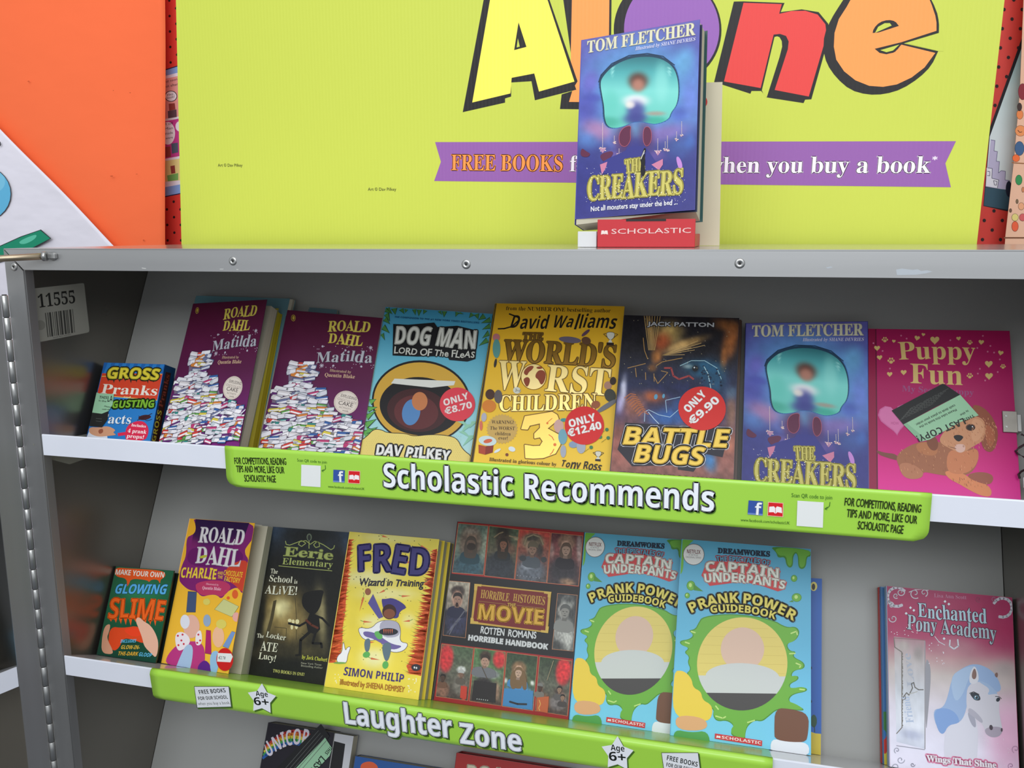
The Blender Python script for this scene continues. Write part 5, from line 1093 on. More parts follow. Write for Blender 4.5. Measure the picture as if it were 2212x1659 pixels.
A.line([(412, 250), (418, 280), (450, 288), (520, 262), (560, 246), (600, 270), (560, 300), (530, 280), (545, 255), (600, 246), (640, 280), (680, 252), (720, 262), (725, 300), (690, 310), (670, 285), (700, 256), (760, 284), (830, 330), (855, 315), (862, 290)], 7, OL); A.line([(628, 246), (628, 318)], 7, OL); A.ell(630, 215, 24, 34, (100, 110, 90)); A.ell(630, 218, 14, 26, (40, 44, 40))
A.T('Eerie', (396, 384), (844, 420), 84, OL, 'mo', out=[(5, OL)], jit=(3, .03, .03)); A.T('Elementary', (380, 462), (844, 494), 60, OL, 'se', jit=(3, .05, .06)); A.line([(350, 478), (840, 524)], 6, OL)
LC = (214, 212, 190)
for t_, a_, b_, h_ in (('The', (274, 545), (340, 550), 42), ('School', (262, 618), (472, 636), 58), ('is', (490, 638), (520, 642), 34), ('ALiVE!', (222, 730), (514, 745), 74), ('The', (150, 1136), (212, 1140), 36), ('Locker', (232, 1130), (412, 1165), 50), ('ATE', (178, 1254), (338, 1268), 84), ('Lucy!', (164, 1330), (318, 1354), 56)): A.T(t_, a_, b_, h_, LC, 'se', jit=(5, .08, .1), sh=(3, 4, (10, 10, 8)))
A.T('by Jack Chabert', (562, 1330), (795, 1358), 34, (206, 206, 80), 'se', jit=(3, .05, .08)); A.T('New York Times', (556, 1378), (742, 1396), 18, (170, 168, 150), 'pl'); A.T('Bestselling Author', (556, 1402), (754, 1424), 18, (170, 168, 150), 'pl'); A.T('TWO BOOKS IN ONE!', (296, 1456), (584, 1490), 28, (196, 196, 110), 'se', jit=(3, .05, .06))
clipped(A, b['Q']); put(b, A)

# ---- yellow wizard story, three copies
for k in (2, 1):
    q2 = [(757 + 12 * k, 1149 + 2 * k), (949 + 12 * k, 1165.5 + 3 * k), (902.5 + 14 * k, 1523 - 4 * k), (715 + 10 * k, 1488 - 4 * k)]
    b = book('paperback', ('rearmost' if k == 2 else 'middle') + ' copy in the stack of yellow paperbacks with orange leafy borders', PB2, Z2, q2, 0.0440 - k * 0.0145, 0.0138, covercol=(226, 200, 60), back=(226, 200, 60))
q = [(756, 1148.5), (949, 1165), (902.5, 1523), (700, 1491)]
b = book('paperback', 'yellow paperback with big navy title and orange leafy borders, front of its stack', PB2, Z2, q, 0.0440, 0.0138, covercol=(236, 210, 60), back=(226, 200, 60))
A = cart(b, 690, 1130, 4.047); c = corners(A, b)
A.field(c, [(0, 'dcc84a'), (.5, 'ecd448'), (1, 'f6dc50')], [(620, 120, 300, 60, 0, 'e6dfa0', .7), (430, 480, 260, 70, 0, 'e8e2b0', .8), (600, 620, 260, 60, 0, 'efe9b8', .7), (470, 860, 110, 60, 0, 'f2ecc0', .7), (480, 1180, 130, 90, 0, 'f4efc4', .8), (780, 850, 60, 60, 0, 'f0eac0', .6)], noise=.03, nx=30, ny=40)
rd = random.Random(21)
def border(A, spine_pts, side, wid):
    for (x, y, w) in spine_pts:
        for _ in range(5):
            yy = y + rd.uniform(-24, 24); l = w + rd.uniform(-6, wid); cc = rd.choice([(222, 92, 40), (206, 76, 32), (232, 110, 54), (214, 84, 46)])
            A.add(A.uv([(x, yy - 13), (x + side * l, yy + rd.uniform(-34, 14)), (x, yy + 13)]), [(0, 1, 2)], lin(cc), layer=A.L)
        if rd.random() < .5: A.add(A.uv([(x + side * w * .8, y), (x + side * (w + wid + 14), y - 26), (x + side * w * .8, y + 7)]), [(0, 1, 2)], lin((120, 160, 60)), layer=A.L)
    A.L += 1
A.poly([(250, 160), (285, 160), (262, 330), (250, 480), (235, 620), (225, 780), (205, 900), (200, 1050), (190, 1130), (130, 1220), (70, 1220)], (214, 84, 38))
border(A, [(255 - (y - 160) * .17, y, 36 + (y - 160) * .065) for y in range(170, 1200, 34)], 1, 22)
A.poly([(1035, 240), (1000, 300), (1005, 560), (960, 640), (940, 800), (900, 950), (860, 1080), (810, 1180), (760, 1250), (780, 1300), (890, 1335), (1040, 300)], (214, 84, 38))
border(A, [(1035 - (y - 200) * .135, y, 40 + (y - 200) * .075) for y in range(250, 1320, 34)], -1, 26)
A.ells([(rd.uniform(300, 980), rd.uniform(95, 620), 5, 4.5) for _ in range(60)] + [(rd.uniform(360, 800), rd.uniform(640, 1230), 4, 4) for _ in range(30)], (90, 84, 36), 6)
A.ells([(rd.uniform(130, 180), rd.uniform(1260, 1400), 4, 5) for _ in range(9)] + [(rd.uniform(770, 850), rd.uniform(1350, 1480), 5, 6) for _ in range(14)], (250, 244, 220), 6)
def carrot(x, y, l, a):
    ca, sa = math.cos(a), math.sin(a); A.poly([(x, y), (x + l * ca - 9 * sa, y + l * sa + 9 * ca), (x + l * ca + 9 * sa, y + l * sa - 9 * ca)], (214, 104, 60)); A.line([(x + l * ca, y + l * sa), (x + (l + 26) * ca, y + (l + 26) * sa - 10)], 5, (110, 150, 70))
for p_ in ((515, 615, 60, -.45), (800, 636, 80, 3.1), (350, 775, 130, -1.3), (465, 866, 80, 3.2), (730, 860, 60, -.1), (530, 1196, 80, 3.3), (485, 1040, 50, 3.1), (960, 236, 80, 3.6), (600, 126, 50, 3.4), (735, 356, 60, -.3)): carrot(*p_)
NV = (54, 46, 110)
A.T('FRED', (330, 420), (945, 452), 225, NV, 'sb', out=[(16, NV)], jit=(5, .05, .06), arc=14)
A.T('Wizard in Training', (345, 545), (905, 556), 62, (40, 38, 60), 'pl', out=[(2.5, (40, 38, 60))], jit=(5, .05, .1), shear=.15); A.line([(900, 530), (960, 492)], 5, (40, 38, 60))
# plain soft shapes in the artwork's colours
A.blob([(540, 660), (570, 665), (650, 650), (780, 735), (700, 770), (690, 840), (600, 820), (560, 760)], (70, 60, 130)); A.ell(612, 775, 62, 66, (60, 34, 32)); A.ell(612, 792, 50, 42, (132, 76, 52)); A.poly([(425, 700), (470, 620), (560, 820), (520, 836)], (92, 84, 150)); A.ell(425, 600, 26, 30, (150, 92, 66))
A.blob([(330, 905), (450, 930), (520, 850), (680, 850), (715, 930), (700, 1040), (785, 1050), (740, 1120), (640, 1135), (560, 1080), (520, 1010), (450, 1030), (370, 1010)], (236, 234, 240), (4, (60, 54, 90))); A.blob([(380, 940), (500, 960), (560, 1010), (640, 1060), (740, 1075), (640, 1115), (560, 1060), (470, 1010), (390, 990)], (112, 98, 160)); A.blob([(520, 850), (680, 850), (712, 930), (690, 1000), (540, 1000)], (176, 172, 190)); A.blob([(470, 950), (540, 940), (560, 1010), (510, 1020)], (100, 176, 96)); A.ell(605, 950, 84, 32, (40, 42, 50)); A.polys([[(560 + i * 18, 930), (570 + i * 18, 926), (566 + i * 18, 970)] for i in range(5)], (226, 110, 70))
A.blob([(390, 1020), (450, 1000), (440, 1120), (400, 1130)], (96, 116, 130)); A.blob([(540, 1050), (640, 1040), (610, 1200), (570, 1210)], (96, 116, 130)); A.ell(412, 1150, 32, 26, (96, 176, 90), -20); A.ell(578, 1240, 26, 34, (96, 176, 90), 10)
A.blob([(150, 1210), (160, 1160), (200, 1130), (205, 1060), (215, 1035), (228, 1120), (245, 1085), (275, 1080), (262, 1120), (250, 1150), (240, 1222), (190, 1226)], (244, 240, 244), (4, (120, 110, 120))); A.ell(180, 1222, 56, 8, (120, 170, 80))
A.ell(845, 1262, 40, 30, (44, 40, 50)); A.ells([(832, 1262, 7, 10), (850, 1266, 7, 10)], (220, 220, 226), 8)
A.T('SIMON PHILIP', (212, 1330), (735, 1390), 68, (66, 50, 120), 'sb', jit=(5, .05, .08)); A.T('Illustrated by SHEENA DEMPSEY', (180, 1410), (742, 1480), 50, (190, 120, 50), 'pl', jit=(5, .05, .1), out=[(1.6, (190, 120, 50))])
clipped(A, b['Q']); put(b, A)

# ---- black history handbook with photo panels
q = [(988.8, 1126.4), (1261.8, 1149.6), (1228, 1556), (934, 1510.7)]
b = book('annual', 'large black and red handbook with rows of small costume photographs', PB2, Z2, q, 0.020, 0.0105, covercol=(30, 22, 22), back=(40, 20, 20), spine=(30, 16, 18))
A = cart(b, 920, 1110, 3.531); c = corners(A, b)
A.poly(c, (20, 18, 20)); rdk = (156, 26, 28)
A.poly([(243, 58), (1210, 140), (1166, 556), (196, 456)], rdk); A.poly([(112, 984), (1122, 1106), (1090, 1590), (48, 1420)], rdk)
A.poly([(235, 56), (243, 58), (60, 1418), (40, 1416)], (24, 18, 20))
def brighten(c_): return ''.join('%02x' % min(255, int(int(c_[i:i + 2], 16) * 1.22 + 6)) for i in (0, 2, 4))
def photo(quad, stops, blobs, seed):
    TL, TR, BR, BL = quad; A.poly([(TL[0] - 3, TL[1] - 3), (TR[0] + 3, TR[1] - 3), (BR[0] + 3, BR[1] + 3), (BL[0] - 3, BL[1] + 3)], (196, 130, 90))
    A.field(quad, [(t_, brighten(c_)) for t_, c_ in stops], [(*b_[:5], brighten(b_[5]), b_[6], 4.0 if b_[6] >= .95 else 1.8) for b_ in blobs], noise=.2, nx=54, ny=78, seed=seed)
SK = '8a6a58'
photo([(250, 74), (474, 94), (436, 464), (202, 446)], [(0, '44524a'), (.4, '5a6454'), (1, '2a3a40')], [(340, 220, 90, 130, 5, '5c4c40', .95), (350, 190, 40, 50, 0, '6a5648', .95), (350, 250, 46, 44, 0, '3a2e2a', .9), (345, 130, 60, 24, 0, '6a6056', .9), (330, 390, 110, 90, 0, '27404a', .98), (450, 240, 24, 150, 10, '8a8a7a', .5)], 1)
photo([(486, 94), (708, 122), (672, 496), (448, 470)], [(0, '3a4634'), (.5, '4a4434'), (1, '1c1e22')], [(590, 210, 60, 90, 0, '34261e', .95), (600, 250, 36, 54, 10, '7a5040', .95), (590, 130, 60, 40, 0, '241c18', .9), (690, 190, 24, 14, 30, '9a8a6a', .8), (560, 400, 110, 110, 0, '20242a', .98), (650, 270, 40, 40, 0, '6a3a2c', .5)], 2)
photo([(718, 122), (948, 146), (918, 524), (682, 498)], [(0, '9a3028'), (.3, '7a4034'), (1, '3a3a3c')], [(815, 210, 90, 66, 0, '6a5c48', .95), (815, 185, 60, 30, 0, '2c2824', .9), (810, 262, 44, 56, 0, '8c6c5c', .95), (812, 305, 40, 30, 0, '3c2e2a', .9), (870, 280, 26, 60, 0, '2a2826', .9), (740, 330, 30, 24, 0, '3a3634', .9), (800, 430, 110, 90, 0, '4c5058', .98), (770, 400, 40, 30, 0, '8a8e96', .7)], 3)
photo([(960, 146), (1196, 170), (1162, 548), (926, 526)], [(0, '401c20'), (.4, '6a3a38'), (1, '2a2024')], [(1075, 215, 70, 66, 0, '6a5040', .95), (1070, 270, 46, 66, 0, 'a07e6c', .98), (1170, 260, 22, 120, 0, '9a9690', .6), (1050, 430, 110, 110, 0, '221e24', .98), (1080, 520, 60, 30, 10, '8a6a50', .8), (960, 280, 20, 60, 0, '8a8078', .5)], 4)
photo([(176, 512), (336, 526), (300, 945), (132, 924)], [(0, '8a8274'), (.5, '6a6258'), (.55, '201e26'), (1, '18181f')], [(245, 590, 54, 44, 0, '2e2420', .95), (240, 650, 42, 66, 0, '96705e', .98), (238, 695, 14, 26, 0, '2a1414', .95), (235, 830, 90, 100, 0, '23243a', .98), (230, 830, 10, 110, 40, '6a6a78', .7)], 5)
photo([(1006, 608), (1154, 622), (1122, 1046), (964, 1030)], [(0, '2a2a2c'), (.5, '3a3a38'), (1, '4a4a48')], [(1080, 680, 54, 60, 0, '70706c', .95), (1050, 740, 46, 60, 0, '8a8680', .95), (1090, 650, 44, 24, 0, '3a3a3a', .9), (1050, 900, 80, 110, 0, '8c8a86', .95), (1000, 1000, 40, 40, 0, '2a2a2a', .8), (1090, 990, 30, 60, 10, 'a8a6a0', .6)], 6)
photo([(124, 994), (362, 1026), (318, 1424), (78, 1390)], [(0, '3a4a34'), (.5, '4a4a40'), (1, '3a2e2a')], [(155, 1100, 56, 110, 5, 'a82428', .95), (270, 1190, 36, 30, 0, 'a8a8a6', .95), (268, 1230, 26, 34, 0, '7a5c4c', .9), (260, 1310, 60, 70, 0, '5a544e', .95), (130, 1250, 30, 34, 0, '3a2a24', .9), (130, 1340, 50, 60, 0, '6a4a3c', .95), (290, 1370, 22, 60, 5, 'b83a28', .95)], 7)
photo([(374, 1024), (606, 1056), (574, 1464), (334, 1426)], [(0, '3a5a34'), (.5, '4a5a40'), (1, '3a2a26')], [(560, 1110, 50, 70, 0, 'a82428', .95), (455, 1090, 46, 50, 0, '33241c', .95), (452, 1130, 34, 46, 0, 'a48070', .98), (455, 1220, 110, 40, 5, '77777c', .95), (440, 1330, 80, 90, 0, '221c1e', .98), (540, 1350, 26, 70, 0, '8a6a5a', .8)], 8)
photo([(620, 1058), (852, 1088), (816, 1500), (584, 1466)], [(0, '22301f'), (.5, '3c4a36'), (1, '4a5a70')], [(710, 1180, 60, 60, 0, '6a5038', .98), (708, 1260, 66, 90, 0, '6a5038', .98), (708, 1200, 32, 44, 0, 'b0907c', .98), (705, 1400, 110, 100, 0, '3c7cb0', .98, 2), (700, 1450, 70, 20, 5, '22242c', .9), (610, 1270, 16, 20, 0, 'aaaaa8', .9), (812, 1290, 16, 20, 0, 'aaaaa8', .9)], 9)
photo([(870, 1090), (1112, 1124), (1078, 1540), (834, 1500)], [(0, '24301f'), (.5, '4a4a40'), (1, '3a2c28')], [(1050, 1200, 60, 110, 5, 'b02428', .98, 2), (875, 1310, 30, 30, 0, '5a544c', .95), (875, 1340, 20, 26, 0, '4a3024', .9), (1020, 1350, 40, 30, 0, '3a2a26', .9), (890, 1440, 50, 60, 0, 'c06030', .9), (1010, 1440, 70, 60, 0, '5a5254', .95), (1040, 1390, 24, 24, 0, '9a7060', .8)], 10)
def bust(cx_, cy_, r_, skin, hair, cloth, long=0, helm=None, sh=1.7):
    k = .12   # photographs slope with the page
    def P(*p): return [(cx_ + a * r_ - b_ * r_ * .10, cy_ + b_ * r_ + a * r_ * k) for a, b_ in p]
    A.poly(A.smooth(P((-sh, 3.6), (-sh * .98, 2.0), (-sh * .6, 1.5), (0, 1.35), (sh * .6, 1.5), (sh * .98, 2.0), (sh, 3.6)), 1), cloth)
    if long: A.blob(P((-.95, -.6), (0, -1.3), (.95, -.6), (1.15, .6), (1.05, 1.2 + long), (.4, 1.4 + long), (-.4, 1.4 + long), (-1.05, 1.2 + long), (-1.15, .6)), hair)
    A.poly(P((-.32, .7), (.32, .7), (.42, 1.65), (-.42, 1.65)), tuple(int(v * .78) for v in skin))
    A.blob(P((-.72, -.5), (0, -1.1), (.72, -.5), (.74, .3), (.42, 1.0), (0, 1.22), (-.42, 1.0), (-.74, .3)), skin)
    A.blob(P((-.86, .1), (-.9, -.6), (-.5, -1.25), (.4, -1.3), (.9, -.7), (.86, .1), (.66, -.35), (.2, -.62), (-.5, -.5), (-.68, -.2)), hair)
    if helm: A.blob(P((-1.0, -.2), (-1.0, -.8), (-.6, -1.45), (.5, -1.5), (1.0, -.9), (1.0, -.2), (.6, -.4), (-.6, -.4)), helm)
    dk = tuple(int(v * .35) for v in skin)
    A.polys([P((-.45, -.02), (-.12, -.02), (-.12, .08), (-.45, .08)), P((.14, -.02), (.46, -.02), (.46, .08), (.14, .08)), P((-.08, .35), (.1, .35), (.1, .42), (-.08, .42)), P((-.24, .66), (.26, .66), (.22, .76), (-.2, .76))], dk)
bust(345, 225, 44, (112, 88, 74), (78, 66, 56), (38, 68, 78), 1.2); A.ell(347, 250, 34, 28, (54, 42, 36))
bust(592, 230, 36, (136, 90, 68), (50, 38, 28), (36, 40, 44), 1.8); A.line([(520, 180), (560, 150), (590, 140)], 9, (140, 120, 90)); A.line([(636, 168), (670, 178), (706, 186)], 10, (150, 130, 100))
bust(815, 268, 40, (150, 116, 98), (60, 46, 40), (82, 88, 96), 0, (104, 92, 74)); A.line([(752, 232), (770, 180), (820, 160), (872, 178), (896, 236)], 10, (148, 132, 104)); A.ells([(740, 340, 26, 22), (900, 350, 22, 22)], (60, 62, 66), 14)
bust(1070, 272, 42, (164, 132, 114), (92, 70, 56), (36, 30, 38), .3)
bust(242, 650, 40, (158, 122, 104), (46, 36, 32), (34, 36, 62), 0); A.ell(238, 694, 10, 17, (40, 18, 18)); A.line([(180, 920), (230, 830), (296, 740)], 9, (96, 96, 108))
bust(1062, 745, 44, (140, 136, 130), (92, 92, 90), (136, 134, 130), 0)
bust(270, 1222, 22, (130, 98, 82), (60, 50, 44), (92, 84, 76), 0, (176, 176, 176)); bust(130, 1248, 22, (80, 56, 44), (34, 26, 24), (110, 76, 58), 0); A.poly([(268, 1310), (316, 1318), (310, 1412), (262, 1402)], (196, 60, 44))
bust(452, 1118, 36, (176, 138, 120), (52, 38, 30), (112, 112, 118), 0, sh=2.6); A.poly([(370, 1270), (540, 1292), (530, 1440), (350, 1420)], (36, 30, 32)); A.line([(430, 1170), (470, 1260)], 7, (80, 70, 60)); A.ells([(392 + i * 16, 1412 + i * 2, 4, 5) for i in range(6)], (180, 180, 180), 6)
bust(708, 1210, 34, (190, 156, 136), (120, 92, 62), (66, 130, 186), 2.2, sh=2.3); A.poly([(600, 1330), (820, 1350), (812, 1494), (588, 1462)], (66, 130, 186)); A.blob([(650, 1220), (680, 1180), (690, 1330), (660, 1340), (640, 1300)], (120, 92, 62)); A.blob([(735, 1180), (765, 1230), (775, 1340), (740, 1345), (728, 1260)], (120, 92, 62)); A.line([(640, 1432), (700, 1450), (770, 1452)], 15, (34, 36, 44))
bust(872, 1322, 22, (74, 54, 44), (30, 26, 26), (120, 112, 106), 0, (120, 118, 116)); bust(1020, 1340, 22, (150, 116, 96), (36, 30, 28), (90, 84, 84), 0); bust(1044, 1400, 20, (150, 116, 96), (36, 30, 28), (70, 62, 62), 0); A.poly([(850, 1400), (940, 1392), (930, 1520), (842, 1500)], (190, 92, 50)); A.line([(866, 1420), (876, 1450), (862, 1480), (870, 1500)], 6, (220, 170, 90))
A.line([(975, 1120), (925, 1270)], 4, (170, 150, 120)); A.ells([(700 + i * 24, 470 + i * 3, 6, 6) for i in range(8)], (130, 132, 140), 6)
GOLD = (196, 156, 66)
A.poly([(376, 535), (958, 596), (930, 908), (344, 836)], GOLD); A.poly([(396, 548), (936, 604), (912, 896), (360, 822)], (116, 20, 18)); A.polys([[(372, 534), (428, 538), (424, 556), (396, 552), (392, 584), (370, 582)], [(905, 590), (960, 596), (952, 640), (930, 636), (932, 612), (902, 608)], [(340, 838), (400, 842), (402, 822), (368, 818), (366, 796), (344, 792)], [(880, 904), (934, 910), (940, 860), (918, 858), (914, 890), (880, 886)]], (206, 170, 80))
A.T('HORRIBLE', (418, 640), (634, 668), 58, GOLD, 'se', jit=(4, .05, .08)); A.T('HISTORIES', (664, 668), (908, 694), 58, GOLD, 'se', jit=(4, .05, .08)); A.line([(406, 666), (612, 690)], 4, (150, 106, 50)); A.line([(696, 698), (904, 722)], 4, (150, 106, 50)); A.T('THE', (624, 704), (684, 710), 24, GOLD, 'sb', out=[(2, GOLD)])
A.T('MOVIE', (400, 800), (892, 846), 108, (214, 164, 56), 'sb', out=[(9, (214, 164, 56))])
A.T('ROTTEN', (420, 908), (598, 930), 52, (220, 220, 222), 'pl', jit=(7, .08, .1), out=[(2.5, (220, 220, 222))]); A.T('ROMANS', (630, 932), (842, 952), 52, (220, 220, 222), 'pl', jit=(7, .08, .1), out=[(2.5, (220, 220, 222))])
A.T('HORRIBLE HANDBOOK', (326, 962), (930, 1034), 38, (216, 216, 218), 'sb', out=[(4, (216, 216, 218))])
clipped(A, b['Q']); put(b, A)

# ---- sky blue prank guidebooks (two)
q = [(1473.8, 1164.4), (1751.5, 1186), (1752, 1643.6), (1447, 1606)]
b = book('guidebook', 'sky blue prank guidebook with green slime, fully visible, right of its partly covered twin', PB2, Z2, q, 0.036, 0.010, covercol=(90, 176, 216), back=(90, 176, 216))
A = cart(b, 1430, 1140, 3.197); c = corners(A, b)
A.field(c, [(0, '58a8c8'), (.4, '62b4d6'), (1, '7cd0f2')], nx=6, ny=12)
GS, GL, GDK = (110, 176, 58), (196, 226, 130), (74, 140, 44)
slime = [(280, 610), (500, 590), (760, 630), (860, 690), (925, 680), (955, 720), (925, 780), (860, 800), (880, 850), (930, 855), (900, 890), (985, 930), (985, 975), (910, 985), (890, 1030), (940, 1020), (945, 1050), (880, 1080), (890, 1115), (990, 1098), (1010, 1130), (900, 1150), (870, 1200), (940, 1225), (995, 1265), (900, 1260), (800, 1250), (730, 1310), (690, 1340), (640, 1330), (590, 1370), (575, 1420), (575, 1470), (480, 1440), (475, 1400), (500, 1370), (450, 1330), (380, 1340), (350, 1300), (360, 1250), (250, 1200), (160, 1010), (200, 980), (175, 930), (190, 890), (150, 860), (190, 830), (130, 810), (120, 780), (190, 770), (220, 740), (180, 710), (230, 700), (250, 660)]
A.blob(slime, GDK); A.blob([(x + (520 - x) * .02, y + (950 - y) * .02) for x, y in slime], GS)
for p_ in ([(890, 730), (930, 715), (935, 740)], [(925, 935), (960, 950), (950, 965)], [(160, 790), (190, 800)], [(370, 1300), (420, 1315), (440, 1305)], [(590, 1345), (640, 1330)], [(200, 715), (230, 725)], [(880, 870), (920, 868)], [(950, 1115), (985, 1120)], [(370, 1230), (390, 1255)]): A.line(p_, 9, GL)
A.blob([(130, 70), (230, 78), (190, 110), (150, 160), (148, 290), (125, 330), (112, 290), (118, 150)], GS); A.blob([(740, 125), (1030, 150), (1028, 200), (1000, 200), (995, 270), (965, 290), (940, 270), (940, 200), (925, 170), (905, 200), (905, 260), (885, 280), (858, 260), (850, 200), (800, 210), (790, 170)], GDK); A.blob([(770, 132), (1026, 152), (1022, 190), (994, 196), (988, 260), (965, 278), (948, 262), (946, 200), (926, 160), (898, 190), (898, 250), (882, 268), (866, 250), (858, 190), (806, 196)], GS)
for x, y, r_, rr in ((200, 400, 26, 30), (912, 350, 18, 20), (930, 482, 30, 26), (175, 468, 14, 16)): A.ell(x, y, r_ + 4, rr + 4, GDK); A.ell(x, y, r_, rr, GS); A.ell(x - 4, y - 4, r_ * .4, rr * .5, GL)
A.poly([(215, 385), (285, 440), (220, 432)], GDK); A.poly([(900, 500), (876, 512), (910, 514)], GDK)
circ = A.ept(554, 940, 312, 322, 10, 60)
A.poly(circ, (228, 206, 112)); 
for k in range(-4, 5): A.line([(554 - 300 * math.sqrt(max(0, 1 - (k / 5.) ** 2)), 940 + k * 62 - 6), (554 + 300 * math.sqrt(max(0, 1 - (k / 5.) ** 2)), 940 + k * 62 + 6)], 2.5, (212, 188, 96))
# plain rounded stand-in shapes inside the circle
A.ell(556, 838, 150, 150, (222, 188, 168), 0, 40)
A.poly([p_ for p_ in circ if p_[1] > 1000], (206, 208, 206)); A.poly([p_ for p_ in circ if p_[1] > 1135], (70, 66, 66))
A.ell(556, 1030, 255, 95, (206, 208, 206), 2, 40)
# soft shapes in the two lower corners
A.blob([(75, 990), (150, 985), (205, 1040), (215, 1105), (270, 1130), (280, 1190), (340, 1220), (352, 1280), (320, 1340), (200, 1330), (70, 1290)], (240, 206, 70)); A.blob([(90, 1290), (300, 1310), (320, 1400), (100, 1400)], (226, 170, 120)); A.blob([(82, 1390), (200, 1415), (320, 1400), (335, 1530), (80, 1500)], (80, 160, 76))
A.blob([(780, 1245), (890, 1250), (1015, 1285), (1010, 1420), (990, 1490), (780, 1470), (775, 1400)], (116, 74, 52)); A.blob([(750, 1450), (860, 1480), (1020, 1480), (1010, 1600), (750, 1580)], (230, 234, 240))
A.ell(219, 185, 74, 74, (110, 100, 96)); A.ell(219, 185, 70, 70, (226, 224, 220)); A.T('NETFLIX', (172, 176), (266, 182), 26, (110, 40, 44), 'sb'); A.T('A NETFLIX', (184, 192), (250, 196), 11, (120, 116, 116), 'pl'); A.T('ORIGINAL SERIES', (164, 208), (270, 214), 12, (120, 116, 116), 'pl')
A.T('DREAMWORKS', (386, 175), (744, 200), 34, (22, 34, 60), 'se', out=[(2, (22, 34, 60))])
RS = (206, 60, 64)
A.T('THE EPIC TALES OF', (376, 234), (742, 264), 34, (90, 160, 190), 'sb', out=[(7, RS), (2, (90, 160, 190))], arc=10, jit=(3, .05, .1))
A.poly([(300, 260), (340, 232), (560, 236), (820, 300), (800, 350), (864, 376), (850, 425), (800, 440), (700, 405), (560, 372), (330, 402), (272, 330)], RS)
A.T('CAPTAIN', (300, 300), (805, 350), 66, (228, 226, 214), 'sb', out=[(9, RS), (6, (228, 226, 214))], arc=8, jit=(6, .06, .1)); A.T('UNDERPANTS', (292, 376), (850, 425), 58, (228, 226, 214), 'sb', out=[(7, RS), (5, (228, 226, 214))], arc=20, jit=(6, .06, .1))
A.poly([(172, 540), (180, 596), (330, 590), (560, 580), (790, 640), (920, 660), (945, 610), (780, 480), (560, 430), (330, 440)], (30, 34, 30)) if False else None
A.T('PRANK POWER', (190, 590), (925, 650), 66, (222, 206, 96), 'sb', out=[(15, (26, 30, 30)), (3, (222, 206, 96))], arc=100); A.T('GUIDEBOOK', (335, 588), (785, 634), 48, (222, 206, 96), 'sb', out=[(12, (26, 30, 30)), (2, (222, 206, 96))], arc=26)
A.poly([(366, 1420), (692, 1470), (690, 1508), (364, 1456)], (208, 44, 48)); A.T('SCHOLASTIC', (412, 1455), (684, 1496), 19, (240, 230, 230), 'sb'); A.poly([(374, 1450), (378, 1434), (390, 1436), (392, 1442), (394, 1436), (404, 1438), (404, 1454), (392, 1450)], (240, 230, 230))
clipped(A, b['Q']); put(b, A); cap_art = A; capQ = b['Q']
q1 = [(1264, 1150), (1517, 1169), (1478, 1604), (1229, 1570)]
b = book('guidebook', 'sky blue prank guidebook partly covered on its right side by its twin', PB2, Z2, q1, 0.019, 0.0185, covercol=(90, 176, 216), back=(90, 176, 216))
link('cover_print', cap_art.mesh('cover_print', remap=quadmap(capQ, b['Q'])), b['cov'])
# ---- blue storybook behind
q = [(1540, 1236), (1775.6, 1250), (1774, 1643), (1530, 1620)]
b = book('picture_book', 'blue and yellow picture book peeking out behind the right prank guidebook', PB2, Z2, q, 0.0135, 0.013, covercol=(40, 90, 170), back=(40, 90, 170))
A = cart(b, 1430, 1140, 3.197); c = corners(A, b)
A.poly(c, (44, 96, 176)); A.poly([(300, 1400), (1030, 1410), (1060, 1420), (1102, 1424), (1100, 1700), (300, 1700)], (206, 184, 60)); A.ell(1048, 405, 24, 32, (224, 206, 110)); A.ell(1046, 408, 12, 22, (50, 40, 36)); A.ell(1048, 1335, 22, 44, (36, 74, 50)); A.line([(1052, 1370), (1054, 1412)], 6, (30, 50, 40)); A.ells([(1032, 968, 4, 10), (1032, 1200, 4, 10)], (24, 30, 50), 8)
clipped(A, b['Q']); put(b, A)

# ---- pony book and the books behind it
for k, (dx, cc, lab) in enumerate(((-17.0, (196, 60, 50), 'red edged picture book at the back left of the pony book'), (-12.5, (70, 120, 170), 'blue picture book just behind the left edge of the pony book'))):
    q2 = [(1915.6 + dx, 1268.5 - k * 1.2), (2176 + dx, 1291), (2196 + dx, 1659), (1922 + dx, 1659)]
    b = book('picture_book', lab, PB2, Z2, q2, 0.0085 * (k + 1), 0.0078, covercol=cc, back=cc, spine=cc)
    A = cart(b, 1860, 1230, 3.8665); c = corners(A, b)
    A.poly(c, cc); A.poly([(120, 200 + k * 20), (1200, 230), (1200, 1120), (120, 1160)], (70, 120, 180)); A.poly([(120, 1180), (1250, 1180), (1250, 1400), (120, 1390)], (70, 130, 70)); A.poly([(120, 1400), (1250, 1400), (1250, 2000), (120, 2000)], (216, 200, 70)); A.ell(200, 1460, 24, 80, (206, 60, 50)); A.ell(190, 1380, 20, 40, (60, 120, 190))
    clipped(A, b['Q']); put(b, A)
q = [(1915.6, 1265.7), (2186.4, 1290.8), (2202, 1659), (1922, 1659)]
b = book('pony_book', 'crimson and white book showing a blue maned pony beside a plastic bracelet window', PB2, Z2, q, 0.036, 0.012, covercol=(160, 40, 80), back=(150, 160, 180), spine=(150, 176, 206))
A = cart(b, 1860, 1230, 3.8665); c = corners(A, b)
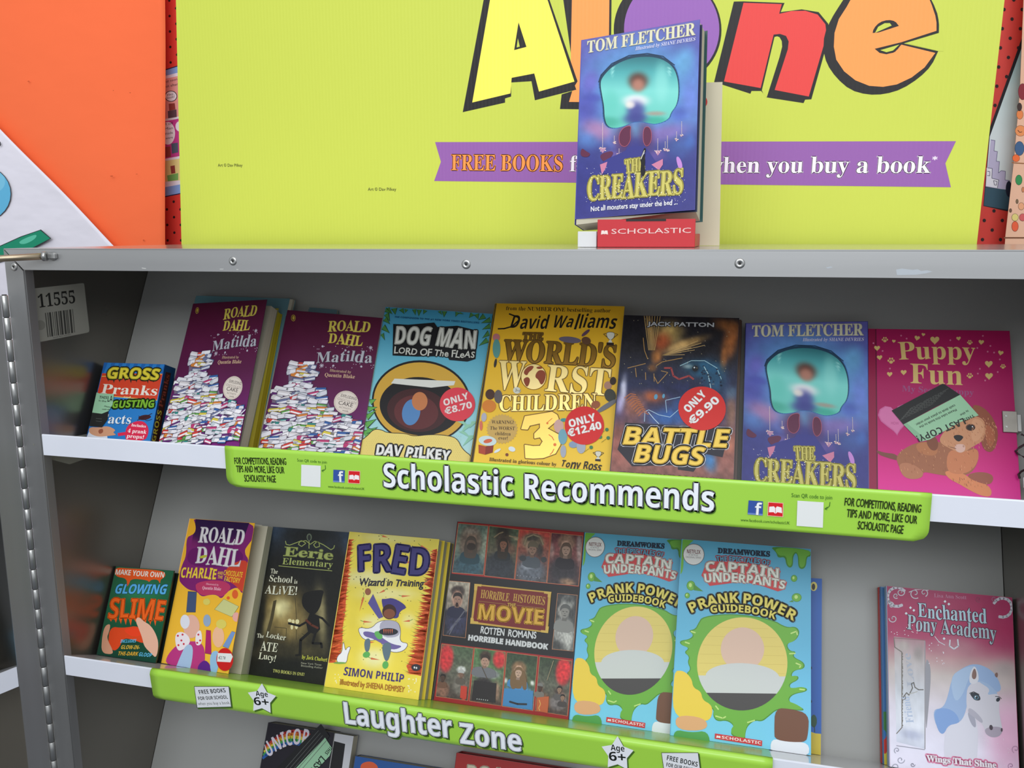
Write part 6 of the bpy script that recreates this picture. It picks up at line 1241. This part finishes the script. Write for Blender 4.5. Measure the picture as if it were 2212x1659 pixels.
A.field(c, [(0, '9c2454'), (.18, 'a82858'), (.26, 'a83a62'), (.36, 'bc9094'), (.46, 'c8bcb8'), (.65, 'd6d0dc'), (.85, 'e2e0f0'), (1, 'e8e4f4')], [(1240, 1400, 200, 360, 0, 'e8a4c8', .7), (1180, 900, 160, 120, 0, 'c4b8b4', .7), (800, 640, 200, 80, 0, 'b88c92', .6), (1200, 830, 120, 70, 0, 'a8a0a0', .5)], noise=.03, nx=40, ny=60)
A.field([(275, 560), (535, 590), (532, 1500), (296, 1440)], [(0, 'b08890'), (.2, 'c0b8b8'), (.5, 'c6cad2'), (.8, 'e0e4ee'), (1, 'cfd4e4')], [(350, 640, 60, 50, 0, 'b8b4ac', .7), (480, 700, 40, 70, 0, '9a9490', .7), (420, 1380, 100, 40, 10, 'a8aec8', .7)], noise=.04, nx=24, ny=40)
A.line([(275, 575), (282, 650), (340, 690), (342, 1320), (296, 1372)], 8, (120, 112, 106)); A.line([(534, 600), (534, 1500)], 8, (150, 146, 150)); A.line([(296, 1472), (532, 1506)], 7, (150, 150, 164)); A.line([(275, 572), (534, 592)], 6, (140, 100, 106))
A.field([(530, 720), (600, 780), (590, 1400), (540, 1500)], [(0, '9a9898'), (1, 'b8b8c2')], nx=4, ny=10) if False else A.blob([(532, 730), (575, 780), (585, 900), (560, 1200), (540, 1400)], (150, 150, 158))
A.ells([(344 + rd.uniform(-4, 4), y, 5, 5) for y in range(700, 1320, 9)], (116, 112, 104), 6)
A.T('Friend', (440, 1280), (400, 1060), 60, (176, 190, 214), 'se'); A.T('Love', (450, 980), (410, 700), 60, (170, 176, 190), 'se')
CH = (110, 108, 104)
A.line([(350, 1070), (380, 1030), (400, 1050), (430, 990), (420, 955), (440, 945), (450, 985), (480, 1005), (520, 1005)], 9, CH); A.line([(350, 1090), (372, 1080), (366, 1050)], 6, CH); A.line([(400, 1040), (440, 1030), (470, 1020)], 7, (180, 180, 176))
A.blob([(600, 1170), (680, 1160), (720, 1080), (760, 900), (830, 830), (950, 780), (1080, 830), (1150, 920), (1175, 1010), (1120, 1030), (1060, 960), (960, 950), (900, 1000), (880, 1180), (830, 1280), (730, 1300), (690, 1380), (620, 1300)], (150, 176, 214))
A.blob([(600, 1180), (700, 1150), (800, 1200), (830, 1300), (730, 1290), (690, 1385), (640, 1350)], (126, 160, 212)); A.blob([(740, 900), (850, 820), (980, 800), (900, 900), (850, 1050), (780, 1120)], (166, 190, 220))
A.blob([(880, 1180), (960, 1230), (980, 1400), (960, 1700), (700, 1700), (690, 1390), (740, 1300), (830, 1280)], (214, 214, 226)); A.blob([(880, 1180), (950, 1220), (965, 1330), (920, 1300)], (164, 164, 180))
A.blob([(890, 960), (1000, 930), (1080, 1000), (1160, 1050), (1150, 1180), (1170, 1280), (1180, 1340), (1150, 1395), (1090, 1405), (1040, 1370), (1020, 1300), (960, 1240), (890, 1190), (876, 1100)], (206, 204, 214)); A.blob([(1030, 1330), (1100, 1310), (1180, 1320), (1180, 1360), (1150, 1398), (1090, 1405), (1040, 1375)], (170, 160, 176)); A.blob([(900, 1150), (960, 1190), (1020, 1260), (1010, 1290), (950, 1240), (890, 1195)], (176, 174, 188))
A.blob([(900, 950), (910, 860), (945, 800), (975, 850), (985, 930), (950, 960)], (214, 214, 222)); A.blob([(922, 900), (930, 850), (950, 820), (966, 870), (960, 910), (940, 920)], (130, 100, 92)); A.blob([(1110, 880), (1135, 855), (1145, 880), (1135, 910)], (130, 100, 92))
A.blob([(960, 920), (1060, 950), (1150, 1040), (1110, 1040), (1050, 1050), (1080, 1000), (1000, 950)], (160, 184, 216))
A.blob([(905, 1035), (950, 1025), (990, 1050), (1000, 1095), (950, 1095), (925, 1065)], (36, 44, 56)); A.ell(962, 1070, 20, 18, (90, 130, 150)); A.ell(965, 1070, 9, 12, (16, 20, 26)); A.ell(956, 1062, 5, 5, (230, 236, 240)); A.line([(905, 1035), (940, 1022), (985, 1045)], 6, (20, 22, 30))
A.blob([(1125, 1085), (1145, 1065), (1165, 1080), (1150, 1105), (1130, 1105)], (36, 44, 56)); A.line([(1120, 1060), (1150, 1062), (1172, 1080)], 5, (20, 22, 30)); A.ell(1085, 1320, 15, 22, (70, 60, 70), -10); A.ell(1174, 1340, 8, 16, (70, 60, 70))
SV = (206, 208, 216)
A.T('Lisa Ann Scott', (610, 232), (880, 250), 30, (186, 120, 150), 'se')
A.T('Enchanted', (475, 400), (1050, 448), 118, (176, 204, 216), 'se', out=[(5, (120, 50, 84))], jit=(2, .04, .05)); A.T('Pony Academy', (386, 502), (1130, 590), 118, (170, 190, 200), 'se', out=[(5, (120, 50, 84))], jit=(2, .04, .05))
def swirl(x, y, r, s=1, a0=0, w=7, col=SV):
    A.line([(x + s * r * (1 - k / 26) * math.cos(a0 + k * .33), y + r * (1 - k / 26) * math.sin(a0 + k * .33)) for k in range(22)], w, col, L=A.L)
def shoe(x, y, r, a): A.line([(x + r * math.cos(a + t), y + r * math.sin(a + t)) for t in [i * .42 for i in range(12)]], 24, (190, 186, 196), L=A.L)
shoe(300, 230, 80, 1.0); swirl(330, 190, 34, 1, 0); swirl(450, 200, 46, 1, 1); swirl(525, 195, 34, -1, 2); swirl(250, 300, 34, 1, 3); swirl(268, 410, 36, -1, 0); swirl(290, 220, 24, 1, 1); A.line([(400, 190), (450, 170), (520, 165), (560, 175)], 6, SV, L=A.L)
shoe(1180, 320, 80, 3.6); swirl(1110, 246, 24, 1, 1, 5, (160, 120, 140)); swirl(980, 250, 26, 1, 1, 5, (150, 70, 100))
swirl(330, 1590, 34, 1, 0, 6, (170, 172, 186)); swirl(300, 1510, 26, 1, 2, 6, (170, 172, 186)); swirl(290, 1650, 34, 1, 2, 6, (170, 172, 186)); swirl(1290, 1500, 34, 1, 2, 6, (190, 150, 180)); swirl(1250, 1640, 26, 1, 2, 6, (190, 150, 180)); swirl(430, 1630, 20, 1, 0, 6, (150, 150, 166))
A.L += 1
A.line([(742, 590), (738, 640), (775, 665), (812, 640), (806, 585)], 12, SV); A.line([(615, 560), (650, 605), (700, 632)], 6, SV)
A.ells([(rd.uniform(250, 500), rd.uniform(450, 560), 4, 4) for _ in range(18)] + [(rd.uniform(560, 720), rd.uniform(600, 800), 4.5, 4.5) for _ in range(16)] + [(1130 + rd.uniform(-160, 150), rd.uniform(1380, 1640), 3, 3) for _ in range(24)], (232, 226, 232), 6)
for x, y in ((412, 320), (440, 342), (376, 368), (624, 316), (700, 268), (732, 290), (692, 578)): A.poly([(x - 12, y), (x, y - 12), (x + 12, y), (x, y + 12)], (214, 226, 232))
A.T('Wings That Shine', (548, 1600), (1130, 1660), 50, (240, 232, 240), 'se', out=[(14, (226, 116, 160)), (3, (240, 232, 240))])
clipped(A, b['Q']); put(b, A)

# ================================================================ third shelf (only the tops show)
PB3 = 'books on the lowest visible shelf'
q = [(579.8, 1560.7), (722.8, 1582), (708, 1680), (563.8, 1659)]
def third(name, label, px_l, px_r, py_top, D, t, h, **k):
    zo = np.array([0, 0, Z3]); Op = zo - ND * PD + ND * D
    a = hit(px_l, py_top, Op, ND); c2 = hit(px_r, py_top + (px_r - px_l) * .145, Op, ND)
    va, vb = VD @ (a - zo), VD @ (c2 - zo)
    # foot of the book on the shelf: build from its true height
    def P(u, v): w_ = Op + UD * u + VD * (v - VD @ (Op - zo)); q_ = R.T @ (w_ - CAM); return (PW / 2 + FPX * q_[0] / -q_[2], PH / 2 - FPX * q_[1] / -q_[2])
    vm = va if h is None else h
    return book(name, label, PB3, Z3, [P(a[0], vm), P(c2[0], vm), P(c2[0], .01), P(a[0], .01)], D, t, **k), va
b, va = third('paperback', 'dark paperback with rainbow title and green and black slip under the lower strip', 579.8, 722.8, 1560.7, 0.022, 0.020, None, covercol=(26, 24, 34), back=(26, 24, 34), spine=(20, 20, 26))
A = cart(b, 320, 1430, 1.8746); c = corners(A, b)
A.field(c, [(0, '1a1620'), (.3, '201c26'), (1, '18181e')], [], nx=4, ny=8)
for i, cc in enumerate(((176, 40, 40), (206, 110, 40), (206, 190, 60), (60, 150, 80), (40, 90, 160))): A.line([(480 - i * 4 + k * 13, 340 + i * 12 - 60 * math.sin(math.pi * k / 18)) for k in range(19)], 13, cc)
A.T('UNICORN', (476, 392), (690, 352), 62, (214, 206, 216), 'sb', arc=34, jit=(3, .04, .05)); A.ell(600, 440, 70, 60, (30, 40, 34))
clipped(A, b['Q']); put(b, A)
def f(A):
    A.poly([(520, 430), (700, 250), (735, 300), (600, 470)], (24, 24, 26)); A.poly([(570, 460), (716, 306), (745, 350), (735, 380), (640, 480)], (150, 196, 158)); A.T('LAST', (700, 378), (655, 435), 26, (24, 34, 28), 'sb'); A.T('THIS', (736, 340), (715, 368), 14, (24, 34, 28), 'sb')
    for k in range(5): A.line([(548 + k * 14, 440 + k * 4), (690 + k * 8, 278 + k * 10)], 2, (90, 92, 90))
sticker(b, 320, 1430, 1.8746, f, 'last_copy_slip')
b, va = third('paperback', 'white backed paperback with black front beside the dark rainbow titled one', 724, 764, 1584, 0.020, 0.018, None, covercol=(206, 206, 206), back=(120, 120, 124), spine=(200, 200, 200))
A = cart(b, 320, 1430, 1.8746); c = corners(A, b); A.poly(c, (196, 196, 200)); A.poly([(740, 318), (798, 332), (780, 470), (720, 470)], (24, 22, 24)); clipped(A, b['Q']); put(b, A)
b, va = third('picture_book', 'dark blue and orange picture book at the bottom edge, left of the red one', 768, 985, 1633, 0.020, 0.018, None, covercol=(34, 70, 120), back=(34, 60, 100), spine=(30, 50, 90))
A = cart(b, 320, 1430, 1.8746); c = corners(A, b); A.poly(c, (36, 84, 150)); A.blob([(860, 410), (905, 400), (935, 425), (920, 450), (860, 445)], (214, 90, 50)); clipped(A, b['Q']); put(b, A)
b, va = third('hardback', 'red book with cream letters at the bottom edge of the view', 987, 1240, 1626, 0.026, 0.024, None, hard=True, covercol=(170, 30, 30), back=(150, 26, 26))
A = cart(b, 320, 1430, 1.8746); c = corners(A, b); A.poly(c, (168, 30, 28)); A.T('ROAR', (1290, 478), (1490, 500), 60, (206, 196, 170), 'sb', out=[(4, (206, 196, 170))]); clipped(A, b['Q']); put(b, A)

# ================================================================ green shelf strips
def strip(name, label, y0, prof, px_l, px_r, zs, rcorner, flange=None):
    xl, xr = float(hit(px_l[0], px_l[1], (0, 0, zs), (0, 1, 0))[0]), float(hit(px_r[0], px_r[1], (0, 0, zs), (0, 1, 0))[0])
    r = wthing(name, label, 'shelf strip', ((xl + xr) / 2, -0.002, zs - 0.045))
    n = len(prof); N = 60; vs = []; fs = []
    H = prof[0][1] - prof[-1][1]
    # corner rounding: bottom row shortened near the ends
    for j, (y, z) in enumerate(prof):
        dep = prof[0][1] - z; over = max(0, dep - (H - rcorner)); ins = rcorner - math.sqrt(max(0, rcorner ** 2 - over ** 2))
        for i in range(N + 1): vs.append((xl + ins + (xr - xl - 2 * ins) * i / N, y, z))
    for j in range(n - 1):
        for i in range(N): a = j * (N + 1) + i; fs.append((a, a + N + 1, a + N + 2, a + 1))
    me = mesh_pd('strip_film', vs, fs)
    o = link('strip_film', me, r, M['greenfilm']); sd = o.modifiers.new('s', 'SOLIDIFY'); sd.thickness = 0.0004; sd.offset = 1
    for p in me.polygons: p.use_smooth = True
    return r, xl, xr
# upper strip: flat, hanging over the lip
pr = [(-0.0002, Z1 + 0.0009), (-0.0012, Z1 + 0.0009)] + [(-0.0022, Z1 + 0.0003 - i * 0.0445 / 14) for i in range(15)]
r, xl, xr = strip('green_strip', 'long lime strip with large white bold lettering on the upper shelf edge', 0, pr, (488, 966), (2012, 1069), Z1, 0.012)
A = Art(I4, 470, 950, 2.8727, -0.0029)
def handblock(A, lines, col=(44, 58, 26)):
    for t_, a_, b_, h_ in lines: A.T(t_, a_, b_, h_, col, 'pl', out=[(h_ * .02, col)], jit=(1.5, .03, .05))
handblock(A, (('FOR COMPETITIONS, READING', (106, 150), (427, 156), 42), ('TIPS AND MORE, LIKE OUR', (118, 200), (415, 208), 42), ('SCHOLASTIC PAGE', (168, 258), (362, 264), 42)))
A.T('Scan QR code to join', (494, 134), (678, 148), 18, (60, 110, 40), 'pl'); A.line([(668, 158), (670, 180), (660, 190), (648, 192)], 3.5, (60, 110, 40)); A.line([(658, 184), (647, 192), (656, 199)], 3, (60, 110, 40))
A.poly([(520, 154), (641, 161), (639, 294), (518, 286)], (228, 230, 228))
def icons(A, fq, bq, f0, f1, fh):
    A.poly(fq, (54, 84, 160)); TL, TR, BR, BL = fq
    A.poly([(TL[0] * .12 + BL[0] * .88, TL[1] * .12 + BL[1] * .88), (TR[0] * .12 + BR[0] * .88, TR[1] * .12 + BR[1] * .88), BR, BL], (110, 136, 196)); A.T('f', f0, f1, fh, (236, 238, 242), 'sb', out=[(1.4, (236, 238, 242))])
    A.blob([bq[0], bq[0], bq[1], bq[1], bq[2], bq[2], bq[3], bq[3]], (240, 190, 170), it=1); cx_ = sum(p[0] for p in bq) / 4; cy_ = sum(p[1] for p in bq) / 4
    A.blob([(cx_ + (p[0] - cx_) * .92, cy_ + (p[1] - cy_) * .92) for p in bq for _ in (0, 1)], (214, 32, 40), it=1)
    w = (bq[1][0] - bq[0][0]) / 2; s_ = (bq[1][1] - bq[0][1]) / 2 / w
    A.poly([(cx_ - w * .8, cy_ - w * .3 - w * .8 * s_), (cx_ - w * .2, cy_ - w * .4), (cx_ - w * .03, cy_ - w * .2), (cx_ - w * .03, cy_ + w * .55), (cx_ - w * .25, cy_ + w * .35), (cx_ - w * .85, cy_ + w * .42 - w * .8 * s_)], (244, 236, 236))
    A.poly([(cx_ + w * .8, cy_ - w * .3 + w * .8 * s_), (cx_ + w * .2, cy_ - w * .4), (cx_ + w * .03, cy_ - w * .2), (cx_ + w * .03, cy_ + w * .55), (cx_ + w * .25, cy_ + w * .35), (cx_ + w * .85, cy_ + w * .42 + w * .8 * s_)], (244, 236, 236))
icons(A, [(719, 185), (790, 189), (788, 266), (717, 262)], [(812, 190), (886, 194), (884, 274), (809, 269)], (750, 262), (784, 264), 62)
A.T('www.facebook.com/scholasticUK', (686, 296), (912, 312), 15, (60, 100, 36), 'pl')
# big title
A.crop(0, 0, 1)
def title(A, t_, a_, b_, h_): A.T(t_, a_, b_, h_, (236, 240, 246), 'sb', out=[(3.1, (40, 52, 40)), (1.6, (236, 240, 246))], sh=(4.5, 5.5, (74, 110, 36)), res=8)
title(A, 'Scholastic', (829.5, 1051.5), (1109, 1072), 50); title(A, 'Recommends', (1134, 1076), (1542, 1105), 52)
A.crop(1200, 980, 2.1858)
icons(A, [(912, 220), (980, 225), (978, 292), (907, 286)], [(1003, 227), (1076, 232), (1075, 299), (1000, 293)], (940, 288), (972, 291), 54)
A.T('www.facebook.com/scholasticUK', (874, 318), (1106, 334), 14, (60, 100, 36), 'pl'); A.T('Scan QR code to join', (1114, 204), (1306, 216), 19, (60, 110, 40), 'pl'); A.line([(1296, 228), (1294, 246), (1284, 256), (1273, 260)], 3, (60, 110, 40)); A.line([(1284, 251), (1272, 260), (1282, 264)], 2.6, (60, 110, 40))
A.poly([(1142, 221), (1266, 229), (1262, 349), (1138, 340)], (228, 230, 228))
handblock(A, (('FOR COMPETITIONS, READING', (1364, 243), (1724, 279), 38), ('TIPS AND MORE, LIKE OUR', (1374, 297), (1706, 330), 38), ('SCHOLASTIC PAGE', (1426, 354), (1640, 377), 38)))
link('printed_lettering', A.mesh('printed_lettering'), r)

# lower strip: curls under its lower edge, with a glossy flange lying on the shelf
tilt = 0.10
pr = [(-0.0002, Z2 + 0.0010), (-0.0028, Z2 + 0.0006), (-0.0048, Z2 - 0.0012)]
yA, zA = -0.0058, Z2 - 0.0040
pr += [(yA + tilt * s_, zA - s_) for s_ in [i * 0.0024 for i in range(13)]]
ye, ze = pr[-1]
pr += [(ye + 0.0018, ze - 0.0036), (ye + 0.0048, ze - 0.0066), (ye + 0.0088, ze - 0.0086)]
r, xl, xr = strip('green_strip', 'curved lime strip with white lettering and stars on the lower shelf edge', 0, pr, (330, 1443), (1669, 1640), Z2, 0.010)
th = Vector(VD) * 0.0004; a0 = Vector((0, 0.0012, Z2 - 0.0006)); a1 = a0 - Vector(ND) * 0.112
q8 = [(x, *(p + u)[1:]) for u in (th, Vector((0, 0, 0))) for x, p in ((xl + .003, a1), (xr, a1), (xr, a0), (xl + .003, a0))]
ex = lambda v, x: (x, v[1], v[2])
hexa('strip_flange', [ex(a1 + th, xl + .003), ex(a1 + th, xr), ex(a0 + th, xr), ex(a0 + th, xl + .003), ex(a1, xl + .003), ex(a1, xr), ex(a0, xr), ex(a0, xl + .003)], M['greenfilm'], r)
nrm = Vector((0, 1, tilt)).normalized(); upv = Vector((0, -tilt, 1)).normalized()
fm = frame((0, yA, zA), (1, 0, 0), nrm, upv)
A = Art(fm, 320, 1430, 1.8746, -0.0006)
title(A, 'Laughter', (797, 243), (1235, 310), 60 * 1.0) if False else None
def title2(t_, a_, b_, h_): A.T(t_, a_, b_, h_, (236, 240, 246), 'sb', out=[(6, (40, 52, 40)), (3.2, (236, 240, 246))], sh=(9, 10, (74, 110, 36)), res=8)
title2('Laughter', (800, 248), (1232, 308), 84); title2('Zone', (1266, 328), (1512, 362), 80)
def star(cx_, cy_, r_, txt1, txt2, sk):
    for d, cc in ((6, (70, 104, 36)), (0, (232, 234, 240))):
        A.poly([(cx_ + d + r_ * (1 if i % 2 == 0 else .58) * math.sin(i * math.pi / 5), cy_ + d - r_ * (1 if i % 2 == 0 else .58) * math.cos(i * math.pi / 5) * 1.06 + (r_ * (1 if i % 2 == 0 else .58) * math.sin(i * math.pi / 5)) * .12) for i in range(10)], cc)
    A.T('Age', (cx_ - r_ * .40, cy_ - r_ * .22), (cx_ + r_ * .42, cy_ - r_ * .14), r_ * .34, (30, 34, 30), 'sb'); A.T('6+', (cx_ - r_ * .50, cy_ + r_ * .38), (cx_ + r_ * .50, cy_ + r_ * .48), r_ * .52, (30, 34, 30), 'sb')
star(461, 150, 60, 'Age', '6+', 0); star(1901, 372, 68, 'Age', '6+', 0)
def badge(x, y, w, h_):
    for d, cc in ((5, (70, 104, 36)), (0, (60, 66, 60)), (-2, (228, 230, 234))):
        e = 2 if d == -2 else 0
        A.blob([(x + max(d, 0) + e, y + max(d, 0) + e), (x + max(d, 0) + e, y + max(d, 0) + e), (x + w + max(d, 0) - e, y + w * .0 + max(d, 0) + e), (x + w + max(d, 0) - e, y + max(d, 0) + e), (x + w + max(d, 0) + 10 - e, y + h_ + max(d, 0) - e), (x + w + max(d, 0) + 10 - e, y + h_ + max(d, 0) - e), (x + 12 + max(d, 0) + e, y + h_ + 4 + max(d, 0) - e), (x + 12 + max(d, 0) + e, y + h_ + 4 + max(d, 0) - e)], cc, it=2)
badge(186, 98, 142, 84)
A.T('FREE BOOKS', (209, 130), (316, 122), 17, (40, 44, 40), 'sb'); A.T('FOR OUR SCHOOL', (206, 154), (324, 148), 14, (40, 44, 40), 'sb'); A.T('when you buy a book.', (204, 174), (334, 170), 13, (100, 104, 100), 'pl')
badge(2078, 366, 150, 84)
A.T('FREE BOOKS', (2100, 396), (2224, 424), 19, (40, 44, 40), 'sb'); A.T('FOR OUR SCHOOL', (2098, 422), (2226, 448), 15, (40, 44, 40), 'sb'); A.T('when you buy a book.', (2098, 444), (2230, 470), 13, (100, 104, 100), 'pl')
o = link('printed_lettering', A.mesh('printed_lettering'), r); o.matrix_parent_inverse = r.matrix_basis.inverted() @ fm

bpy.data.objects.remove(_to, do_unlink=True)
bpy.data.scenes.remove(_ts)
